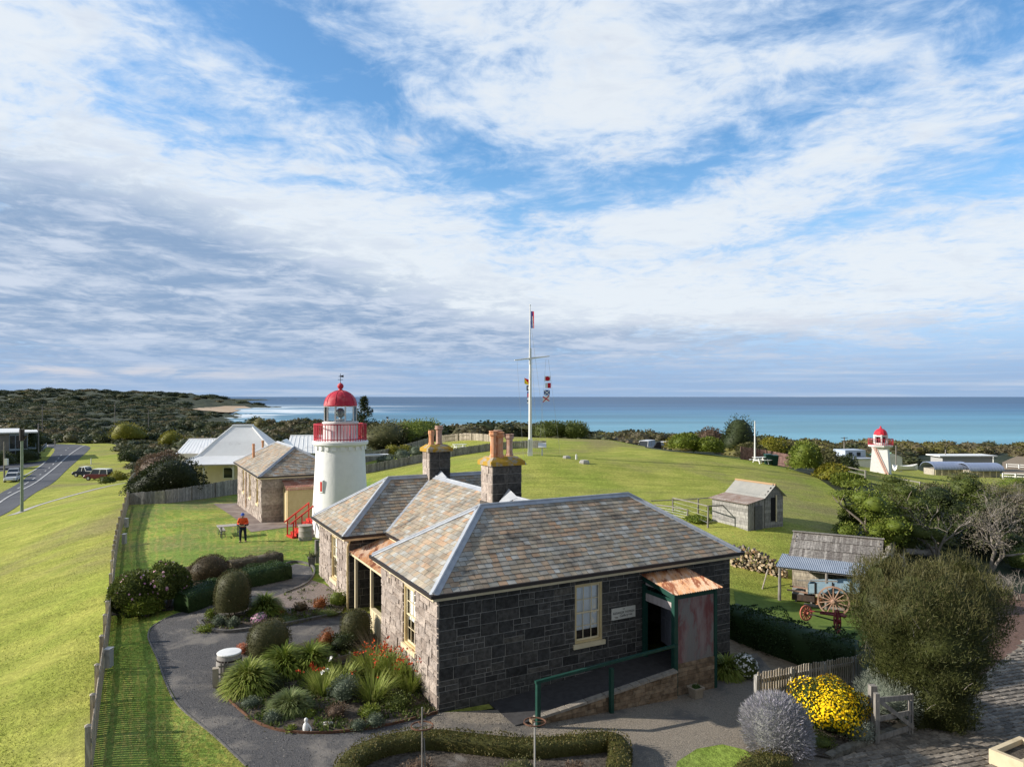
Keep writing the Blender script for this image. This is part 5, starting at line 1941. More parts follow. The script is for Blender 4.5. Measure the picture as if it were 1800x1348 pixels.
def hut():
    o = Vector((15.3, 46.0, 0))
    w = frame(o)
    t = thing('timber_hut', 'small grey timber hut with pitched roof and rusty lean-to on the lawn', 'hut', w(1.5, 1.5, .8))
    rnd = random.Random(14)
    Ln = 3.2
    b = MB()
    b.obox(w(1.46, .03, .3), U * 1.66, Vv * Ln, (0, 0, 2.75))
    b.obox(w(.02, .03, .3), U * 1.44, Vv * Ln, (0, 0, 2.35))
    b.add([w(1.46, .03, 3.05), w(3.12, .03, 3.05), w(2.3, .03, 3.68), w(1.46, Ln, 3.05), w(3.12, Ln, 3.05), w(2.3, Ln, 3.68)], [(0, 1, 2), (3, 5, 4), (1, 4, 5, 2), (2, 5, 3, 0)])
    bo = b.build('wall_core', m_dark, t)
    b = MB()
    z = .45                                           # overlapping boards
    while z < 3.62:
        hw = .83 if z < 3.0 else .83 * (3.7 - z) / .7
        b.obox(w(2.3 - hw, 0, z), U * (2 * hw), -Vv * .03, (0, 0, .2), 0, rnd.random())
        if z < 2.95:
            b.obox(w(3.15, 0, z), Vv * Ln, U * .03, (0, 0, .2), 0, rnd.random())
        z += .21
    z = .6
    while z < 2.55:
        b.obox(w(0, .03, z), Vv * Ln, -U * .03, (0, 0, .2), 0, rnd.random())
        z += .21
    boards(b, w(0, .03), U, 1.46, .5, lambda x: 2.62 + .28 * x / 1.46, .17, -Vv, rnd)
    b.build('board_cladding', m_paling, t)
    d = MB()
    d.obox(w(.5, -.05, .7), U * .68, -Vv * .03, (0, 0, 1.75))
    d.build('door', Mt('dark grey door', (.1, .1, .105), (.14, .14, .14), 6), t)
    d = MB()
    d.obox(w(2.0, -.035, 1.35), U * .42, -Vv * .02, (0, 0, 1.55))
    wo = d.build('dark_window_panel', m_dark, t)  # near-black slab on the wall, the inside's shade put into its colour
    d = MB()
    d.obox(w(2.42, -.045, 1.3), U * .09, -Vv * .05, (0, 0, 1.75))
    d.build('window_post_trim', m_creamw, wo)
    r_ = MB()
    e1 = w(1.28, -.18, 2.92)
    rid = w(2.3, -.18, 3.74)
    for (a, L) in ((e1, rid - e1), (w(3.36, -.18, 2.92), rid - w(3.36, -.18, 2.92))):
        nn = L.cross(Vv)
        nn = nn if nn.z > 0 else -nn
        corrugated(r_, a, Vv * (Ln + .36), L, nn.normalized())
    ro = r_.build('roof', Mt('pale iron roof', (.42, .41, .38), (.36, .36, .34), 1.5, c3=(.33, .25, .18), s3=1, t3=(.58, .75)), t)
    k = MB()
    k.tube([rid + Vector((0, 0, .02)), rid + Vv * (Ln + .36) + Vector((0, 0, .02))], .07, 6)
    k.build('ridge_cap', Mt('rusty ridge', (.4, .26, .14)), ro)
    r_ = MB()
    corrugated(r_, w(-.25, -.12, 2.62), Vv * (Ln + .3), w(1.4, 0, 2.92) - w(-.25, 0, 2.62), (0, 0, 1))
    r_.build('lean_to_roof', Mt('rust streaked iron', (.5, .41, .36), (.4, .3, .25), 2, c3=(.3, .14, .08), s3=1.4, t3=(.58, .7)), t)
    # the fowl pen beside it
    pen = thing('animal_pen', 'old post and wire pen with grey timber rails beside the hut', 'pen', gp(1215, 905))
    rails = (((1144, 893, .55), (1262, 891, .75)), ((1183, 899, 1.0), (1244, 928, 1.45)), ((1151, 900, .55), (1208, 915, .75)), ((1244, 928, 1.45), (1275, 919, 1.2)))
    for (px, py, h) in ((1183, 899, 1.0), (1208, 915, .8), (1244, 928, 1.5), (1262, 891, .9), (1275, 919, 1.3), (1227, 903, 1.1), (1151, 900, .6)):
        p = gp(px, py)
        q = MB()
        q.tube([p - Vector((0, 0, .2)), p + Vector((rnd.uniform(-.05, .05), 0, h))], [.07, .05], 7)
        q.build('post', m_boards, pen)
    for a, c in rails:
        p, q_ = gp(a[0], a[1], a[2]), gp(c[0], c[1], c[2])
        q = MB()
        m_ = (p + q_) / 2 + Vector((0, 0, rnd.uniform(-.05, .05)))
        q.tube([p, m_, q_], .045, 6)
        q.build('rail', m_boards, pen)
    q = MB()
    for a, c in rails[1:]:
        for h in (.25, .5, .75):
            q.tube([gp(a[0], a[1], a[2] * h), gp(c[0], c[1], c[2] * h)], .008, 3)
    q.build('wire_netting', m_steel, pen)


hut()

SH = Vector((15.94, 40.0, 0))
E1 = Vector((.868, -.497, 0))
NF = Vector((-.497, -.868, 0))
shp = lambda a, w, z=0.0: SH + E1 * a + NF * w + Vector((0, 0, z))


def cart_shed():
    g = -1.5
    t = thing('cart_shed', 'open-fronted cart shed with shingle roof and blue grey iron skillion', 'shed', shp(2, 1, g))
    rnd = random.Random(5)
    L = 4.3
    zr, ze, zv = 1.97, .95, .72
    r_ = MB()
    slate_face(r_, [shp(-.1, 1.78, ze), shp(L + .1, 1.78, ze), shp(L + .1, 0, zr), shp(-.1, 0, zr)], rnd, .72, (.09, .17), .03)
    slate_face(r_, [shp(L + .1, -1.78, ze), shp(-.1, -1.78, ze), shp(-.1, 0, zr), shp(L + .1, 0, zr)], rnd, .72, (.09, .17), .03)
    ro = r_.build('shingle_roof', [m_shingle, m_slate_under], t)
    k = MB()
    k.bar(shp(-.15, .05, zr + .05), shp(L + .15, .05, zr + .05), .16, .05)
    k.build('ridge_board', m_boards, ro)
    r_ = MB()
    corrugated(r_, shp(-.45, 3.55, zv), E1 * (L + .9), shp(0, 1.55, ze + .06) - shp(0, 3.55, zv), (0, 0, 1), .012, .09)
    r_.build('skillion_roof', m_tin_grey, t)
    b = MB()
    z = g
    while z < .85:                                   # weatherboards, the closed bay
        b.obox(shp(.1, 1.6, z), E1 * 1.55, NF * .035, (0, 0, .19), 0, rnd.random())
        b.obox(shp(.1, -1.6, z), NF * 3.2, -E1 * .035, (0, 0, .19), 0, rnd.random())
        b.obox(shp(L - .1, -1.6, z), NF * 3.2, E1 * .035, (0, 0, .19), 0, rnd.random())
        b.obox(shp(.1, -1.6, z), E1 * (L - .2), -NF * .035, (0, 0, .19), 0, rnd.random())
        z += .2
    for zz_, hw in ((.97, 1.3), (1.2, 1.0), (1.42, .75), (1.62, .45)):
        for a, s in ((L - .1, 1), (.1, -1)):
            b.obox(shp(a, -hw, zz_), NF * 2 * hw, E1 * .035 * s, (0, 0, .22), 0, rnd.random())
    b.obox(shp(1.65, 1.6, g), -NF * 2.6, E1 * .03, (0, 0, 2.3), 0, .3)
    b.build('weatherboard_cladding', m_palew, t)
    for a in (-.3, 1.95, L + .25):
        p = MB()
        q = shp(a, 3.4)
        p.tube([Vector((q.x, q.y, hz(q.x, q.y) - .2)), Vector((q.x + .02, q.y, zv - .02))], [.09, .075], 8)
        p.build('post', m_boards, t)
    p = MB()
    p.bar(shp(-.4, 3.4, zv - .06), shp(L + .4, 3.4, zv - .06), .1, .1)
    p.build('verandah_beam', m_boards, t)


cart_shed()
# ------------------------------------------------------------------ fences, poles, flags and small things
m_mast = Mt('white mast paint', (.78, .78, .78), (.72, .72, .72), 2, rough=.45)


def ground_line(pix, n=8):
    P = catmull([gp(*p) for p in pix], n)
    return P


def walk(P, step):
    """points every `step` along a polyline"""
    out, acc, nxt = [], 0.0, 0.0
    for a, b in zip(P[:-1], P[1:]):
        d = Vector((b.x - a.x, b.y - a.y, 0))
        l = d.length
        if l < 1e-6:
            continue
        while nxt <= acc + l:
            k = (nxt - acc) / l
            x, y = a.x + d.x * k, a.y + d.y * k
            out.append((Vector((x, y, hz(x, y))), d.normalized()))
            nxt += step
        acc += l
    return out


def picket_fence():
    t = thing('picket_fence', 'long pale timber picket fence running up the lawn away from the garden path', 'fence', gp(185, 1140))
    P = ground_line([(157, 1360), (172, 1240), (186, 1140), (197, 1040), (206, 960), (216, 920), (226, 887)])
    rnd = random.Random(9)
    pk = MB()
    for p, d in walk(P, .15):
        n = Vector((d.y, -d.x, 0))
        h = 1.12 + rnd.uniform(-.02, .02)
        q = p - d * .055 + n * .045
        a, b, c, e = q, q + d * .11, q + d * .11 + Vector((0, 0, h - .07)), q + Vector((0, 0, h - .07))
        m = q + d * .055 + Vector((0, 0, h))
        s = n * .022
        pk.add([a, b, c, m, e, a + s, b + s, c + s, m + s, e + s], [(0, 1, 2, 3, 4), (9, 8, 7, 6, 5), (0, 5, 6, 1), (1, 6, 7, 2), (2, 7, 8, 3), (3, 8, 9, 4), (4, 9, 5, 0)], 0, rnd.random())
    pk.build('picket_slats', m_palew, t)
    for h in (.28, .82):
        r_ = MB()
        W = walk(P, 2.4)
        for (p, d), (q, _) in zip(W[:-1], W[1:]):
            n = Vector((d.y, -d.x, 0)) * .02
            r_.bar(p + n + Vector((0, 0, h)), q + n + Vector((0, 0, h)), .045, .10, 0, rnd.random())
        r_.build('rail', m_palew, t)
    for p, d in walk(P, 2.4):
        po = MB()
        n = Vector((d.y, -d.x, 0))
        c = p - n * .03
        h = 1.22
        po.box(c - Vector((0, 0, .3)), .13, .13, h + .3, 0, rnd.random(), math.atan2(d.y, d.x))
        po.lathe([(.11, 0), (.0, .06)], c + Vector((0, 0, h)), 4, 0, .6, math.atan2(d.y, d.x) + R(45))
        po.build('post', m_palew, t)
    for (px, py, hh) in ((184, 1190, 'nearest the garden path'), (215, 965, 'second in line, level with the picnic bench'), (219, 935, 'farthest, close to the paling fence corner')):
        p = gp(px, py)
        b = MB()
        b.box(p + Vector((.13, 0, .35)), .2, .26, .6)
        b.box(p + Vector((.13, 0, .95)), .23, .29, .03)
        b.build('utility_box', Mt('grey utility box', (.3, .31, .32), rough=.5), loc=p, label='grey metal box fixed to the picket fence, ' + hh, cat='utility box', group='grey boxes along the picket fence')


picket_fence()


def paling_fence(pix, h0, h1, label, mat=m_paling, step=.15, rail=True, group=None, pts=None, posts=3.0, gap=.01):
    P = pts or ground_line(pix)
    t = thing('paling_fence', label, 'fence', P[len(P) // 2], group)
    rnd = random.Random(len(label))
    mb = MB()
    W = walk(P, step)
    for i, (p, d) in enumerate(W):
        h = h0 + (h1 - h0) * i / len(W) + rnd.uniform(-.03, .03)
        n = Vector((d.y, -d.x, 0))
        mb.obox(p - Vector((0, 0, .15)), d * (step - gap), n * .02 * rnd.uniform(.8, 1.6), (0, 0, h + .15), 0, rnd.random())
    mb.build('paling_boards', mat, t)
    W2 = walk(P, posts)
    for i, (p, d) in enumerate(W2):
        h = h0 + (h1 - h0) * i / len(W2)
        po = MB()
        n = Vector((d.y, -d.x, 0))
        po.box(p + n * .07 - Vector((0, 0, .2)), .1, .1, h + .22, 0, .2, math.atan2(d.y, d.x))
        po.build('post', mat, t)
    for k in (.25, .8):
        r_ = MB()
        for i, ((p, d), (q, _)) in enumerate(zip(W2[:-1], W2[1:])):
            h = h0 + (h1 - h0) * i / len(W2)
            n = Vector((d.y, -d.x, 0)) * -.03
            r_.bar(p + n + Vector((0, 0, h * k)), q + n + Vector((0, 0, h * k)), .05, .09)
        r_.build('rail', mat, t)
    return t


paling_fence([(227, 888), (290, 885), (350, 878), (424, 868), (470, 862)], 1.0, 1.65, 'grey paling fence between the lawn and the weatherboard house')
paling_fence([(224, 884), (226, 866), (238, 852)], 1.1, 1.6, 'short dark paling fence end meeting the picket fence corner')
paling_fence([(634, 834), (700, 821), (787, 804), (888, 790), (960, 788)], 1.0, .95, 'grey paling fence climbing the hill lawn from the lighthouse to the flagstaff')
paling_fence(None, 1.15, 1.1, 'grey paling fence at the far side of the picnic garden', pts=catmull([gd(640, 92), gd(700, 97), (gd(752, 103))], 6))
paling_fence(None, 1.1, 1.0, 'sunlit pale paling fence behind the white picnic table', m_palew, pts=catmull([gd(772, 105), gd(815, 103.5), gd(862, 98)], 6), gap=.02)  # sunlit stretch of the same fence, sun put into the paler palings
paling_fence(None, 1.5, 1.5, 'reddish brown paling fence behind the white flagpole', Mt('red brown palings', (.2, .12, .11), tint=((.17, .1, .09), (.24, .15, .13))), pts=catmull([gd(1302, 84), gd(1345, 84), gd(1392, 82)], 5))


def post_rail(pts, label, mat, h=1.1, nrail=2, group=None, step=2.6, w=.12):
    P = [Vector(p) for p in pts]
    t = thing('post_and_rail_fence', label, 'fence', P[0], group)
    W = walk(P, step)
    for p, d in W:
        po = MB()
        po.box(p - Vector((0, 0, .2)), w * 1.2, w * 1.2, h + .3)
        po.build('post', mat, t)
    for k in range(nrail):
        r_ = MB()
        z = h * (1 - .45 * k)
        for (p, d), (q, _) in zip(W[:-1], W[1:]):
            r_.bar(p + Vector((0, 0, z)), q + Vector((0, 0, z)), .06, w)
        r_.build('rail', mat, t)


m_railgrey = Mt('weathered rail', (.26, .24, .22), (.34, .32, .3), 3)
post_rail(catmull([gd(1448, 92), gd(1490, 92), gd(1540, 90)], 4), 'weathered two-rail timber fence before the distant lighthouse', m_railgrey, 1.2)
post_rail(catmull([gd(1575, 86), gd(1625, 84), gd(1660, 84)], 4), 'weathered two-rail timber fence behind the bare grey tree', m_railgrey, 1.2)
post_rail(catmull([gd(1763, 150), gd(1800, 148), gd(1850, 146)], 4), 'white two-rail fence beside the curved roof shelter', m_whitep, 1.2, 2, None, 2.2, .2)
post_rail(catmull([gd(1770, 185), gd(1850, 180)], 4), 'farther white rail fence along the sandy yard', m_whitep, 1.2, 2, None, 2.6, .2)
drape('sandy_yard', [gd(1762, 200), gd(1762, 170), gd(1880, 160), gd(1880, 230), gd(1800, 235)], m_tanpath, .2, .012)


def mast():
    c = gp(932, 801)
    t = thing('flagstaff', 'tall white flagstaff with crossed yard standing on the hill lawn', 'flagstaff', c)
    s = c.y / F
    Z = lambda py: CZ - (py - HY) * s
    m = MB()
    m.tube([c - Vector((0, 0, .3)), Vector((c.x, c.y, Z(700))), Vector((c.x + .02, c.y, Z(612)))], [.19, .16, .12], 12)
    m.build('mast', m_mast, t)
    m = MB()
    m.tube([Vector((c.x - .05, c.y - .16, Z(640))), Vector((c.x - .02, c.y - .12, Z(538)))], [.09, .045], 10)
    m.lathe([(.03, 0), (.09, .05), (.09, .1), (.02, .15)], Vector((c.x - .02, c.y - .12, Z(538))), 10)
    m.build('topmast', m_mast, t)
    m = MB()
    a, b = Vector((c.x - 1.6, c.y - .9, Z(633) + .02)), Vector((c.x + 2.0, c.y + .9, Z(627)))
    a.z = CZ - (633 - HY) * (c.y - .9) / F
    b.z = CZ - (626 - HY) * (c.y + .9) / F
    m.tube([a, (a + b) / 2, b], [.05, .09, .05], 10)
    m.build('yard', m_mast, t)
    m = MB()
    m.box(c - Vector((0, 0, .3)), .5, .5, .7)
    m.box(c + Vector((-.18, 0, .4)), .1, .5, 1.3)
    m.box(c + Vector((.18, 0, .4)), .1, .5, 1.3)
    m.build('tabernacle', m_mast, t)
    rg = []
    for (x, px, py) in ((-1.35, 920, 805), (1.6, 947, 800), (1.85, 985, 800), (.2, 944, 795)):
        top = Vector((c.x + x, c.y, Z(632)))
        rg.append((top, gp(px, py)))
    m = MB()
    for a, b in rg:
        m.tube([a, b], .012, 4)
    m.tube([Vector((c.x, c.y, Z(560))), gp(962, 795)], .012, 4)
    m.build('rope_halyard', Mt('pale rope', (.5, .5, .5)), t)
    return c, s, Z


MAST = mast()


def flag(px, py, w, h, kind, label, tilt=0.0, name='signal_flag', yaw=0):
    c, s, Z = MAST
    w, h = w * 1.2, h * 1.15
    o = Vector(((px - CX) * s, c.y + .1, Z(py)))
    cols = {'r': (.55, .02, .04), 'w': (.75, .75, .75), 'b': (.03, .06, .25), 'y': (.7, .5, .03), 'k': (.03, .03, .05)}
    mats = []
    idx = {}
    for k, v in cols.items():
        if k not in flagmats:
            flagmats[k] = Mt('bunting ' + k, v, v, rough=.8, leaf=.5)
        idx[k] = len(mats)
        mats.append(flagmats[k])
    n = 14
    vs, fs, mi = [], [], []
    ex = Vector((math.cos(yaw), math.sin(yaw), 0))
    for j in range(n + 1):
        for i in range(n + 1):
            x, y = i / n, j / n
            wave = .06 * math.sin(x * 6 + y * 2) * w
            p = o + ex * ((x - .5) * w) + Vector((0, 0, (y - .5) * h + tilt * (x - .5) * w)) + Vector((-ex.y, ex.x, 0)) * wave
            vs.append(p)
    for j in range(n):
        for i in range(n):
            x, y = (i + .5) / n - .5, (j + .5) / n - .5
            fs.append((j * (n + 1) + i, j * (n + 1) + i + 1, (j + 1) * (n + 1) + i + 1, (j + 1) * (n + 1) + i))
            mi.append(idx[kind(x, y)])
    ob = link_np(name, vs, fs, mats, None, o, None, mi, True)
    tag(ob, label, 'flag', 'signal flags on the flagstaff halyards' if name == 'signal_flag' else None)


flagmats = {}
flag(962.5, 665.5, .5, .46, lambda x, y: 'r' if x * x + y * y < .17 and x > -.38 else 'w', 'white signal flag with a big red disc, topmost of the right-hand hoist')
flag(963.5, 677.5, .48, .46, lambda x, y: 'r' if x > -.05 else 'w', 'signal flag half white half red, second of the right-hand hoist')
flag(961.5, 690, .5, .46, lambda x, y: 'w' if abs(abs(x) - abs(y)) < .12 else 'b', 'blue signal flag with a white diagonal cross on the hoist above the red crossed flag')
flag(960, 701, .58, .52, lambda x, y: 'r' if abs(abs(x) - abs(y)) < .11 else 'w', 'white signal flag with a red diagonal cross, lowest of the right-hand hoist', .2)
flag(926.5, 671, .45, .5, lambda x, y: 'r' if y > -x * .8 else 'y', 'red and yellow signal flag split diagonally, topmost beside the white mast', -.4)
flag(929.3, 682, .36, .44, lambda x, y: 'w' if abs(x) < .25 and abs(y) < .25 else 'k', 'dark blue signal flag with a white square close to the mast')
flag(930, 693, .3, .52, lambda x, y: 'b' if y > .12 else 'r', 'signal flag blue above red close to the white mast')
flag(930, 704.5, .3, .48, lambda x, y: ('k' if (int((x + .5) * 3) + int((y + .5) * 3)) % 2 else 'w'), 'black and white chequered signal flag, lowest beside the white mast')
flag(936.2, 562, .3, 1.5, lambda x, y: 'r' if (x + .25 * y) > .12 else ('w' if abs(x + .25 * y) < .12 and y < .2 else 'b'), 'drooping red and blue ensign at the top of the flagstaff', 0, 'ensign', .5)


def hill_bits():
    c = gp(1000 - 47, 801)
    t = thing('information_lectern', 'white sloping information lectern on a post beside the flagstaff', 'sign', c)
    m = MB()
    m.box(c, .16, .12, 1.0)
    m.build('post', m_whitep, t)
    m = MB()
    e = Vector((1, .25, 0)).normalized()
    m.obox(c - e * .42 + Vector((0, -.3, .85)), e * .85, Vector((0, .55, .4)), (0, -.03, .05))
    m.build('panel', m_whitep, t)
    for (px, py, w, h, lab, nm, ct) in ((996, 806, .8, .3, 'low grey flat stone block on the hill lawn nearest the flagstaff', 'stone_block', 'stone'), (1013, 808, .22, .55, 'small white marker peg standing between the two stones on the hill', 'marker_peg', 'marker'), (1027, 815, 1.0, .38, 'rough low stone block farthest from the flagstaff', 'stone_block', 'stone'), (921, 817, .45, .25, 'little grey stone on the lawn below the flagstaff', 'stone_block', 'stone')):
        p = gp(px, py)
        m = MB()
        rnd = random.Random(px)
        pr = [(w * .5, -.1), (w * .52, h * .4), (w * .4, h * .9), (w * .2, h)]
        m.lathe(pr, p, 7, rot=rnd.random(), sy=.7)
        m.build(nm, m_whitep if nm == 'marker_peg' else Mt('field stone', (.34, .33, .31), (.42, .41, .39), 3), loc=p, label=lab, cat=ct)
    # second flagpole
    p = gp(1327, 811)
    t = thing('white_flagpole', 'bare white flagpole beside the white picnic table', 'flagpole', p)
    m = MB()
    top = CZ - (742 - HY) * p.y / F
    m.tube([p - Vector((0, 0, .2)), Vector((p.x, p.y, top))], [.12, .06], 8)
    m.build('pole', m_mast, t)
    m = MB()
    m.lathe([(.05, 0), (.1, .06), (.05, .13)], Vector((p.x, p.y, top)), 8)
    m.build('cap', m_mast, t)
    p = gd(681, 165)
    t = thing('white_lamp_pole', 'thin white pole with dark top among the coastal bushes', 'pole', p)
    m = MB()
    top = CZ - (735 - HY) * 165 / F
    m.tube([p, Vector((p.x, p.y, top))], [.16, .12], 6)
    m.build('pole', m_mast, t)
    m = MB()
    m.box(Vector((p.x, p.y, top)), .5, .5, .3)
    m.build('lamp_head', m_gutter, t)
    for (px, py, lab, gr) in ((1350, 812, 'dark green wheelie bin next to the red brown fence, nearer the flagpole', 1), (1361, 813, 'dark green wheelie bin next to the red brown fence, farther from the flagpole', 1)):
        p = gd(px, 80.5)
        t = thing('wheelie_bin', lab, 'bin', p, 'green bins on the hill')
        m = MB()
        m.add([p + Vector(v) for v in ((-.28, -.3, .05), (.28, -.3, .05), (.28, .3, .05), (-.28, .3, .05), (-.36, -.4, 1.1), (.36, -.4, 1.1), (.36, .4, 1.1), (-.36, .4, 1.1))], [(3, 2, 1, 0), (0, 1, 5, 4), (1, 2, 6, 5), (2, 3, 7, 6), (3, 0, 4, 7), (4, 5, 6, 7)])
        m.build('bin_body', m_green, t)
        m = MB()
        m.obox(p + Vector((-.38, -.43, 1.11)), (.76, 0, 0), (0, .88, .06), (0, 0, .07))
        m.build('lid', m_green, t)
    b = gd(1154, 118)
    m = MB()
    m.add([b + Vector(v) for v in ((-.9, 0, 0), (.9, 0, 0), (.15, .2, 1.5), (.75, .2, 1.6), (-.9, .8, 0), (.9, .8, 0), (.15, .7, 1.5), (.75, .7, 1.6))], [(0, 1, 3, 2), (5, 4, 6, 7), (0, 2, 6, 4), (1, 5, 7, 3), (2, 3, 7, 6), (4, 5, 1, 0)])
    m.build('canvas_cover', Mt('black canvas', (.015, .016, .02)), loc=b, label='black canvas covered shape leaning between the two white vans', cat='cover')


hill_bits()


def picnic_table(loc, rot, mat, label, L=1.8, cat='picnic table', group=None, name='picnic_table'):
    t = thing(name, label, cat, loc, group)
    c, s = math.cos(rot), math.sin(rot)
    w = lambda x, y, z: loc + Vector((x * c - y * s, x * s + y * c, z))
    ex, ey = w(1, 0, 0) - loc, w(0, 1, 0) - loc
    m = MB()
    for k in range(5):
        m.obox(w(-L / 2, -.36 + k * .146, .72), ex * L, ey * .135, (0, 0, .04))
    m.build('table_top', mat, t)
    for sgn in (-1, 1):
        m = MB()
        m.obox(w(-L / 2, sgn * .72 - .14, .43), ex * L, ey * .28, (0, 0, .04))
        m.build('seat', mat, t)
    for x in (-L * .33, L * .33):
        m = MB()
        m.bar(w(x, -.3, .72), w(x, -.62, 0), .05, .1)
        m.bar(w(x, .3, .72), w(x, .62, 0), .05, .1)
        m.bar(w(x, -.8, .41), w(x, .8, .41), .05, .1)
        m.build('leg_frame', mat, t)
    return t


picnic_table(gp(1337, 815), R(20), m_whitep, 'white picnic table at the foot of the bare white flagpole')
picnic_table(gp(808, 791), R(25), m_whitep, 'white picnic table in the fenced garden on the hill')


def lawn_table():
    # trestle table and loose bench by the man in orange
    p = gp(407, 944)
    t = thing('trestle_table', 'weathered slatted table on dark steel legs beside the man in orange', 'table', p)
    ex, ey = U, Vv
    m = MB()
    tp = lambda a, b, z: p + ex * a + ey * b + Vector((0, 0, z))
    for k in range(5):
        m.obox(tp(-.85, -.4 + k * .16, .74), ex * 1.5, ey * .15, (0, 0, .035))
    m.build('table_top', Mt('pale weathered slats', (.36, .32, .29), (.44, .4, .36), 6), t)
    st = Mt('dark steel legs', (.06, .07, .075))
    for a in (-.6, .4):
        m = MB()
        for b in (-.3, .3):
            m.bar(tp(a, b, .74), tp(a, b * 1.1, 0), .045)
        m.bar(tp(a, -.32, .3), tp(a, .32, .3), .03)
        m.bar(tp(a, -.3, .7), tp(a, .3, .7), .03)
        m.build('leg', st, t)
    p = gp(390, 942)
    t = thing('garden_bench', 'short backless bench on the lawn next to the trestle table', 'bench', p)
    m = MB()
    tp2 = lambda a, b, z: p + ex * a + ey * b + Vector((0, 0, z))
    for k in range(2):
        m.obox(tp2(-.14 + k * .15, -.75, .43), ex * .14, ey * 1.5, (0, 0, .035))
    m.build('seat', Mt('bench slats', (.36, .33, .3)), t)
    for b in (-.55, .5):
        m = MB()
        m.bar(tp2(-.1, b, .43), tp2(-.14, b, 0), .04)
        m.bar(tp2(.1, b, .43), tp2(.14, b, 0), .04)
        m.bar(tp2(-.12, b, .2), tp2(.12, b, .2), .03)
        m.build('leg', st, t)
    c = gp(652, 820)
    t = thing('garden_shelter', 'low flat white roofed garden shelter behind the hill fence', 'shelter', c)
    m = MB()
    q = gd(640, 88)
    e = Vector((.92, .39, 0))
    m.obox(q + e * -.2 + Vector((0, 0, 1.25)), e * 3.4, Vector((-.39, .92, 0)) * 1.2, (0, 0, .18))
    m.build('roof', m_whitep, t)
    for x in (0, 2.9):
        for y in (.1, 1.0):
            m = MB()
            m.box(q + e * x + Vector((-.39, .92, 0)) * y - Vector((0, 0, .2)), .14, .14, 1.45)
            m.build('post', m_whitep, t)


lawn_table()


def pole(px, top, d, r, label, mat, base_px=None, bottom=None, cross=False, tname='power_pole'):
    p = gp(px if base_px is None else base_px, bottom) if bottom else gd(px, d)
    t = thing(tname, label, 'pole', p)
    zt = CZ - (top - HY) * p.y / F
    m = MB()
    x = (px - CX) / F * p.y
    m.tube([p - Vector((0, 0, .4)), Vector((x, p.y, zt))], [r, r * .75], 10)
    m.build('shaft', mat, t)
    if cross:
        m = MB()
        for dz in cross:
            m.bar(Vector((x - .9, p.y - .25, zt - dz)), Vector((x + .9, p.y + .2, zt - dz)), .1, .12)
        m.build('crossarm', m_gutter, t)
    return t, Vector((x, p.y, zt))


m_polegreen = Mt('green tinged timber', (.2, .25, .19), (.26, .31, .25), 2)
m_polegrey = Mt('grey timber pole', (.2, .18, .165), (.26, .24, .22), 2)
tp_, tt_ = pole(38.5, 757, 0, .17, 'pale green timber pole with black fitting on the verge, nearest the camera', m_polegreen, bottom=900)
m = MB()
m.tube([tt_ - Vector((0, 0, 1.1)), tt_ + Vector((0, 0, .15))], .26, 8)
m.tube([tt_ - Vector((-.2, 0, .9)), tt_ - Vector((-.55, 0, .5))], .1, 6)
m.build('pole_fitting', m_gutter, tp_)
t_, q_ = pole(7.5, 776, 0, .16, 'weathered pole with a pale letterbox beside the parked white cars', m_polegrey, bottom=848)
m = MB()
p_ = gp(7.5, 848)
m.box(p_ + Vector((.5, -.2, 3.0)), .5, .4, 1.1)
m.build('letterbox', m_whitep, t_)
pole(67.5, 744, 0, .17, 'grey power pole on the grass island in front of the modern house', m_polegrey, bottom=808, cross=(.5,))
pole(96.5, 770, 228, .14, 'short pole at the far bend of the road', m_polegrey)
pole(74.5, 711, 330, .2, 'distant power pole above the bushes beyond the modern house', m_polegrey, cross=(.5,))
pole(202, 707, 420, .24, 'tall distant power pole in the middle of the scrub', m_polegrey, cross=(.6,))
pole(261, 720, 500, .2, 'faint far power pole between the scrub and the beach', m_polegrey, cross=(.6,))
pole(1484, 768, 170, .16, 'aerial mast left of the distant white lighthouse', m_polegrey, cross=(.2, .9))
pole(1575, 783, 150, .12, 'thin grey pole right of the distant white lighthouse', m_polegrey)
pole(1662, 790, 178, .14, 'thin pole behind the curved roof shelter', m_polegrey)
pole(1746, 803, 172, .14, 'thin pale pole with crossarm at the end of the curved roof', m_whitep, cross=(.3,))
p_ = gp(160, 816)
m = MB()
m.tube([p_, p_ + Vector((0, 0, 1.3))], .1, 6)
m.build('guide_post', m_whitep, loc=p_, label='little white guide post on the grass above the parked cars', cat='post')
p_ = at(1338, 1043, 38.2)
q_ = at(1350, 1000, 39.5)
m = MB()
m.tube([Vector((p_.x, p_.y, hz(p_.x, p_.y) - .1)), q_], .035, 6)
m.build('leaning_stick', m_palew, loc=p_, label='thin pale stick leaning out of the dark ivy hedge', cat='stick')
p_ = gp(1497, 946)
m = MB()
m.tube([p_ - Vector((0, 0, .1)), p_ + Vector((0, 0, .8))], .06, 6)
m.build('white_stake', m_whitep, loc=p_, label='short white stake standing behind the cart shed roof', cat='stake')


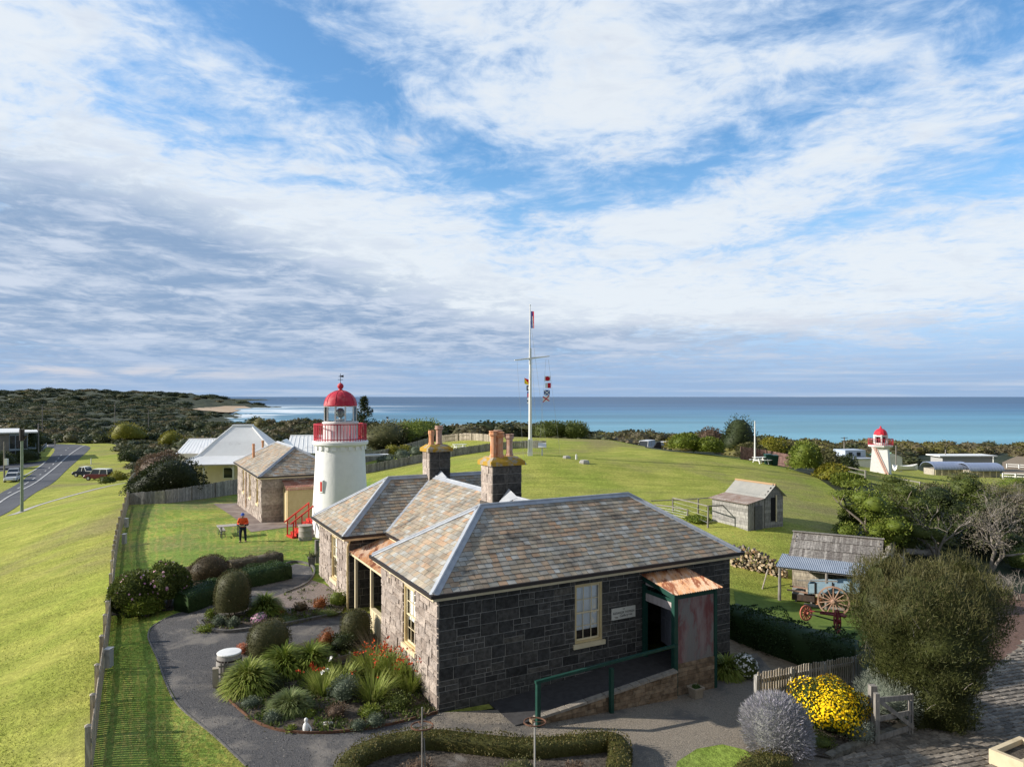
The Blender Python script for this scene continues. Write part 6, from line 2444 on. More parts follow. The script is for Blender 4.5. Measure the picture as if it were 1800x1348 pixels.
# ------------------------------------------------------------------ right-hand fence and gate
def gate_fence():
    P = [gp(1330, 1256)]
    e = gd(1514, 25.6)
    P = [P[0] + (e - P[0]) * (k / 6) for k in range(7)]
    t = thing('garden_fence', 'weathered grey picket fence behind the yellow daisy bush', 'fence', P[3])
    rnd = random.Random(2)
    m = MB()
    for i, (p, d) in enumerate(walk(P, .125)):
        n = Vector((d.y, -d.x, 0))
        m.obox(p + n * .03, d * .062, n * .02, (0, 0, 1.36 + rnd.uniform(-.05, .03)), 0, rnd.random())
    m.build('picket_slats', m_palew, t)
    for h in (.4, 1.1):
        m = MB()
        m.bar(P[0] + Vector((0, 0, h)), P[-1] + Vector((0, 0, h)), .045, .1)
        m.build('rail', m_paling, t)
    for p, d in walk(P, 1.7):
        m = MB()
        m.box(p - Vector((0, 0, .2)), .12, .12, 1.48, 0, .8, math.atan2(d.y, d.x))
        m.build('post', m_paling, t)
    a, b = gp(1541, 1309), gd(1603, 21.9)
    a2 = gp(1534, 1292)
    t = thing('timber_gate', 'open grey three-rail timber gate with diagonal brace at the garden edge', 'gate', a)
    h0, h1 = 1.55, 1.25
    L = b - a
    L.z = 0
    d = L.normalized()
    za, zb = a.z + .12, b.z + .3
    m = MB()
    m.bar(Vector((a.x, a.y, a.z - .1)), Vector((a.x, a.y, a.z + h0)), .13, .13)
    m.build('stile', m_boards, t)
    for off in (0, -.14):
        m = MB()
        q = b + d * off
        m.bar(Vector((q.x, q.y, zb - .1)), Vector((q.x, q.y, zb + h1 - .15)), .09, .05)
        m.build('stile', m_boards, t)
    for k in (.06, .5, .94):
        m = MB()
        m.bar(Vector((a.x, a.y, za + k * 1.3)), Vector((b.x, b.y, zb + k * 1.06)), .04, .15)
        m.build('rail', m_boards, t)
    m = MB()
    n = Vector((d.y, -d.x, 0)) * .05
    m.bar(Vector((a.x, a.y, za + 1.25)) + n, Vector((b.x, b.y, zb + .08)) + n, .035, .12)
    m.build('diagonal_brace', m_boards, t)
    m = MB()
    m.box(a2 - Vector((0, 0, .2)), .2, .2, 1.75)
    m.build('gate_post', m_boards, loc=a2, label='thick square grey gate post hung with the three-rail gate', cat='post')
    # low stone kerb of the bed
    P = [gp(1462, 1340), gp(1500, 1324), gp(1560, 1300), gp(1640, 1268), gp(1690, 1245)]
    rnd = random.Random(7)
    m = MB()
    for p, d in walk(P, .62):
        m.obox(p - Vector((0, 0, .1)), d * .59, Vector((-d.y, d.x, 0)) * .24, (0, 0, .26 + rnd.uniform(0, .05)), 0, rnd.random())
    m.build('kerb_stones', Mt('kerb stone', (.2, .17, .13), tint=((.12, .11, .09), (.2, .18, .14), (.26, .2, .13)), scale=5, bump=.8), loc=P[0], label='low rough stone kerb between the flower bed and the cobbled drive', cat='kerb')


gate_fence()


# ------------------------------------------------------------------ garden things
def garden_bits():
    p = gp(403, 1186)
    t = thing('half_barrel', 'grey wooden barrel with a white lid at the corner of the flower bed', 'barrel', p)
    m = MB()
    m.lathe([(.36, 0), (.41, .2), (.42, .4), (.40, .62), (.37, .75)], p, 24)
    shade_auto(m.build('staves', Mt('grey staves', (.24, .225, .21), (.33, .31, .29), 10, stretch=(3, 3, .3)), t))
    m = MB()
    m.lathe([(.39, .74), (.40, .78), (.38, .80), (.0, .82)], p, 24)
    m.build('lid', m_whitep, t)
    for z, r_ in ((.18, .42), (.58, .415)):
        m = MB()
        m.ring(p + Vector((0, 0, z)), (0, 0, 1), r_, .05, .02)
        m.build('hoop', m_gutter, t)
    p = gp(379, 1209)
    m = MB()
    m.box(p - Vector((0, 0, .15)), .17, .17, .78, rot=.3)
    m.box(p + Vector((0, 0, .63)), .19, .19, .03, rot=.3)
    m.build('timber_post', Mt('pale cut timber', (.42, .36, .28), (.36, .3, .23), 6), loc=p, label='stubby pale square post beside the barrel on the gravel path', cat='post')
    f = thing('garden_trellis', 'low dark timber lattice lying along the flower bed by the barrel', 'trellis', gp(390, 1196))
    a, b = gp(383, 1198), gp(402, 1196)
    for z in (.25, .5):
        m = MB()
        m.bar(a + Vector((0, 0, z)), b + Vector((0, 0, z)), .03, .06)
        m.build('rail', m_boards, f)
    for k in range(3):
        m = MB()
        q = a + (b - a) * (.3 + .3 * k)
        m.bar(q, q + Vector((0, 0, .62)), .05, .03)
        m.build('slat', m_boards, f)
    a, b = gp(556, 1186), gp(652, 1160)
    f = thing('plank_edging', 'low dark plank fence crossing the middle of the flower bed', 'fence', a)
    for z in (.05, .3):
        m = MB()
        m.bar(a + Vector((0, 0, z + .05)), b + Vector((0, 0, z + .05)), .04, .16)
        m.build('plank', Mt('brown plank', (.13, .1, .08), (.19, .15, .12), 5), f)
    for k in range(6):
        m = MB()
        q = a + (b - a) * (k / 5)
        m.bar(q - Vector((0, 0, .1)), q + Vector((0, 0, .5)), .06)
        m.build('post', m_boards, f)
    # rose stakes with iron hoops
    for (px, py, top, lab, two) in ((742, 1400, 1275, 'iron rose hoop on a doubled grey stake in front of the cottage corner', True), (940, 1400, 1268, 'rusty iron rose hoop on a single pale stake before the ramp', False)):
        p = gp(px, py)
        t = thing('rose_stake', lab, 'plant stake', p, 'hooped stakes in the hedged bed')
        zt = CZ - (top - HY) * p.y / F
        m = MB()
        m.tube([p, Vector((p.x, p.y, zt + (.45 if two else 0)))], .022, 6)
        m.build('stake', m_boards if two else Mt('pale stake', (.4, .38, .35)), t)
        if two:
            m = MB()
            m.tube([p + Vector((.1, 0, 0)), Vector((p.x + .05, p.y, zt - .3))], .018, 5)
            m.build('stake', m_boards, t)
        m = MB()
        m.ring(Vector((p.x, p.y, zt)), (0, .05, 1), .28, .03, .025, 28)
        m.build('hoop', m_rust, t)
        m = MB()
        for a in range(3):
            d = Vector((math.cos(a * 2.1), math.sin(a * 2.1), 0)) * .26
            m.tube([Vector((p.x, p.y, zt)), Vector((p.x, p.y, zt)) + d], .008, 4)
        m.build('spokes_frame', m_rust, t)
    # figurine
    p = gp(538, 1289)
    t = thing('garden_statuette', 'small white garden statuette standing on the soil near the rusty edging', 'statuette', p)
    m = MB()
    m.lathe([(.12, 0), (.12, .05), (.08, .07), (.1, .14), (.09, .24), (.06, .3), (.03, .33), (.055, .38), (.05, .43), (.01, .46)], p, 12, sy=.8)
    m.build('figure', m_whitep, t, smooth=True)
    m = MB()
    m.tube([p + Vector((.05, -.02, .28)), p + Vector((.14, -.03, .18)), p + Vector((.16, -.06, .08))], [.03, .025, .03], 6)
    m.build('wing', m_whitep, t)
    for i, (px, py, r_, lab) in enumerate(((575, 1277, .24, 'long pale rock on the bare soil behind the statuette'), (600, 1275, .16, 'smaller pale rock at the end of the bare soil strip'), (426, 1236, .13, 'white stone under the pale green strap leaves'))):
        p = gp(px, py)
        m = MB()
        m.lathe([(r_, -.03), (r_ * 1.02, r_ * .25), (r_ * .7, r_ * .55), (r_ * .2, r_ * .62)], p, 8, rot=i, sy=.6)
        m.build('rock', Mt('pale rock', (.5, .47, .43), (.4, .38, .35), 4, bump=.6), loc=p, label=lab, cat='rock')
    # thin labels and stakes in the beds
    # stucco planter at the corner
    p = gp(1790, 1352)
    t = thing('stucco_planter', 'cream rendered square planter at the edge of the cobbled drive', 'planter', p)
    m = MB()
    q = p + Vector((-.35, -.7, -.2))
    ex, ey = U * 1.6, Vv * .9
    for (o, a, b) in ((q, ex, Vv * .14), (q + Vv * .76, ex, Vv * .14), (q + Vv * .14, U * .14, Vv * .62), (q + U * 1.46 + Vv * .14, U * .14, Vv * .62)):
        m.obox(o, a, b, (0, 0, .75))
    m.build('box', Mt('cream render', (.62, .52, .36), (.55, .45, .3), 2, c3=(.4, .33, .2), s3=2, t3=(.55, .7)), t)
    m = MB()
    m.obox(q + U * .14 + Vv * .14, U * 1.32, Vv * .62, (0, 0, .6))
    m.build('soil', m_dirt, t)


garden_bits()


# ------------------------------------------------------------------ carts, wood and oddments by the shed
def wheel(parent, c, axis, r, n, rim, hubr, mat, name='wheel', w=.07):
    m = MB()
    axis = Vector(axis).normalized()
    m.ring(c, axis, r, w, .07, 36)
    wo = m.build(name, mat, parent)
    m = MB()
    m.tube([Vector(c) - axis * .16, Vector(c) - axis * .1, Vector(c) + axis * .1, Vector(c) + axis * .16], [hubr * .6, hubr, hubr, hubr * .6], 14)
    m.build('hub', mat, wo)
    x = axis.orthogonal().normalized()
    x = Vector((0, 0, 1)) - axis * axis.z
    x.normalize()
    y = axis.cross(x)
    m = MB()
    for k in range(n):
        a = 2 * math.pi * k / n
        d = x * math.cos(a) + y * math.sin(a)
        m.tube([Vector(c) + d * hubr * .8, Vector(c) + d * (r - .05)], [.034, .024], 6)
    m.build('spoke', mat, wo)
    return wo


def carts():
    m_wheel = Mt('faded red brown wheel', (.3, .17, .12), (.4, .27, .2), 5, c3=(.2, .09, .06), s3=2, t3=(.55, .7))
    m_blue = Mt('faded blue paint', (.2, .3, .38), (.27, .37, .44), 3, c3=(.13, .17, .2), s3=1.5, t3=(.56, .7))
    c = at(1465, 1050, 35.2)
    zg = hz(c.x, c.y)
    c.z = zg + .74
    t = thing('farm_cart', 'faded blue two-wheeled farm cart with large red brown spoked wheel under the shed roof', 'cart', Vector((c.x, c.y, zg)))
    ax = NF
    wheel(t, c, ax, .74, 14, .07, .11, m_wheel)
    wheel(t, c - ax * 1.35, ax, .74, 14, .07, .11, m_wheel)
    b = MB()
    o = c - ax * .16 - E1 * 1.2 + Vector((0, 0, .16))
    lift = Vector((0, 0, .35))
    L = E1 * 2.3 + lift
    b.obox(o, L, -ax * 1.05, (0, 0, .06))
    b.obox(o, L, -ax * .05, (0, 0, .5))
    b.obox(o - ax * 1.0, L, -ax * .05, (0, 0, .5))
    b.obox(o, E1 * .05, -ax * 1.05, (0, 0, .5))
    b.obox(o + L, E1 * .05, -ax * 1.05, (0, 0, .5))
    b.build('cart_body', m_blue, t)
    for k in (.15, .5, .85):
        s = MB()
        s.bar(o + L * k + ax * .02, o + L * k + ax * .02 + Vector((0, 0, .56)), .06)
        s.build('side_stay', m_gutter, t)
    for k in (0.1, .95):
        s = MB()
        s.bar(o - ax * k + Vector((0, 0, .02)), o - ax * k - E1 * 1.0 + Vector((0, 0, .06)), .07)
        s.build('shaft', m_wheel, t)
    s = MB()
    s.bar(o - E1 * .5 + Vector((0, 0, .62)), o + L * .6 + Vector((0, 0, .6)), .05)
    s.build('top_rail', m_boards, t)
    # red two-wheeled implement in front
    a, b_ = at(1417, 1077, 33.2), at(1472, 1092, 31.8)
    za, zb = hz(a.x, a.y), hz(b_.x, b_.y)
    t = thing('horse_drawn_implement', 'dark red horse drawn implement with two spoked wheels half hidden by the ivy hedge', 'implement', Vector(((a.x + b_.x) / 2, (a.y + b_.y) / 2, za)))
    a.z, b_.z = a.z, b_.z
    m_maroon = Mt('maroon paint', (.2, .03, .03), (.15, .03, .03), 4)
    m_orange = Mt('faded orange red', (.5, .16, .1), (.42, .12, .08), 4)
    w1 = wheel(t, a, Vector((.35, -.9, .1)), .36, 12, .06, .07, m_orange, w=.05)
    w2 = wheel(t, b_, Vector((.75, -.62, .1)), .52, 12, .06, .08, m_maroon, w=.05)
    s = MB()
    s.bar(a, b_, .05)
    s.build('axle', m_gutter, t)
    s = MB()
    p = a + (b_ - a) * .45 + Vector((0, 0, .12))
    s.obox(p, E1 * 1.1, -NF * .3, (0, 0, .05))
    s.build('seat_board', m_maroon, t)
    s = MB()
    s.bar(a + Vector((.1, 0, .1)), b_ + Vector((.3, 0, .35)), .05)
    s.build('frame_bar', m_maroon, t)
    # drum and trough under the verandah
    p = shp(.55, 2.6)
    p.z = hz(p.x, p.y)
    m = MB()
    q = p + Vector((0, 0, .38))
    m.tube([q - E1 * .3, q - E1 * .28, q + E1 * .28, q + E1 * .3], [.3, .36, .36, .3], 16)
    m.build('stone_roller', Mt('mottled grey stone', (.17, .165, .155), (.27, .26, .25), 4, bump=.6), loc=p, label='rounded mottled grey stone roller lying under the shed verandah', cat='roller')
    p = shp(.25, 3.0)
    p.z = hz(p.x, p.y)
    t = thing('iron_trough', 'dark rusty iron trough on low legs under the shed verandah', 'trough', p)
    m = MB()
    for (o, e1, e2, h) in ((p + Vector((0, 0, .12)), E1 * 1.1, -NF * .03, .3), (p - NF * .4 + Vector((0, 0, .12)), E1 * 1.1, -NF * .03, .3), (p + Vector((0, 0, .12)), E1 * .03, -NF * .43, .3), (p + E1 * 1.07 + Vector((0, 0, .12)), E1 * .03, -NF * .43, .3), (p + Vector((0, 0, .1)), E1 * 1.1, -NF * .43, .03)):
        m.obox(o, e1, e2, (0, 0, h))
    m.build('tub', Mt('rusted dark iron', (.05, .04, .035), (.09, .06, .045), 5), t)
    for x in (.15, .9):
        m = MB()
        m.obox(p + E1 * x - Vector((0, 0, .05)), E1 * .08, -NF * .43, (0, 0, .16))
        m.build('leg', m_boards, t)
    m = MB()
    p = shp(1.5, 2.75)
    p.z = hz(p.x, p.y)
    m.lathe([(.16, 0), (.2, .2), (.17, .34), (.1, .36)], p + Vector((0, 0, .0)), 10)
    m.build('terracotta_jar', m_pot, loc=p, label='small terracotta jar beside the blue cart under the shed roof', cat='jar')
    m = MB()
    p = shp(.9, 3.35)
    p.z = hz(p.x, p.y)
    m.tube([p + Vector((0, 0, .08)), p + E1 * 1.9 + Vector((0, 0, .1))], [.1, .08], 7)
    m.build('timber_log', m_boards, loc=p, label='grey timber log lying along the front of the cart shed', cat='log')
    # firewood: a long stack of split logs
    a, b_ = gp(1287, 993), gp(1383, 1016)
    t = MB()
    rnd = random.Random(12)
    d = Vector((b_.x - a.x, b_.y - a.y, 0))
    L = d.length
    d.normalize()
    n = Vector((d.y, -d.x, 0))
    x = 0
    k = 0
    while x < L:
        base = a + d * x
        zb_ = hz(base.x, base.y)
        hh = .95 + .25 * math.sin(x * 1.7) + rnd.uniform(-.1, .1)
        z = .05
        while z < hh:
            r_ = rnd.uniform(.05, .10)
            p = base + d * rnd.uniform(-.08, .08) + Vector((0, 0, zb_ - base.z + z))
            ax = (n + d * rnd.uniform(-.35, .35) + Vector((0, 0, rnd.uniform(-.2, .2)))).normalized()
            e = rnd.uniform(-.1, .12)
            c0, c1 = p + ax * (.2 + e), p - ax * .35
            m_ = rnd.choice((3, 4, 5, 6))
            k0 = len(t.v)
            u_ = ax.orthogonal().normalized()
            v_ = ax.cross(u_)
            ph = rnd.uniform(0, 6)
            for cc in (c0, c1):
                for j in range(m_):
                    an = ph + 2 * math.pi * j / m_
                    t.v.append(tuple(cc + (u_ * math.cos(an) + v_ * math.sin(an)) * r_))
            t.f.append(tuple(range(k0, k0 + m_)))
            t.m.append(0)
            t.t.append(rnd.random())
            for j in range(m_):
                t.f.append((k0 + j, k0 + (j + 1) % m_, k0 + m_ + (j + 1) % m_, k0 + m_ + j))
                t.m.append(1)
                t.t.append(rnd.random())
            z += r_ * 1.55
            k += 1
        x += .15
    t.build('firewood', [Mt('cut wood ends', (.4, .26, .14), tint=((.42, .25, .12), (.62, .45, .28), (.75, .6, .42), (.5, .42, .33)), scale=6), Mt('bark', (.16, .12, .09), tint=((.1, .08, .06), (.2, .16, .12), (.27, .23, .2)))], loc=a,
            label='long stack of split firewood on the lawn between cottage and cart shed', cat='firewood', kind='stuff')
    # driftwood
    rnd = random.Random(33)
    m_drift = Mt('bleached driftwood', (.36, .335, .31), (.27, .25, .23), 3, bump=.7, stretch=(1, 1, 2))
    for i, (A, B, r0, r1, h0, h1, lab) in enumerate(((( 1556, 1000), (1572, 962), .3, .18, .1, .9, 'leaning bleached driftwood trunk nearest the cart shed'), ((1572, 968), (1612, 962), .22, .26, .9, .75, 'long bleached log lying across the top of the driftwood heap'), ((1590, 978), (1640, 982), .2, .25, .35, .4, 'bleached log lying low in the driftwood heap'), ((1612, 964), (1640, 976), .22, .14, .7, .3, 'forked bleached log at the far end of the driftwood heap'), ((1586, 1002), (1588, 985), .12, .08, 0, .5, 'short upright driftwood stump behind the big olive shrub'))):
        a, b_ = gp(*A, h0), gp(*B, h1)
        m = MB()
        pts, rr = [], []
        for k in range(6):
            q = k / 5
            pts.append(a + (b_ - a) * q + Vector((rnd.uniform(-.08, .08), rnd.uniform(-.08, .08), rnd.uniform(-.06, .06))))
            rr.append((r0 + (r1 - r0) * q) * rnd.uniform(.85, 1.15))
        m.tube(pts, rr, 9)
        for j in range(2):
            k = rnd.randint(1, 4)
            m.tube([pts[k], pts[k] + Vector((rnd.uniform(-.5, .5), rnd.uniform(-.3, .1), rnd.uniform(.1, .5)))], [rr[k] * .5, .03], 6)
        m.build('driftwood_log', m_drift, loc=a, label=lab, cat='driftwood', group='bleached driftwood logs')


carts()


# ------------------------------------------------------------------ vehicles
def vehicle(label, loc, yaw, paint, kind, roofp=None, group=None):
    """side profile lofted across the width; x forward"""
    t = thing('parked_' + kind, label, {'ute': 'ute', 'wagon': 'car', 'van': 'van', 'car': 'car'}[kind], loc, group)
    c, s = math.cos(yaw), math.sin(yaw)
    w = lambda x, y, z: loc + Vector((x * c - y * s, x * s + y * c, z))
    spec = {'ute': dict(L=5.1, W=1.86, belt=1.08, top=1.78, bonnet=1.0, cab=(-.35, .05, 1.05, 1.55), rear=1.05),
            'wagon': dict(L=4.4, W=1.76, belt=1.1, top=1.9, bonnet=1.02, cab=(-2.15, -2.0, .55, .95), rear=1.1),
            'van': dict(L=5.2, W=1.95, belt=1.2, top=2.2, bonnet=1.15, cab=(-2.55, -2.45, 1.2, 2.0), rear=1.2),
            'car': dict(L=4.6, W=1.8, belt=.95, top=1.45, bonnet=.9, cab=(-1.9, -1.1, .35, 1.15), rear=.98)}[kind]
    L, W, z0 = spec['L'], spec['W'], .35
    h = L / 2
    b0, t0, t1, b1 = spec['cab']
    body = [(-h, z0 + .1), (-h + .08, spec['rear'] - .05), (-h + .2, spec['rear']), (b0, spec['belt']), (b1, spec['belt']), (h - .35, spec['bonnet'] - .05), (h - .05, spec['bonnet'] - .3), (h, z0 + .1), (h - .1, z0), (-h + .1, z0)]
    m = MB()
    n = len(body)
    vs = []
    for y, k in ((-W / 2, .94), (-W / 2 * .93, 1), (W / 2 * .93, 1), (W / 2, .94)):
        for (x, z) in body:
            vs.append(w(x * (k if abs(x) > h - .3 else 1), y, z if k == 1 else (z - .06 if z > .8 else z)))
    fs = [tuple(reversed(range(n))), tuple(range(3 * n, 4 * n))]
    for r_ in range(3):
        fs += [(r_ * n + i, r_ * n + (i + 1) % n, (r_ + 1) * n + (i + 1) % n, (r_ + 1) * n + i) for i in range(n)]
    m.add(vs, fs)
    bo = m.build('body', paint, t)
    m = MB()
    cab = [(b0, spec['belt'] - .02), (b1, spec['belt'] - .02), (t1, spec['top']), (t0, spec['top'])]
    yo, yi = W / 2 * .95, W / 2 * .8
    vs = [w(x, -(yo if i < 2 else yi), z) for i, (x, z) in enumerate(cab)] + [w(x, (yo if i < 2 else yi), z) for i, (x, z) in enumerate(cab)]
    m.add(vs, [(0, 1, 2, 3), (7, 6, 5, 4), (1, 5, 6, 2), (4, 0, 3, 7), (3, 2, 6, 7)])
    m.build('cabin_glass', m_glass, t)
    m = MB()
    m.obox(w(t0 - .04, -yi - .03, spec['top'] - .03), w(t1 + .04, 0, 0) - w(t0 - .04, 0, 0), w(0, 2 * yi + .06, 0) - w(0, 0, 0), (0, 0, .08))
    for x, xt in ((b0, t0), (b1, t1), ((b0 + b1) / 2 - .1, (t0 + t1) / 2 - .1)):
        for sgn in (-1, 1):
            m.bar(w(x, sgn * yo, spec['belt']), w(xt, sgn * yi, spec['top']), .07, .09)
    m.build('roof', roofp or paint, t)
    if kind == 'ute':
        m = MB()
        for sgn in (-1, 1):
            m.obox(w(-h + .15, sgn * (W / 2 - .06) - .03, spec['rear'] - .02), w(h - .15 + b0, 0, 0) - w(0, 0, 0), w(0, .06, 0) - w(0, 0, 0), (0, 0, .1))
        m.bar(w(b0 - .2, -W / 2 + .1, spec['rear'] + .65), w(b0 - .2, W / 2 - .1, spec['rear'] + .65), .08)
        m.build('tray_rail_frame', m_whitep if roofp is None else roofp, t)
    for x in (-h + .95, h - .95):
        for sgn in (-1, 1):
            m = MB()
            ce = w(x, sgn * (W / 2 - .1), .38)
            ax = w(0, 1, 0) - w(0, 0, 0)
            m.tube([ce - ax * .12, ce + ax * .12], .38, 16)
            wo = m.build('wheel', m_tyre, t)
            m = MB()
            m.tube([ce + ax * .122 * sgn, ce + ax * .135 * sgn], .22, 12)
            m.build('rim', m_steel, wo)
    for sgn in (-1, 1):
        m = MB()
        m.obox(w(h - .1, sgn * .65 - .16, .68), w(.1, 0, 0) - w(0, 0, 0), w(0, .32, 0) - w(0, 0, 0), (0, 0, .16))
        m.build('headlight', m_whitep, t)
        m = MB()
        m.obox(w(-h - .02, sgn * .7 - .1, .7), w(.06, 0, 0) - w(0, 0, 0), w(0, .2, 0) - w(0, 0, 0), (0, 0, .25))
        m.build('tail_light', m_redstep, t)
    return t


m_tyre = Mt('tyre rubber', (.02, .02, .02))
m_pblack = Mt('dark blue black car paint', (.015, .02, .035), rough=.25, spec=.5)
m_pmaroon = Mt('maroon car paint', (.12, .02, .025), rough=.3, spec=.5)
m_pwhite = Mt('white car paint', (.6, .61, .62), rough=.3, spec=.5)
m_psilver = Mt('silver car paint', (.36, .38, .41), rough=.3, spec=.5)
_s = gp(166, 838)
vehicle('dark blue ute with a white rack parked on the grass behind the maroon wagon', gp(154, 837.5), R(172), m_pblack, 'ute', m_whitep)
vehicle('maroon boxy wagon with a white roof parked on the grass verge', gp(173, 843.5), R(175), m_pmaroon, 'wagon', m_whitep)
vehicle('white hatchback parked beside the letterbox pole, nearer the road', gp(22, 846), R(-65), m_pwhite, 'car')
vehicle('silver wagon parked just beyond the white hatchback', gp(24, 838), R(-60), m_psilver, 'car')
vehicle('white campervan at the edge of the hill lawn beside the grassy bank', gd(1136, 128), R(240), m_pwhite, 'van')
vehicle('white campervan half behind the green hedge on the hill', gd(1172, 128), R(225), m_pwhite, 'van')


# ------------------------------------------------------------------ the man in orange
def person():
    p = gp(427, 953)
    t = thing('person', 'man in orange high-visibility jacket and blue cap looking down at a controller in his hands', 'person', p)
    H = 1.80
    f = Vector((.18, -.98, 0)).normalized()           # facing the camera
    r_ = Vector((-f.y, f.x, 0))                      # his left... across
    P = lambda a, b, z: p + r_ * a + f * b + Vector((0, 0, z))
    m_or = Mt('orange jacket', (.75, .1, .025), (.68, .08, .02), 5, rough=.8)
    m_navy = Mt('navy trousers', (.012, .017, .035), (.02, .026, .05), 6)
    m_skin = Mt('skin', (.45, .27, .2))
    m_boot = Mt('tan boots', (.3, .23, .15))
    m_cap = Mt('blue cap', (.04, .1, .4), rough=.6)

    def skin_mesh(name, verts, edges, radii, mat, parent, root=0):
        me = bpy.data.meshes.new(name)
        me.from_pydata([tuple(v - p) for v in verts], edges, [])
        o = bpy.data.objects.new(name, me)
        COL.objects.link(o)
        o.parent = parent
        md = o.modifiers.new('skin', 'SKIN')
        for i, rr in enumerate(radii):
            me.skin_vertices[0].data[i].radius = rr if isinstance(rr, tuple) else (rr, rr)
            me.skin_vertices[0].data[i].use_root = i == root
        ss = o.modifiers.new('sub', 'SUBSURF')
        ss.levels = ss.render_levels = 2
        me.materials.append(mat)
        return o
    # one body: pelvis, spine, neck, head, both arms and both legs
    V = [P(0, 0, .95), P(0, 0, 1.15), P(0, .01, 1.36), P(0, .0, 1.46), P(0, .04, 1.55), P(0, .07, 1.67), P(0, .06, 1.74),
         P(.19, 0, 1.42), P(.27, .03, 1.16), P(.12, .27, 1.10), P(.05, .31, 1.11),
         P(-.19, 0, 1.42), P(-.27, .03, 1.16), P(-.12, .27, 1.10), P(-.05, .31, 1.11),
         P(.10, 0, .88), P(.13, .02, .50), P(.15, -.02, .10), P(-.10, 0, .88), P(-.13, .02, .50), P(-.15, -.02, .10)]
    E = [(0, 1), (1, 2), (2, 3), (3, 4), (4, 5), (5, 6), (2, 7), (7, 8), (8, 9), (9, 10), (2, 11), (11, 12), (12, 13), (13, 14), (0, 15), (15, 16), (16, 17), (0, 18), (18, 19), (19, 20)]
    Rr = [(.15, .11), (.15, .11), (.17, .11), .07, .06, (.085, .1), (.07, .09), .075, .05, .036, .03, .075, .05, .036, .03, .085, .062, .045, .085, .062, .045]
    skin_mesh('body', V, E, Rr, m_skin, t)
    J = [P(0, 0, .86), P(0, 0, 1.15), P(0, .01, 1.36), P(0, 0, 1.47), P(.2, 0, 1.41), P(.285, .03, 1.16), P(.15, .25, 1.11), P(-.2, 0, 1.41), P(-.285, .03, 1.16), P(-.15, .25, 1.11)]
    skin_mesh('orange_jacket', J, [(0, 1), (1, 2), (2, 3), (2, 4), (4, 5), (5, 6), (2, 7), (7, 8), (8, 9)], [(.2, .15), (.19, .14), (.2, .14), .085, .1, .075, .058, .1, .075, .058], m_or, t)
    T_ = [P(0, 0, .92), P(.1, 0, .86), P(.14, .02, .5), P(.155, -.02, .09), P(-.1, 0, .86), P(-.14, .02, .5), P(-.155, -.02, .09)]
    skin_mesh('trousers', T_, [(0, 1), (1, 2), (2, 3), (0, 4), (4, 5), (5, 6)], [(.17, .13), .105, .085, .07, .105, .085, .07], m_navy, t)
    for s_ in (1, -1):
        b = MB()
        b.tube([P(.155 * s_, -.08, .06), P(.16 * s_, .06, .06), P(.165 * s_, .18, .045)], [.055, .06, .045], 10)
        b.build('boot', m_boot, t)
        q = MB()
        q.tube([P(.285 * s_, .03, 1.1), P(.15 * s_, .25, 1.09)], [.08, .062], 10)
        q.build('sleeve_cuff', m_navy, t)
        hnd = P(.06 * s_, .33, 1.12)
        q = MB()
        q.tube([P(.13 * s_, .27, 1.10), hnd], [.036, .042], 8)
        for k in range(4):
            a = hnd + Vector((0, 0, .03 - .018 * k))
            q.tube([a, a - r_ * (.03 * s_) + f * .03, a - r_ * (.055 * s_) + f * .005], [.011, .010, .008], 6)
        q.tube([hnd + Vector((0, 0, .03)), hnd - r_ * (.04 * s_) + Vector((0, 0, .06))], [.012, .01], 6)
        q.build('hand', m_skin, t)
    st = MB()
    pale = Mt('reflective tape', (.6, .6, .6), rough=.4)
    for z, rr in ((1.02, .196),):
        st.lathe([(rr, -.03), (rr + .005, 0), (rr, .03)], P(0, 0, z), 20, sy=.78)
    st.build('reflective_band', pale, t)
    hd = MB()
    hc = P(0, .07, 1.70)
    prof = [(.11 * math.cos(a), .11 * math.sin(a)) for a in np.linspace(0, 1.5, 7)]
    hd.lathe([(.112, -.02)] + prof, hc, 18)
    hd.obox(hc + f * .08 - r_ * .08 + Vector((0, 0, -.02)), f * .1 - Vector((0, 0, .03)), r_ * .16, (0, 0, .012))
    hd.build('cap', m_cap, t)
    fa = MB()
    fc = P(0, .16, 1.62)
    fa.lathe([(.015, -.02), (.018, 0), (.008, .03)], fc, 6)
    fa.build('nose', m_skin, t)
    for s_ in (1, -1):
        e = MB()
        e.lathe([(.004, -.012), (.014, 0), (.004, .012)], P(.036 * s_, .155, 1.655), 8)
        e.build('eye', m_gutter, t)
        e = MB()
        e.lathe([(.012, -.03), (.018, 0), (.01, .03)], P(.09 * s_, .06, 1.64), 8)
        e.build('ear', m_skin, t)
    mo = MB()
    mo.obox(P(-.03, .163, 1.575), r_ * .06, f * .01, (0, 0, .012))
    mo.build('mouth', Mt('lips', (.3, .12, .1)), t)
    c = MB()
    o = P(0, .36, 1.12)
    c.obox(o - r_ * .11 - f * .03, r_ * .22, f * .09 + Vector((0, 0, .02)), (0, 0, .05))
    c.build('remote_controller', m_gutter, loc=o, label='small black controller held in the hands of the man in orange', cat='controller')


person()
# ------------------------------------------------------------------ plants
def unit(v):
    return v / np.maximum(np.linalg.norm(v, axis=-1, keepdims=True), 1e-9)


def leaf_quads(P, N, size, asp, rs, out=.6, up=.0):
    n = len(P)
    d = unit(N * out + unit(rs.normal(size=(n, 3))) * (1 - out) * 1.3 + np.array([0, 0, up]))
    s = unit(np.cross(d, unit(rs.normal(size=(n, 3)))))
    L = (size * rs.uniform(.6, 1.35, n))[:, None]
    V = np.stack([P, P + d * L * .5 + s * L * asp * .5, P + d * L, P + d * L * .5 - s * L * asp * .5], 1)
    return V.reshape(-1, 3), np.arange(n * 4).reshape(n, 4)


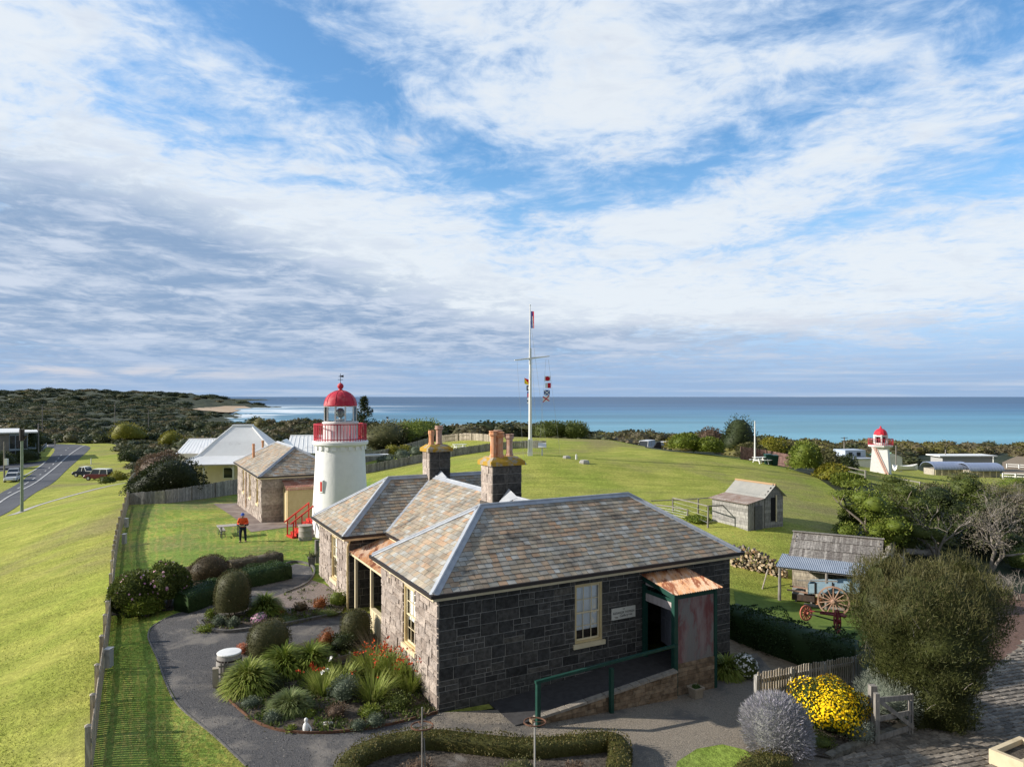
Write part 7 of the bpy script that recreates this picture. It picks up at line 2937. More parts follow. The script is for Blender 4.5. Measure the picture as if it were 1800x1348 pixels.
def lumpy(rs, k, amp, w=.16, p=None):
    c = unit(rs.normal(size=(k, 3)))
    a = rs.uniform(-.35, 1, k) * amp

    def f(D):
        r_ = 1 - amp * .4 + (np.exp((D @ c.T - 1) / w) * a).sum(1)
        return r_ if p is None else r_ * .96 * (np.hypot(D[:, 0], D[:, 1]) ** p + np.abs(D[:, 2]) ** p) ** (-1 / p)
    return f


def core_quads(f, c, r3, k=.8, nu=14, nv=8, low=-.5):
    th = np.linspace(0, 2 * np.pi, nu, endpoint=False)
    ph = np.linspace(low, np.pi / 2 - .02, nv)
    D = np.stack([np.outer(np.cos(ph), np.cos(th)), np.outer(np.cos(ph), np.sin(th)), np.outer(np.sin(ph), np.ones(nu))], -1).reshape(-1, 3)
    V = c + D * f(D)[:, None] * r3 * k
    i = np.arange(nu * nv).reshape(nv, nu)
    FC = np.stack([i[:-1], np.roll(i[:-1], -1, 1), np.roll(i[1:], -1, 1), i[1:]], -1).reshape(-1, 4)
    return V, FC


def blob(rs, c, r3, n, size, asp=.5, k=14, amp=.28, shell=(.78, 1.02), out=.6, up=.1, low=-.3, core=.82, w=.16, p=None):
    f = lumpy(rs, k, amp, w, p)
    D = unit(rs.normal(size=(int(n * 1.6), 3)))
    D = D[D[:, 2] > low][:n]
    r_ = f(D) * rs.uniform(*shell, len(D))
    P = c + D * r_[:, None] * r3
    V, FC = leaf_quads(P, unit(D / r3), size, asp, rs, out, up)
    t = rs.uniform(0, 1, len(FC))
    if core:
        v2, f2 = core_quads(f, c, np.array(r3), core)
        FC = np.concatenate([FC, f2 + len(V)])
        V = np.concatenate([V, v2])
        t = np.concatenate([t, np.full(len(f2), .35)])
    return V, FC, t


def join(parts):
    V, FC, T_, o = [], [], [], 0
    for v, f, t in parts:
        V.append(v)
        FC.append(f + o)
        T_.append(t)
        o += len(v)
    return np.concatenate(V), np.concatenate(FC), np.concatenate(T_)


def px2(px, py, wpx, hpx):
    p = gp(px, py)
    s = p.y / F
    return p, wpx * s, hpx * s


def stems(parent, c, r, h, mat, n=5, seed=0, name='stem', th=.03):
    rnd = random.Random(seed)
    m = MB()
    for k in range(n):
        a = rnd.uniform(0, 6.28)
        e = c + Vector((math.cos(a) * r * rnd.uniform(.2, .7), math.sin(a) * r * rnd.uniform(.2, .7), h * rnd.uniform(.5, .85)))
        m.tube([c + Vector((rnd.uniform(-.05, .05), rnd.uniform(-.05, .05), -.1)), (c + e) / 2 + Vector((rnd.uniform(-.1, .1), 0, .05)), e], [th, th * .7, th * .3], 5)
    return m.build(name, mat, parent)


m_bark = Mt('grey brown bark', (.14, .115, .09), (.22, .19, .16), 6, bump=.6)
m_deadwood = Mt('bare grey twigs', (.17, .15, .13), (.27, .24, .21), 4)
L_box = leafmat('clipped shrub leaves', (.05, .055, .018), (.085, .085, .03), (.12, .095, .045))
L_boxred = leafmat('bronze clipped leaves', (.055, .04, .02), (.085, .065, .03), (.13, .085, .055))
L_hedge = leafmat('hedge leaves', (.02, .045, .012), (.035, .07, .018), (.06, .095, .03))
L_hedge2 = leafmat('box hedge leaves', (.06, .065, .016), (.105, .10, .025), (.15, .11, .04))
L_dry = leafmat('dry hedge leaves', (.1, .085, .05), (.16, .13, .085), (.2, .17, .12))
L_bright = leafmat('bright green leaves', (.085, .125, .015), (.14, .18, .022), (.21, .23, .04))
L_mid = leafmat('mid green leaves', (.055, .078, .014), (.09, .115, .022), (.135, .15, .036))
L_dark = leafmat('dark green leaves', (.024, .037, .011), (.04, .055, .015), (.062, .08, .022))
L_deep = leafmat('deep green leaves', (.014, .022, .007), (.024, .034, .01), (.04, .05, .014))
L_greyb = leafmat('grey brown leaves', (.12, .1, .07), (.18, .155, .115), (.15, .15, .07))
L_olive = leafmat('olive leaves', (.07, .075, .026), (.11, .11, .04), (.18, .155, .075))
L_ygreen = leafmat('yellow green leaves', (.13, .15, .015), (.2, .19, .02), (.28, .23, .03))
L_brown = leafmat('brown twiggy leaves', (.085, .055, .035), (.13, .085, .055), (.17, .12, .08))
L_grey = leafmat('silver grey leaves', (.17, .2, .15), (.26, .29, .23), (.34, .36, .30))
L_bluegrey = leafmat('blue grey leaves', (.075, .10, .065), (.115, .145, .095), (.17, .195, .135))
L_strap = leafmat('strap leaves', (.09, .14, .016), (.16, .215, .028), (.27, .31, .06))
L_strapl = leafmat('light strap leaves', (.15, .21, .03), (.26, .31, .055), (.38, .4, .12))
L_varie = leafmat('pale striped leaves', (.12, .17, .05), (.2, .245, .085), (.3, .33, .15))
L_lav = leafmat('lavender stems', (.24, .25, .22), (.34, .33, .36), (.45, .43, .5))
L_orange = leafmat('orange heath leaves', (.2, .06, .02), (.3, .1, .03), (.17, .12, .03))
L_salmon = leafmat('salmon flowers', (.5, .2, .12), (.6, .28, .18))
M_yellow = Mt('yellow daisy petals', (.8, .5, .0), tint=((.85, .55, .0), (.95, .68, .01), (.7, .38, .0)), tmix=.4)
M_pink = Mt('pink petals', (.6, .3, .42), tint=((.5, .2, .36), (.72, .45, .55)), tmix=.4)
M_red = Mt('red orange petals', (.5, .05, .02), tint=((.36, .025, .02), (.6, .1, .02)), tmix=.4)
M_whitefl = Mt('white petals', (.8, .8, .76), tint=((.7, .7, .66), (.85, .85, .83)), tmix=.2)


def bush(name, label, cat, px, py, wpx, hpx, n, size, mat, seed=0, asp=.5, amp=.28, group=None, depth=1.0, stem=True, fl=None, d=None, k=14, low=-.3, up=.1, out=.6, core=.82, shell=(.78, 1.02), w=.16, sink=.0, p_=None):
    if d is None:
        p, w_, h_ = px2(px, py, wpx, hpx)
    else:
        p = gd(px, d)
        w_, h_ = wpx * d / F, hpx * d / F
    rs = np.random.RandomState(seed + 11)
    rz = h_ * .56
    c = np.array(p) + np.array([0, 0, h_ - rz - sink])
    r3 = np.array([w_ / 2, w_ / 2 * depth, rz])
    t = thing(name, label, cat, p, group)
    V, FC, ti = blob(rs, c, r3, n, size, asp, k, amp, shell, out, up, low, core, w, p_)
    zmin = p.z - .15
    V[:, 2] = np.maximum(V[:, 2], zmin)
    link_np('foliage', V, FC, mat, t, tint=ti)
    if stem:
        stems(t, p, w_ * .35, h_ * .6, m_bark, 5, seed, th=max(.02, w_ * .018))
    if fl:
        fmat, fn, fs, nm = fl
        f = lumpy(np.random.RandomState(seed + 11), k, amp, w)
        D = unit(rs.normal(size=(fn * 3, 3)))
        D = D[(D[:, 2] > -.3) & (D[:, 2] + .55 * np.sin(D[:, 0] * 5 + 1) * np.sin(D[:, 1] * 4) + rs.normal(size=len(D)) * .5 > -.35)][:fn]
        P = c + D * (f(D) * rs.uniform(.94, 1.07, len(D)))[:, None] * r3
        P[:, 2] = np.maximum(P[:, 2], p.z + .05)
        link_np(nm, *flowers(P, unit(D / r3), fs, rs), fmat, t, tint=rs.uniform(0, 1, len(P)).repeat(2))
    return t


def flowers(P, N, size, rs):
    """little six-sided discs facing out; two quads each"""
    n = len(P)
    N = unit(N + rs.normal(size=N.shape) * .25)
    a = unit(np.cross(N, rs.normal(size=N.shape)))
    b = np.cross(N, a)
    s = (size * rs.uniform(.7, 1.25, n))[:, None]
    ring = [P + (a * math.cos(q) + b * math.sin(q)) * s + N * s * (.0 if i % 3 else .15) for i, q in enumerate(np.arange(6) * math.pi / 3)]
    V = np.stack(ring, 1).reshape(-1, 3)
    i = np.arange(n)[:, None] * 6
    FC = np.stack([i + np.array([0, 1, 2, 3]), i + np.array([0, 3, 4, 5])], 1).reshape(-1, 4)
    return V, FC


def blades(rs, c, n, L, W, droop, spread=1.0, base=.12, seg=5, stiff=.5, gz=None, D=None):
    """arching strap leaves from a common base"""
    az = rs.uniform(0, 2 * np.pi, n)
    el = np.arccos(rs.uniform(0, 1, n) ** stiff) * spread
    LL = L * rs.uniform(.65, 1.15, n)
    el = np.clip(el, 0, 1.5)
    if D is not None:
        az, el = np.arctan2(D[:, 1], D[:, 0]) + rs.normal(size=n) * .25, np.arccos(np.clip(D[:, 2], 0, 1)) * 1.05
    b = c + np.stack([np.cos(az), np.sin(az), np.zeros(n)], 1) * (base * np.sqrt(rs.uniform(0, 1, n)))[:, None]
    hd = np.stack([np.cos(az), np.sin(az), np.zeros(n)], 1)
    side = np.stack([-np.sin(az), np.cos(az), np.zeros(n)], 1)
    pts = []
    p = b.copy()
    a = np.pi / 2 - el * .75
    for k in range(seg + 1):
        wd = W * (1 - (k / seg) ** 2.2 * .92) * (.65 + .35 * min(1, k / 1.5))
        pts.append((p - side * wd / 2, p + side * wd / 2))
        stp = (LL / seg)[:, None]
        p = p + (hd * np.cos(a)[:, None] + np.array([0, 0, 1.]) * np.sin(a)[:, None]) * stp
        a = a - droop * rs.uniform(.7, 1.3, n) / seg
    V = np.stack([q for pr in pts for q in pr], 1)                  # n, 2*(seg+1), 3
    if gz is not None:
        V[..., 2] = np.maximum(V[..., 2], gz + .02)
    m = 2 * (seg + 1)
    q = np.array([[2 * k, 2 * k + 1, 2 * k + 3, 2 * k + 2] for k in range(seg)])
    FC = (np.arange(n)[:, None, None] * m + q[None]).reshape(-1, 4)
    return V.reshape(-1, 3), FC, np.repeat(rs.uniform(0, 1, n), seg)


def strap(name, label, px, py, n, L, W, droop, mat, seed, group=None, spread=1.0, base=.15, cat='plant', stiff=.5, fl=None, dome=None):
    p = gp(px, py)
    rs = np.random.RandomState(seed)
    t = thing(name, label, cat, p, group)
    if dome:                                             # full rounded clump: leaves arch out of a mound
        R_, sz = dome
        f = lumpy(rs, 8, .16, .2)
        D = unit(rs.normal(size=(n * 2, 3)) * [1, 1, .9])
        D = D[D[:, 2] > -.05][:n]
        st = np.array(p) + D * (f(D) * rs.uniform(.42, .66, len(D)))[:, None] * [R_, R_, R_ * sz]
        V, FC, ti = blades(rs, st, len(D), L, W, droop, 1, 0, 5, .5, p.z, D)
        v2, f2 = core_quads(f, np.array(p), np.array([R_, R_, R_ * sz]), .52, 14, 8, 0)
        FC, V, ti = np.concatenate([FC, f2 + len(V)]), np.concatenate([V, v2]), np.concatenate([ti, np.full(len(f2), .1)])
    else:
        V, FC, ti = blades(rs, np.array(p), n, L, W, droop, spread, base, 5, stiff, p.z)
    link_np('leaves', V, FC, mat, t, tint=ti)
    if fl:
        fm, fn, hs, fs = fl
        V, FC, ti = [], [], []
        mb = MB()
        P = []
        for k in range(fn):
            a, r_ = rs.uniform(0, 6.28), rs.uniform(0, .5) * L
            q = np.array(p) + [math.cos(a) * r_, math.sin(a) * r_, 0]
            top = q + [math.cos(a) * .15, math.sin(a) * .15, hs * rs.uniform(.75, 1.1)]
            mb.tube([q, top], .006, 3)
            for j in range(5):
                P.append(top + np.array([math.cos(a), math.sin(a), .3]) * .05 * j + rs.normal(size=3) * .02)
        mb.build('flower_stem', L_strap, t)
        P = np.array(P)
        link_np('blossoms', *flowers(P, unit(rs.normal(size=P.shape) + [0, 0, .6]), fs, rs), fm, t, tint=rs.uniform(0, 1, len(P)).repeat(2))
    return t


def hedge(name, label, pts, w, h, mat, seed, dens=420, size=.05, cat='hedge', lump=.05, asp=.6, round_=.12):
    """clipped hedge swept along pts"""
    P = catmull(pts, 8) if len(pts) > 2 else [Vector(pts[0]) + (Vector(pts[1]) - Vector(pts[0])) * (k / 8) for k in range(9)]
    rs = np.random.RandomState(seed)
    t = thing(name, label, cat, P[len(P) // 2])
    parts = []
    V, FC = [], []
    prof = [(-.5, 0), (-.52, .5), (-.5, .85), (-.38, 1), (.38, 1), (.5, .85), (.52, .5), (.5, 0)]
    k0 = 0
    for i, p in enumerate(P):
        d = P[min(i + 1, len(P) - 1)] - P[max(i - 1, 0)]
        d = Vector((d.x, d.y, 0)).normalized()
        n = Vector((d.y, -d.x, 0))
        z = hz(p.x, p.y)
        for (a, b) in prof:
            V.append((p.x + n.x * a * w * .92, p.y + n.y * a * w * .92, z - .1 + b * (h * .95 + .1)))
    m = len(prof)
    for i in range(len(P) - 1):
        for j in range(m - 1):
            FC.append((i * m + j, i * m + j + 1, (i + 1) * m + j + 1, (i + 1) * m + j))
    for e in (0, len(P) - 1):
        FC += [(e * m, e * m + 1, e * m + 6, e * m + 7), (e * m + 1, e * m + 2, e * m + 5, e * m + 6), (e * m + 2, e * m + 3, e * m + 4, e * m + 5), (e * m, e * m + 1, e * m + 6, e * m + 7)]
    parts.append((np.array(V), np.array(FC), np.full(len(FC), .3)))
    L = sum((b - a).length for a, b in zip(P[:-1], P[1:]))
    N = int(dens * L * (w + 2 * h))
    seg = np.array([tuple(p) for p in P])
    ln = np.linalg.norm(np.diff(seg[:, :2], axis=0), axis=1)
    cum = np.concatenate([[0], np.cumsum(ln)])
    s = rs.uniform(0, cum[-1], N)
    x = np.interp(s, cum, seg[:, 0])
    y = np.interp(s, cum, seg[:, 1])
    dx = np.interp(np.clip(s + .1, 0, cum[-1]), cum, seg[:, 0]) - np.interp(np.clip(s - .1, 0, cum[-1]), cum, seg[:, 0])
    dy = np.interp(np.clip(s + .1, 0, cum[-1]), cum, seg[:, 1]) - np.interp(np.clip(s - .1, 0, cum[-1]), cum, seg[:, 1])
    l_ = np.hypot(dx, dy)
    nx, ny = dy / l_, -dx / l_
    q = rs.uniform(0, w + 2 * h, N)
    off = np.where(q < h, -w / 2, np.where(q < h + w, q - h - w / 2, w / 2))
    zz = np.where(q < h, q, np.where(q < h + w, h, w + 2 * h - q))
    nn = np.stack([np.where(q < h, -nx, np.where(q < h + w, 0, nx)), np.where(q < h, -ny, np.where(q < h + w, 0, ny)), np.where((q >= h) & (q < h + w), 1.0, .15)], 1)
    wob = 1 + lump * (np.sin(s * 2.1 + seed) + np.sin(s * 5.3 + off * 3 + zz * 4))
    zc = hz_np(x, y)
    corner = np.clip((zz / h - .8) / .2, 0, 1) * np.where((q < h) | (q > h + w), 1, 0)
    Pn = np.stack([x + nx * off * wob * (1 - round_ * corner), y + ny * off * wob * (1 - round_ * corner), zc + zz * (1 + (wob - 1) * .8)], 1)
    v, f = leaf_quads(Pn, nn, size, asp, rs, .55, .15)
    parts.append((v, f, rs.uniform(0, 1, len(f))))
    link_np('foliage', *join(parts)[:2], mat, t, tint=join(parts)[2])
    stems(t, P[len(P) // 2], .15, h * .7, m_bark, 4, seed)
    return t


def hz_np(x, y):
    return height(x, y)


# ---- clipped shrubs
bush('clipped_shrub', 'low bronze clipped dome shrub at the lawn edge behind the hedges', 'shrub', 371, 1024, 66, 50, 4200, .055, L_boxred, 1, amp=.11, low=-.6, shell=(.9, 1.02), core=.9)
bush('clipped_shrub', 'tall egg-shaped clipped shrub on the island bed', 'shrub', 409, 1086, 66, 82, 5200, .05, L_box, 2, amp=.11, p_=2.6, low=-.8, shell=(.9, 1.02), core=.92)
bush('clipped_shrub', 'round clipped shrub between the barrel and the strap-leaved plants', 'shrub', 470, 1158, 76, 70, 5200, .045, L_box, 3, amp=.11, p_=2.6, low=-.8, shell=(.9, 1.02), core=.92)
bush('clipped_shrub', 'small round clipped shrub beside the cream verandah post', 'shrub', 626, 1128, 57, 60, 3600, .045, L_box, 4, amp=.11, p_=2.6, low=-.8, shell=(.9, 1.02), core=.92)
# ---- hedges
hedge('clipped_hedge', 'dark green clipped hedge along the far side of the gravel path', G((408, 1034), (452, 1025), (500, 1014)), 1.3, .75, L_hedge, 5, 420, .06)
hedge('clipped_hedge', 'dark green clipped hedge next to the pink flowering bushes', G((318, 1077), (348, 1066), (384, 1050)), 1.1, .85, L_hedge, 6, 420, .06)
hedge('dry_hedge', 'low brownish dry hedge on the lawn behind the dark clipped hedge', G((402, 1003), (445, 996), (490, 986)), .8, .5, L_dry, 7, 380, .06, lump=.12)
hedge('dry_hedge', 'short brownish hedge behind the pink flowering bushes', G((300, 1016), (338, 1012)), .7, .45, L_dry, 17, 380, .06, lump=.12)
hedge('box_hedge', 'low clipped box hedge curving round the front rose bed', G((606, 1420), (610, 1368), (640, 1341), (690, 1324), (760, 1316), (850, 1325), (940, 1331), (1030, 1323), (1074, 1320), (1090, 1342), (1078, 1420)), .6, .48, L_hedge2, 8, 620, .05)
hedge('box_hedge', 'short piece of box hedge beside the round lawn', G((1300, 1400), (1330, 1366), (1374, 1350)), .75, .45, L_hedge2, 9, 620, .05)
hedge('ivy_hedge', 'dark ivy covered hedge between the cottage and the cart shed', [gd(1284, 30.6), gd(1345, 29.3), gd(1420, 28.0), gd(1506, 27.0)], 1.3, 1.35, L_hedge, 10, 300, .09, lump=.13)
# ---- pink flowering bushes by the fence
bush('flowering_bush', 'glossy pink flowering bush against the picket fence', 'bush', 238, 1080, 96, 78, 3800, .12, L_mid, 21, amp=.3, fl=(M_pink, 34, .055, 'blossoms'))
bush('flowering_bush', 'taller pink flowering bush next to the dark clipped hedge', 'bush', 296, 1068, 84, 82, 3600, .12, L_mid, 22, amp=.34, fl=(M_pink, 50, .055, 'blossoms'))
bush('leafy_bush', 'light green leafy bush at the front of the pink flowering bushes', 'bush', 258, 1084, 60, 44, 1600, .12, L_bright, 23, amp=.3)
bush('leafy_bush', 'dark leafy bush at the corner of fence and lawn strip', 'bush', 213, 1082, 44, 46, 1400, .12, L_dark, 24, amp=.3)
# ---- strap leaved clumps
strap('strap_leaf_plant', 'dark green strap-leaved clump behind the tall clipped shrub', 466, 1080, 1500, 0.55, .05, 1.5, L_strap, 31, 'strap leaved clumps', dome=(0.66, 1.35))
strap('strap_leaf_plant', 'pale green strap-leaved clump nearest the barrel', 437, 1216, 1900, 0.62, .05, 1.5, L_strapl, 32, 'strap leaved clumps', dome=(0.82, 1.35))
strap('strap_leaf_plant', 'large strap-leaved clump right of the round clipped shrub', 500, 1182, 1700, 0.62, .05, 1.5, L_strap, 33, 'strap leaved clumps', dome=(0.8, 1.2))
strap('strap_leaf_plant', 'strap-leaved clump in front of the orange heath and the plank fence', 545, 1178, 1700, 0.62, .05, 1.5, L_strap, 34, 'strap leaved clumps', dome=(0.8, 1.2))
strap('variegated_grass', 'pale striped grassy clump at the front of the big flower bed', 510, 1252, 2600, .42, .028, 1.3, L_varie, 35, dome=(.74, .95))
strap('strap_leaf_plant', 'lime green strap-leaved clump at the far side of the porch', 1276, 1190, 1100, 0.55, .05, 1.5, L_strapl, 36, 'strap leaved clumps', dome=(0.55, 1.6))
strap('dry_grass_tussock', 'tall dry brown grass tussock against the cottage wall', 665, 1165, 500, 1.25, .012, .7, L_dry, 37, spread=.75, base=.5)
for i, (px, py, n, L, lab) in enumerate(((655, 1190, 190, .95, 'red flowering sword-leaved clump nearest the plank fence'), (690, 1200, 230, 1.0, 'red flowering sword-leaved clump in the middle by the wall'), (722, 1215, 230, .9, 'red flowering sword-leaved clump by the cottage corner'), (655, 1232, 150, .85, 'lime sword-leaved clump with few red flowers at the front'))):
    strap('sword_leaf_flower', lab, px, py, n * 2, L * 1.1, .032, .8, L_strapl, 40 + i, 'red flowering sword-leaved clumps', spread=.7, base=.35, fl=(M_red, 22 if i < 3 else 3, 1.1, .03))
strap('sword_leaf_flower', 'bright green sword-leaved clump near the white lilies', 567, 1222, 320, .85, .03, .6, L_strapl, 45, spread=.6, base=.25)
strap('sword_leaf_flower', 'bright green sword-leaved clump under the plank fence', 600, 1205, 300, .8, .03, .6, L_strapl, 46, spread=.6, base=.25)
strap('red_poker_plant', 'small clump with red orange spikes left of the white lilies', 548, 1203, 60, .5, .03, .7, L_strap, 47, spread=.7, base=.15, fl=(M_red, 9, .55, .04))
strap('white_lily', 'green clump with a few big white lilies by the plank fence', 566, 1202, 60, .55, .05, .9, L_strap, 48, spread=.8, base=.3, fl=(M_whitefl, 4, .62, .055))
# ---- small shrubs of the beds
small = [('heath_shrub', 'round orange heath shrub beside the white flowers', 574, 1142, 34, 36, 900, .05, L_orange), ('heath_shrub', 'orange heath shrub on the mulch near the far wing', 562, 1070, 26, 22, 500, .06, L_orange),
         ('heath_shrub', 'rusty brown heath shrub on the mulch beside the strap-leaved clump', 528, 1076, 28, 18, 500, .06, L_boxred), ('heath_shrub', 'low orange heath tuft in front of the dark strap-leaved clump', 490, 1082, 22, 14, 300, .06, L_orange),
         ('succulent_shrub', 'salmon pink succulent behind the white lidded barrel', 426, 1150, 26, 20, 400, .06, L_salmon), ('grey_shrub', 'grey green shrub in the middle of the front bed', 605, 1235, 55, 50, 1300, .06, L_bluegrey),
         ('grey_shrub', 'small blue grey cushion shrub on the soil near the rusty edging', 440, 1246, 34, 20, 700, .045, L_bluegrey), ('grey_shrub', 'blue grey cushion shrub along the curve of the rusty edging', 478, 1272, 32, 22, 700, .045, L_bluegrey),
         ('grey_shrub', 'blue grey cushion shrub at the end of the bed, left one of a pair', 628, 1285, 30, 20, 600, .045, L_bluegrey), ('grey_shrub', 'blue grey cushion shrub at the end of the bed, right one of a pair', 658, 1279, 34, 24, 700, .045, L_bluegrey),
         ('grey_shrub', 'blue green shrub at the tip of the island bed, left one', 385, 1103, 24, 20, 500, .06, L_bluegrey), ('grey_shrub', 'blue green shrub at the tip of the island bed, right one', 409, 1105, 26, 22, 500, .06, L_bluegrey),
         ('green_shrub', 'yellow green ground plant spilling over the tip of the island bed', 362, 1110, 34, 12, 400, .06, L_bright), ('green_shrub', 'light green low plant at the edge of the island bed', 372, 1088, 20, 18, 300, .07, L_bright),
         ('green_shrub', 'light green shrub at the foot of the far wing wall', 596, 1066, 40, 26, 600, .07, L_bright), ('green_shrub', 'low green groundcover on the island bed by the path', 505, 1092, 60, 10, 700, .05, L_mid),
         ('green_shrub', 'low green groundcover below the mulch near the verandah', 575, 1082, 50, 10, 600, .05, L_mid), ('green_shrub', 'dark leafy shrub between orange heath and small clipped shrub', 600, 1145, 54, 34, 900, .07, L_dark),
         ('green_shrub', 'yellow green bushy plant at the front by the cushions', 650, 1262, 40, 26, 600, .07, L_bright), ('green_shrub', 'green leafy plant under the red flowers by the wall', 700, 1245, 60, 28, 900, .07, L_mid),
         ('green_shrub', 'bright green tuft beside the white statuette', 512, 1287, 20, 12, 250, .06, L_bright), ('green_shrub', 'bright green tuft on the soil in front of the striped grass', 545, 1262, 26, 14, 300, .06, L_bright),
         ('green_shrub', 'low leafy plant at the cottage corner end of the bed', 740, 1252, 40, 12, 500, .05, L_mid), ('brown_shrub', 'bare reddish brown twiggy shrub in the middle of the soil', 590, 1262, 44, 26, 500, .05, L_brown),
         ('green_shrub', 'green plant filling the bed between plank fence and sword leaves', 615, 1200, 60, 22, 700, .07, L_mid), ('green_shrub', 'dark green plant below the strap-leaved clumps', 480, 1215, 60, 26, 800, .07, L_dark),
         ('rose_bush', 'low reddish rose bush in the hedged front bed, beside the doubled stake', 735, 1372, 70, 34, 500, .06, L_brown), ('rose_bush', 'green and red rose bush in the hedged front bed, near the single stake', 905, 1374, 80, 36, 600, .06, L_olive), ('rose_bush', 'sparse rose bush in the hedged front bed by the curved end', 1010, 1370, 60, 30, 400, .06, L_brown),
         ('green_shrub', 'small green shrub in shade in front of the ivy hedge', 1345, 1140, 60, 26, 700, .08, L_dark), ('green_shrub', 'dark low shrub in shade beside the garden fence', 1430, 1165, 90, 34, 1000, .08, L_dark), ('lavender_bush', 'small shaded lavender at the cottage end of the ivy hedge', 1325, 1122, 40, 26, 500, .08, L_lav),
         ('green_shrub', 'low green plants on the kerbed bed under the yellow daisies', 1440, 1312, 60, 24, 900, .05, L_mid), ('grey_shrub', 'silvery leaved shrub beside the thick gate post', 1508, 1306, 58, 46, 1500, .05, L_grey)]
for i, (nm, lab, px, py, w_, h_, n, sz, mt) in enumerate(small):
    bush(nm, lab, 'shrub' if 'bush' not in nm else nm.split('_')[0] + ' bush', px, py, w_, h_, n, sz, mt, 100 + i, amp=.34, stem=False, core=.7, shell=(.6, 1.05), low=-.4)
bush('pink_flower_cushion', 'small mauve pink flower cushion behind the round clipped shrub', 'flower', 455, 1098, 28, 20, 300, .05, L_grey, 150, stem=False, fl=(M_pink, 160, .03, 'blossoms'))
bush('white_daisy_bush', 'low white flowering plant spilling onto the path by the porch', 'flower', 1308, 1192, 44, 46, 700, .06, L_mid, 151, stem=False, fl=(M_whitefl, 240, .035, 'blossoms'))
bush('white_daisy_bush', 'little white flowering plant beside the orange heath', 'flower', 598, 1130, 30, 14, 250, .05, L_mid, 152, stem=False, fl=(M_whitefl, 40, .035, 'blossoms'))
bush('yellow_daisy_bush', 'big rounded bush covered in yellow daisies by the gate', 'flower bush', 1460, 1288, 112, 90, 5200, .07, L_mid, 153, amp=.44, k=24, w=.1, low=-.5, fl=(M_yellow, 2100, .03, 'blossoms'))


def lavender(label, px, py, wpx, hpx, n, seed, mat=L_lav):
    p, w_, h_ = px2(px, py, wpx, hpx)
    rs = np.random.RandomState(seed)
    t = thing('lavender_bush', label, 'lavender', p)
    c = np.array(p) + [0, 0, h_ * .45]
    r3 = np.array([w_ / 2, w_ / 2, h_ * .56])
    f = lumpy(rs, 16, .2, .12)
    D = unit(rs.normal(size=(n * 2, 3)))
    D = D[D[:, 2] > -.62][:n]
    P = c + D * (f(D) * rs.uniform(.72, 1.0, len(D)))[:, None] * r3
    V, FC = leaf_quads(P, unit(D * .7 + [0, 0, .45]), .15, .10, rs, .72)
    V[:, 2] = np.maximum(V[:, 2], p.z)
    v2, f2 = core_quads(f, c, r3, .74)
    link_np('foliage', np.concatenate([V, v2]), np.concatenate([FC, f2 + len(V)]), mat, t, tint=np.concatenate([rs.uniform(0, 1, len(FC)), np.full(len(f2), .1)]))


lavender('big round silver mauve lavender bush at the end of the garden fence', 1366, 1326, 116, 108, 12000, 61)
lavender('silvery lavender bush behind the three-rail gate', 1560, 1262, 116, 78, 5200, 62, L_grey)


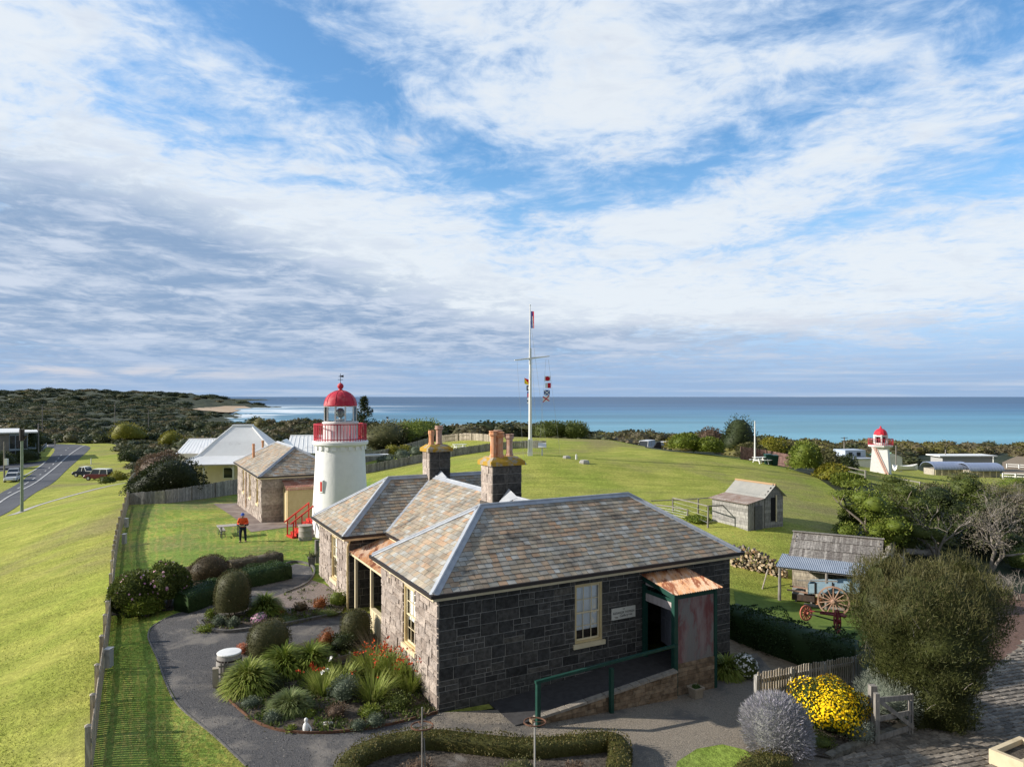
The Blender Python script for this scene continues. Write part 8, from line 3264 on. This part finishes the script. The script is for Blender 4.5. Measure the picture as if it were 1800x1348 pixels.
def big_shrub():
    p, w_, h_ = px2(1630, 1268, 224, 268)
    rs = np.random.RandomState(71)
    t = thing('olive_shrub', 'huge olive green feathery shrub beside the cobbled drive', 'shrub', p)
    prof = lambda z: np.interp(z, [0, .12, .3, .5, .7, .86, .95, 1.0], [.55, .60, .74, .92, 1.04, 1.07, .98, .72])
    ph = rs.uniform(0, 6.28, (9, 2))
    kk = rs.randint(1, 8, (9, 2))

    def rad(th, z):                                  # uneven outline: bulges and hollows
        r_ = prof(z)
        for i in range(9):
            r_ = r_ + .055 * np.sin(kk[i, 0] * th + ph[i, 0]) * np.sin(kk[i, 1] * 1.7 * z * np.pi + ph[i, 1])
        return r_

    def pt(th, z, k=1.0):
        r_ = rad(th, z) * k * w_ / 2
        top = 1 + .05 * np.sin(3 * th + 1) + .04 * np.sin(7 * th)
        return np.stack([p.x + r_ * np.cos(th), p.y + r_ * np.sin(th) * .95, p.z + z * h_ * top], -1)
    n = 52000
    th = rs.uniform(0, 2 * np.pi, n)
    z = 1 - rs.uniform(0, 1, n) ** 1.15
    k = np.where(z > .93, np.sqrt(rs.uniform(0, 1, n)), rs.uniform(.78, 1.05, n))
    P = pt(th, z, k) + rs.normal(size=(n, 3)) * .05
    D = np.stack([np.cos(th), np.sin(th), np.zeros(n)], -1)
    v, q = leaf_quads(P, unit(D * .45 + np.array([0, 0, .8])), .12, .17, rs, .6)
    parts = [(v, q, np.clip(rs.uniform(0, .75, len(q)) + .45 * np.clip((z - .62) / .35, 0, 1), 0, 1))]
    n2 = 7000                                          # soft brownish upright tips along the top
    th, z = rs.uniform(0, 2 * np.pi, n2), rs.uniform(.7, 1.0, n2)
    P2 = pt(th, z, np.sqrt(rs.uniform(.1, 1.12, n2)))
    v, q = leaf_quads(P2, unit(rs.normal(size=(n2, 3)) * .25 + [0, 0, 1]), .3, .05, rs, .85)
    parts.append((v, q, rs.uniform(.6, 1, n2)))
    nu, nv = 28, 16
    T2, Z2 = np.meshgrid(np.linspace(0, 2 * np.pi, nu, endpoint=False), np.linspace(0, .97, nv))
    v = pt(T2.ravel(), Z2.ravel(), .82)
    i = np.arange(nu * nv).reshape(nv, nu)
    q = np.stack([i[:-1], np.roll(i[:-1], -1, 1), np.roll(i[1:], -1, 1), i[1:]], -1).reshape(-1, 4)
    parts.append((v, q, np.full(len(q), .3)))
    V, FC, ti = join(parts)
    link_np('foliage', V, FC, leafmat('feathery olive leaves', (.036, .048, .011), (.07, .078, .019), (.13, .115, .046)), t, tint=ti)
    m = MB()
    rnd = random.Random(4)
    for i in range(45):                                    # pale twigs showing through
        a, zz = rnd.uniform(0, 6.28), rnd.uniform(.15, .97)
        q = Vector(pt(np.array([a]), np.array([zz]), .95)[0])
        e = (Vector((math.cos(a), math.sin(a), 0)) * .5 + Vector((rnd.uniform(-.5, .5), rnd.uniform(-.5, .5), .7))).normalized()
        m.tube([q, q + e * .25 + Vector((0, 0, .03)), q + e * .5], [.011, .008, .004], 4)
    m.build('sprays', m_deadwood, t)
    stems(t, p, .5, 2.2, m_bark, 6, 3, 'trunk', .07)


big_shrub()


# ---- trees
def branches(mb, rnd, p, d, L, r, depth, tips, spread=.55, up=.12, twist=.25, kids=(2, 3), ratio=.72):
    pts, q, dd = [p], p, d
    k = 3
    for i in range(k):
        dd = (dd + Vector((rnd.uniform(-twist, twist), rnd.uniform(-twist, twist), rnd.uniform(-twist * .5, twist * .5) + up * .4))).normalized()
        q = q + dd * (L / k)
        pts.append(q)
    mb.tube(pts, [r * (1 - .4 * i / k) for i in range(k + 1)], 7 if depth > 2 else (5 if depth > 1 else 3), cap=depth > 2)
    if depth == 0:
        tips.append((q, dd))
        return
    if depth <= 2:
        tips.append((q, dd))
    for j in range(rnd.randint(*kids)):
        a = rnd.uniform(0, 6.28)
        o = dd.orthogonal().normalized()
        s = o * math.cos(a) + dd.cross(o) * math.sin(a)
        nd = (dd + s * spread * rnd.uniform(.6, 1.3) + Vector((0, 0, up))).normalized()
        st = pts[-1] if j < 2 else pts[-2]
        branches(mb, rnd, st, nd, L * ratio * rnd.uniform(.8, 1.15), r * .6, depth - 1, tips, spread, up, twist, kids, ratio)


def tree(label, px, py, wpx, hpx, mat, seed, n=3500, size=.12, name='leafy_tree', cat='tree', group=None, d=None, depth=3, amp=.4, lobes=9, shrubby=.2, asp=.5, bark=None):
    if d is None:
        p, w_, h_ = px2(px, py, wpx, hpx)
    else:
        p = gd(px, d)
        w_, h_ = wpx * d / F, hpx * d / F
    rnd = random.Random(seed)
    rs = np.random.RandomState(seed)
    t = thing(name, label, cat, p, group)
    mb, tips = MB(), []
    branches(mb, rnd, p - Vector((0, 0, .2)), Vector((rnd.uniform(-.15, .15), rnd.uniform(-.15, .15), 1)), h_ * .36, max(.06, h_ * .028), depth, tips, .75, .1)
    tr = mb.build('trunk', bark or m_bark, t)
    parts = []
    for i in range(lobes):                              # uneven lobes, gaps between them
        a = rnd.uniform(0, 6.28)
        k = math.sqrt(rnd.random())
        z = rnd.uniform(shrubby, 1)
        rr = rnd.uniform(.24, .40)
        prof = math.sin(math.pi * min(1, (z - shrubby * .5) * .8 + .25))
        c = np.array(p) + [math.cos(a) * k * w_ * .5 * (.95 - rr * .6) * prof, math.sin(a) * k * w_ * .5 * (.95 - rr * .6) * prof, h_ * (z * .8 + .04)]
        r3 = np.array([w_ * rr * .8, w_ * rr * .8, h_ * rr * .52])
        parts.append(blob(rs, c, r3, n // lobes, size, asp, 10, amp, (.55, 1.08), .55, .12, -.8, .62))
    V, FC, ti = join(parts)
    V[:, 2] = np.maximum(V[:, 2], p.z)
    link_np('crown', V, FC, mat, t, tint=ti)
    return t


def bare_tree(label, px, py, hpx, seed, d=None, depth=5, spread=.7, name='bare_tree', lean=(0, 0), group=None, thin=1.0, leaf=None, cat='tree'):
    if d is None:
        p, _, h_ = px2(px, py, 1, hpx)
    else:
        p = gd(px, d)
        h_ = hpx * d / F
    rnd = random.Random(seed)
    t = thing(name, label, cat, p, group)
    mb, tips = MB(), []
    for k in range(3):
        branches(mb, rnd, p + Vector((rnd.uniform(-.2, .2), rnd.uniform(-.2, .2), -.1)), Vector((rnd.uniform(-.35, .35) + lean[0], rnd.uniform(-.3, .3) + lean[1], 1)).normalized(), h_ * .30, h_ * .022 * thin, depth, tips, spread, .05, .3, (2, 3), .74)
    mb.build('branches', m_deadwood, t)
    if leaf:
        rs = np.random.RandomState(seed)
        T_ = np.array([tuple(q) for q, _ in tips])
        P = (T_[rs.randint(0, len(T_), leaf[1])] + rs.normal(size=(leaf[1], 3)) * .22)
        v, f = leaf_quads(P, unit(rs.normal(size=P.shape) + [0, 0, .3]), .13, .45, rs)
        link_np('crown', v, f, leaf[0], t, tint=rs.uniform(0, 1, len(f)))


tree('tall yellowish green tree at the edge of the hill lawn, nearest the lawn', 1530, 962, 118, 130, L_ygreen if False else L_bright, 201, 6500, .15, lobes=13, shrubby=.0)
tree('mid green tree right behind the first one and left of the bare trunks', 1590, 966, 130, 130, L_mid, 202, 7000, .15, lobes=14, shrubby=.0)
tree('dark leafy tree above the driftwood heap', 1650, 955, 120, 110, L_dark, 203, 5500, .15, lobes=12, shrubby=.05)
tree('yellow green small tree below the distant lighthouse', 1510, 885, 80, 46, L_bright, 204, 2600, .15, lobes=8, shrubby=.0)
tree('low mid green tree between the lighthouse and the grey bare tree', 1570, 880, 90, 44, L_mid, 205, 3000, .16, lobes=9, shrubby=.0)
tree('dense dark green tree among the bare trees', 1700, 950, 110, 120, L_mid, 206, 6000, .15, lobes=12, shrubby=.1)
tree('olive tree at the far edge of the picture beyond the bare trees', 1770, 900, 120, 70, L_olive, 207, 4500, .16, lobes=11, shrubby=.0)
tree('green leafy tree at the edge above the brush', 1830, 985, 120, 110, L_mid, 208, 4500, .16, lobes=11, shrubby=.0)
tree('olive tree thin at the top beside the shelter roof', 1700, 872, 90, 46, L_olive, 209, 3000, .16, lobes=9)
tree('broad olive tree between the yellowish tree and the lighthouse', 1600, 925, 120, 70, L_olive, 231, 5200, .15, lobes=13, shrubby=.0)
tree('dark leafy tree behind the large grey bare tree', 1745, 975, 120, 110, L_dark, 232, 6000, .15, lobes=13, shrubby=.0)
tree('mid green spreading tree in front of the two-rail fence', 1655, 915, 100, 56, L_mid, 233, 4200, .15, lobes=11, shrubby=.0)
tree('leafy tree low beside the hill lawn corner', 1490, 945, 40, 60, L_mid, 234, 2400, .14, lobes=8, shrubby=.0)
tree('grey brown thin crowned tree before the curved roof shelter', 1690, 905, 110, 56, L_greyb, 241, 4600, .14, lobes=13, shrubby=.0)
tree('olive spreading tree right of the two-rail fence', 1640, 895, 90, 48, L_olive, 242, 3600, .15, lobes=11, shrubby=.0)
tree('yellow olive tree at the far edge below the white rails', 1785, 890, 110, 54, L_bright, 243, 4200, .15, lobes=12, shrubby=.0)
tree('grey brown twiggy tree beside the large grey bare tree', 1790, 950, 110, 90, L_greyb, 244, 4800, .13, lobes=13, shrubby=.0)
bare_tree('tall bare tree with forked pale trunk above the driftwood', 1650, 990, 140, 211, depth=4, leaf=(L_mid, 1600))
bare_tree('large grey bare spreading tree at the side of the drive', 1742, 1012, 160, 212, depth=5, spread=.8, leaf=(L_greyb, 2600))
bare_tree('grey bare tree behind the dark green tree', 1735, 940, 110, 213, depth=5, spread=.8, leaf=(L_olive, 2200))
bare_tree('pale lilac grey leafless tree by the two-rail fence', 1632, 905, 58, 214, depth=5, spread=.85)
bare_tree('brownish leafless tree in front of the curved roof shelter', 1690, 905, 62, 215, depth=5, spread=.8, leaf=(L_olive, 700))
bare_tree('grey leafless tree at the very edge below the white rails', 1795, 915, 70, 216, depth=5, spread=.8)
bare_tree('dry grey brush sprawling over the bank at the edge', 1790, 1055, 70, 217, depth=5, spread=1.1, name='dry_brush', lean=(-.5, 0))
bare_tree('dry twiggy brush between the olive shrub and the bare tree', 1735, 1035, 40, 218, depth=5, spread=1.1, name='dry_brush', lean=(.4, 0))
bush('green_shrub', 'dark green rounded shrub low on the bank under the bare trees', 'shrub', 1800, 1005, 56, 44, 1500, .1, L_mid, 220)
bare_tree('leafless dark shrub just showing behind the cottage roof ridge', 990, 0, 74, 221, d=42, depth=5, spread=.9, name='leafless_shrub', leaf=(L_brown, 500), cat='shrub')
bush('ivy_bush', 'bright green creeper mound growing on the hut corner', 'bush', 1308, 924, 26, 30, 700, .1, L_bright, 222, stem=False)
bush('grass_clump', 'rank green grass clump inside the old pen', 'grass clump', 1262, 905, 34, 18, 800, .14, L_strap, 223, stem=False, up=.8)
bush('grass_clump', 'long rank grass in the pen nearest the roof', 'grass clump', 1228, 918, 44, 10, 700, .14, L_strap, 224, stem=False, up=.8)

# ---- bushes round the hill lawn and the road
edge = [('long pale green clipped bush on the skyline right of the flagstaff', 965, 108, 50, 32, L_mid), ('pale green clipped bush on the skyline, right half', 1010, 108, 54, 32, L_mid),
        ('yellow green bush on the skyline beside the grassy bank', 1060, 128, 50, 18, L_olive), ('dark bush behind the white campervans', 1120, 150, 60, 22, L_olive),
        ('bright green hedge-like bush to the right of the campervans', 1205, 86, 56, 36, L_bright), ('bright green bush next to it towards the flagpole', 1245, 85, 54, 32, L_bright), ('yellow topped bush behind the bright green hedge bush', 1200, 104, 60, 34, L_ygreen),
        ('brown twiggy bush between yellow and dark bushes', 1250, 112, 50, 40, L_brown), ('large dark green bush left of the bare flagpole', 1296, 104, 62, 54, L_dark), ('olive bush in front of the dark bush at the brown fence', 1318, 92, 40, 30, L_olive),
        ('yellow flowering bush right of the bare flagpole', 1356, 96, 50, 44, L_ygreen), ('olive bush behind the green bins', 1392, 98, 60, 40, L_olive), ('rounded bright green bush at the corner of the hill lawn', 1420, 76, 58, 56, L_bright),
        ('olive bush at the lawn corner beyond the round green bush', 1452, 84, 50, 44, L_olive), ('dark low bush beside the two-rail fence', 1478, 95, 44, 30, L_dark), ('low yellow green bush along the lawn edge', 1462, 74, 50, 26, L_ygreen), ('low green bush where the lawn edge meets the trees', 1490, 70, 50, 28, L_bright)]
for i, (lab, px, d, w_, h_, mt) in enumerate(edge):
    bush('lawn_edge_bush', lab, 'bush', px, 0, w_, h_, 1500, .26, mt, 300 + i, amp=.4, group='bushes round the hill lawn', d=d, stem=False, low=-.4, k=20)
left = [('dark green bush in the corner of the paling fence', 290, 64, 128, 72, L_deep, 4200, .2), ('brown leafless looking bush behind the dark green bush', 279, 71, 86, 92, L_brown, 2600, .2), ('low green bush right of the dark bush before the verandah', 355, 66, 40, 26, L_mid, 700, .15),
        ('dark round bush on the verge above the parked cars', 224, 150, 34, 24, L_dark, 900, .3), ('low yellow green bush on the verge right of the parked cars', 208, 105, 30, 18, L_ygreen, 700, .2), ('low green bush on the verge at the footpath', 190, 102, 24, 12, L_mid, 600, .2),
        ('yellow green bush beyond the verge at the road bend', 228, 235, 60, 36, L_ygreen, 1200, .4), ('dark bush beside the modern house balcony', 55, 178, 36, 50, L_dark, 1200, .4), ('yellow green bush between road bend and pale roof', 300, 190, 40, 30, L_ygreen, 900, .35),
        ('bush below the modern house', 52, 166, 40, 22, L_dark, 700, .3), ('bright green bush behind the hill fence', 735, 122, 90, 40, L_bright, 1800, .3), ('olive bush right of the white lighthouse behind the fence', 668, 118, 90, 46, L_olive, 2000, .3),
        ('yellow bush inside the fenced picnic garden', 690, 96, 26, 18, L_ygreen, 500, .2), ('low yellow green bush inside the fenced picnic garden', 712, 97, 26, 14, L_ygreen, 500, .2), ('blue grey shrub along the hill fence, nearest the lighthouse', 678, 88, 34, 16, L_bluegrey, 700, .15),
        ('blue grey shrub along the hill fence, middle one', 708, 89, 34, 18, L_bluegrey, 700, .15), ('blue grey shrub along the hill fence, next to the far chimney', 734, 91, 26, 18, L_bluegrey, 600, .15), ('dark shrub by the white cars', 6, 150, 50, 34, L_dark, 900, .3)]
for i, (lab, px, d, w_, h_, mt, n, sz) in enumerate(left):
    bush('garden_bush', lab, 'bush', px, 0, w_, h_, n, sz, mt, 340 + i, amp=.38, d=d, stem=False, low=-.4, k=18)


def pine():
    p = gd(640, 150)
    h_ = 9.2
    p.z = CZ - (770 - HY) * 150 / F
    t = thing('norfolk_pine', 'dark conical pine tree rising beside the lighthouse gallery', 'tree', p)
    m = MB()
    m.tube([p - Vector((0, 0, 1)), p + Vector((0, 0, h_ * .8))], [.3, .06], 7)
    m.build('trunk', m_bark, t)
    rs = np.random.RandomState(9)
    P, N = [], []
    for tier in range(13):
        z = h_ * (.12 + .86 * tier / 13)
        R_ = 3.6 * (1 - tier / 13.5) * rs.uniform(.8, 1.1)
        for b in range(9):
            a = rs.uniform(0, 6.28)
            for k in range(26):
                r_ = R_ * rs.uniform(.1, 1)
                P.append(np.array(p) + [math.cos(a) * r_ + rs.normal() * .12, math.sin(a) * r_ + rs.normal() * .12, z + .12 * r_ + rs.normal() * .12])
                N.append([math.cos(a), math.sin(a), .4])
    P = np.array(P)
    v, f = leaf_quads(P, unit(np.array(N)), .5, .3, rs, .5)
    link_np('crown', v, f, L_dark, t, tint=rs.uniform(0, 1, len(f)))


pine()


def groundcover():
    """weeds, seedlings and leaf litter over the soil of the beds"""
    rs = np.random.RandomState(41)
    parts = []
    for poly, n in ((bed_front, 1500), (bed_low, 300), (bed_isl, 120)):
        A = np.array([(p.x, p.y) for p in poly])
        lo, hi = A.min(0), A.max(0)
        k = 0
        while k < n:
            x, y = rs.uniform(lo, hi)
            if not inside((x, y), poly) or math.sin(x * 2.3) * math.sin(y * 1.9 + x) < -.45:
                k += .25
                continue
            k += 1
            m_ = rs.randint(5, 16)
            P = np.array([x, y, hz(x, y) + .09]) + rs.normal(size=(m_, 3)) * [.07, .07, .012]
            v, f = leaf_quads(P, unit(rs.normal(size=(m_, 3)) * .5 + [0, 0, .8]), rs.uniform(.06, .15), .4, rs, .7)
            parts.append((v, f, np.clip(rs.uniform(0, 1) + rs.uniform(-.15, .15, len(f)), 0, 1)))
    V, FC, ti = join(parts)
    o = link_np('groundcover_leaves', V, FC, leafmat('bed weeds', (.16, .12, .07), (.05, .08, .015), (.09, .13, .025), (.15, .19, .04)), tint=ti)
    tag(o, 'small weeds and seedlings scattered over the soil of the flower beds', 'groundcover', kind='stuff')


groundcover()


# ---- coastal scrub: nobody could count it
def scrub():
    rs = np.random.RandomState(77)
    LP = [(p[0], p[1]) for p in lawn_pts]
    kinds = []
    for k in range(7):                               # a few bush shapes, 3-D clumps of leaf faces
        r_ = np.random.RandomState(500 + k)
        n = 230
        f = lumpy(r_, 9, .4, .2)
        D = unit(r_.normal(size=(n * 3, 3)))
        D = D[D[:, 2] > -.15][:n]
        P = D * (f(D) * r_.uniform(.78, .99, len(D)))[:, None]
        v, q = leaf_quads(P, D, .25, .75, r_, .5, .15)
        v2, q2 = core_quads(f, np.zeros(3), np.ones(3), .9, 10, 6, -.3)
        kinds.append((np.concatenate([v, v2]), np.concatenate([q, q2 + len(v)])))
    # candidates spread evenly in bearing and log distance
    groups = {'a': [], 'b': [], 'c': []}
    N = 12500
    a = rs.uniform(-1.0, 1.0, N)
    d = np.exp(rs.uniform(math.log(88), math.log(3200), N))
    X, Y = a * d, d
    Z = height(X, Y)
    keep = Z > SEA + 1.5
    px = CX + a * F
    keep &= ~((px > 1445) & (px < 1645) & (d < 178)) & ~((px > 1600) & (px < 1900) & (d < 224)) & ~((px > 1100) & (px < 1195) & (d < 146))
    keep &= ~((px < 70) & (d > 88) & (d < 200)) & ~((px > 295) & (px < 520) & (d < 108)) & ~((px < 205) & (d < 215)) & ~((px < 300) & (d < 120)) & ~((px > 505) & (px < 1290) & (d < 118))
    keep &= ~((px > 1290) & (px < 1460) & (d < 98)) & ~((px > 335) & (px < 445) & (d > 1320) & (d < 2330))
    keep &= ~((px > 590) & (px < 700) & (d > 120) & (d < 175))
    clear = np.sin(X * .02 + 1) * np.sin(Y * .013) + .5 * np.sin(X * .05 + Y * .031)
    keep &= (clear < .9)
    parts = []
    for i in np.nonzero(keep)[0]:
        if inside((X[i], Y[i]), LP):
            continue
        s = rs.uniform(2.0, 4.2) * (1 + max(0, d[i] - 250) / 420)
        hgt = s * rs.uniform(.45, .75) if d[i] < 500 else s * rs.uniform(.22, .4)
        if px[i] < 330 and d[i] < 240:
            s, hgt = s * .6, hgt * .5
        if 500 < px[i] and d[i] < 330:
            hgt = min(hgt, 1.7 if d[i] < 210 else 2.6)
        v, q = kinds[rs.randint(len(kinds))]
        th = rs.uniform(0, 6.28)
        R_ = np.array([[math.cos(th), -math.sin(th), 0], [math.sin(th), math.cos(th), 0], [0, 0, 1]])
        w_ = v @ R_.T * [s, s, hgt] + [X[i], Y[i], Z[i] + hgt * .12]
        tone = np.clip(rs.beta(1.5, 2.0) + .3 * math.sin(X[i] * .03) * math.sin(Y[i] * .017) + (.3 if px[i] > 1050 else (-.16 if d[i] > 380 else 0)), 0, 1)
        parts.append((w_, q, np.clip(tone + rs.uniform(-.12, .12, len(q)), 0, 1)))
    V, FC, ti = join(parts)
    m = leafmat('coastal scrub leaves', (.026, .038, .014), (.042, .056, .02), (.07, .08, .03), (.1, .094, .042), (.155, .125, .075), (.15, .14, .035))
    o = link_np('coastal_scrub', V, FC, m, tint=ti)
    tag(o, 'dense dark coastal scrub covering the dunes between the lawns and the sea', 'scrub', kind='stuff')


scrub()


def lawn_tufts():
    """single grass blades and weeds near enough to be seen, and loose stones on the paths"""
    rs = np.random.RandomState(91)
    n = 150000
    a, d = rs.uniform(-.78, .1, n), np.exp(rs.uniform(math.log(17), math.log(52), n))
    X, Y = a * d, d

    def within(poly):
        c = np.zeros(n, bool)
        for p, q in zip(poly, list(poly[1:]) + [poly[0]]):
            if p.y != q.y:
                c ^= ((p.y > Y) != (q.y > Y)) & (X < (q.x - p.x) * (Y - p.y) / (q.y - p.y) + p.x)
        return c
    onpath = within(path_pts) | within(fore_pts)
    bad = onpath | within(bed_front) | within(bed_isl) | within([hp(-.3, -.3), hp(13, -.3), hp(13, 16), hp(-.3, 16)]) | within([sp(-1.6, 13.6), sp(7, 13), sp(6.3, -1.9), sp(-.9, -2.9)])
    patch = np.sin(X * .9 + 2 * np.sin(Y * .31)) * np.sin(Y * .7 + X * .23) + rs.uniform(-.7, .9, n)
    k = within(lawn_pts) & ~bad & (patch > .0)
    P = np.stack([X[k], Y[k], height(X[k], Y[k]) + .015], 1)
    v, f = leaf_quads(P, unit(rs.normal(size=P.shape) * .45 + [0, 0, 1]), .06, .28, rs, .85)
    o = link_np('grass_blades', v, f, leafmat('grass blades', (.13, .18, .03), (.22, .26, .05), (.33, .32, .1)), tint=rs.uniform(0, 1, len(f)))
    tag(o, 'loose grass blades and weeds standing up from the mown lawns', 'grass', kind='stuff')
    k = within(path_pts) & ~within(bed_front) & ~within(bed_isl) & (rs.uniform(0, 1, n) < .16)
    k2 = within(fore_pts) & (rs.uniform(0, 1, n) < .3)
    k = k | k2
    P = np.stack([X[k], Y[k], height(X[k], Y[k]) + .085], 1)
    v, f = leaf_quads(P, unit(rs.normal(size=P.shape) * [1, 1, .12]), .034, .8, rs, .95)
    o = link_np('loose_stones', v, f, Mt('loose stones', (.2, .19, .18), tint=((.06, .058, .055), (.15, .14, .13), (.27, .25, .22))), tint=rs.uniform(0, 1, len(f)))
    tag(o, 'loose stones and leaf litter scattered over the gravel paths', 'gravel', kind='stuff')


lawn_tufts()
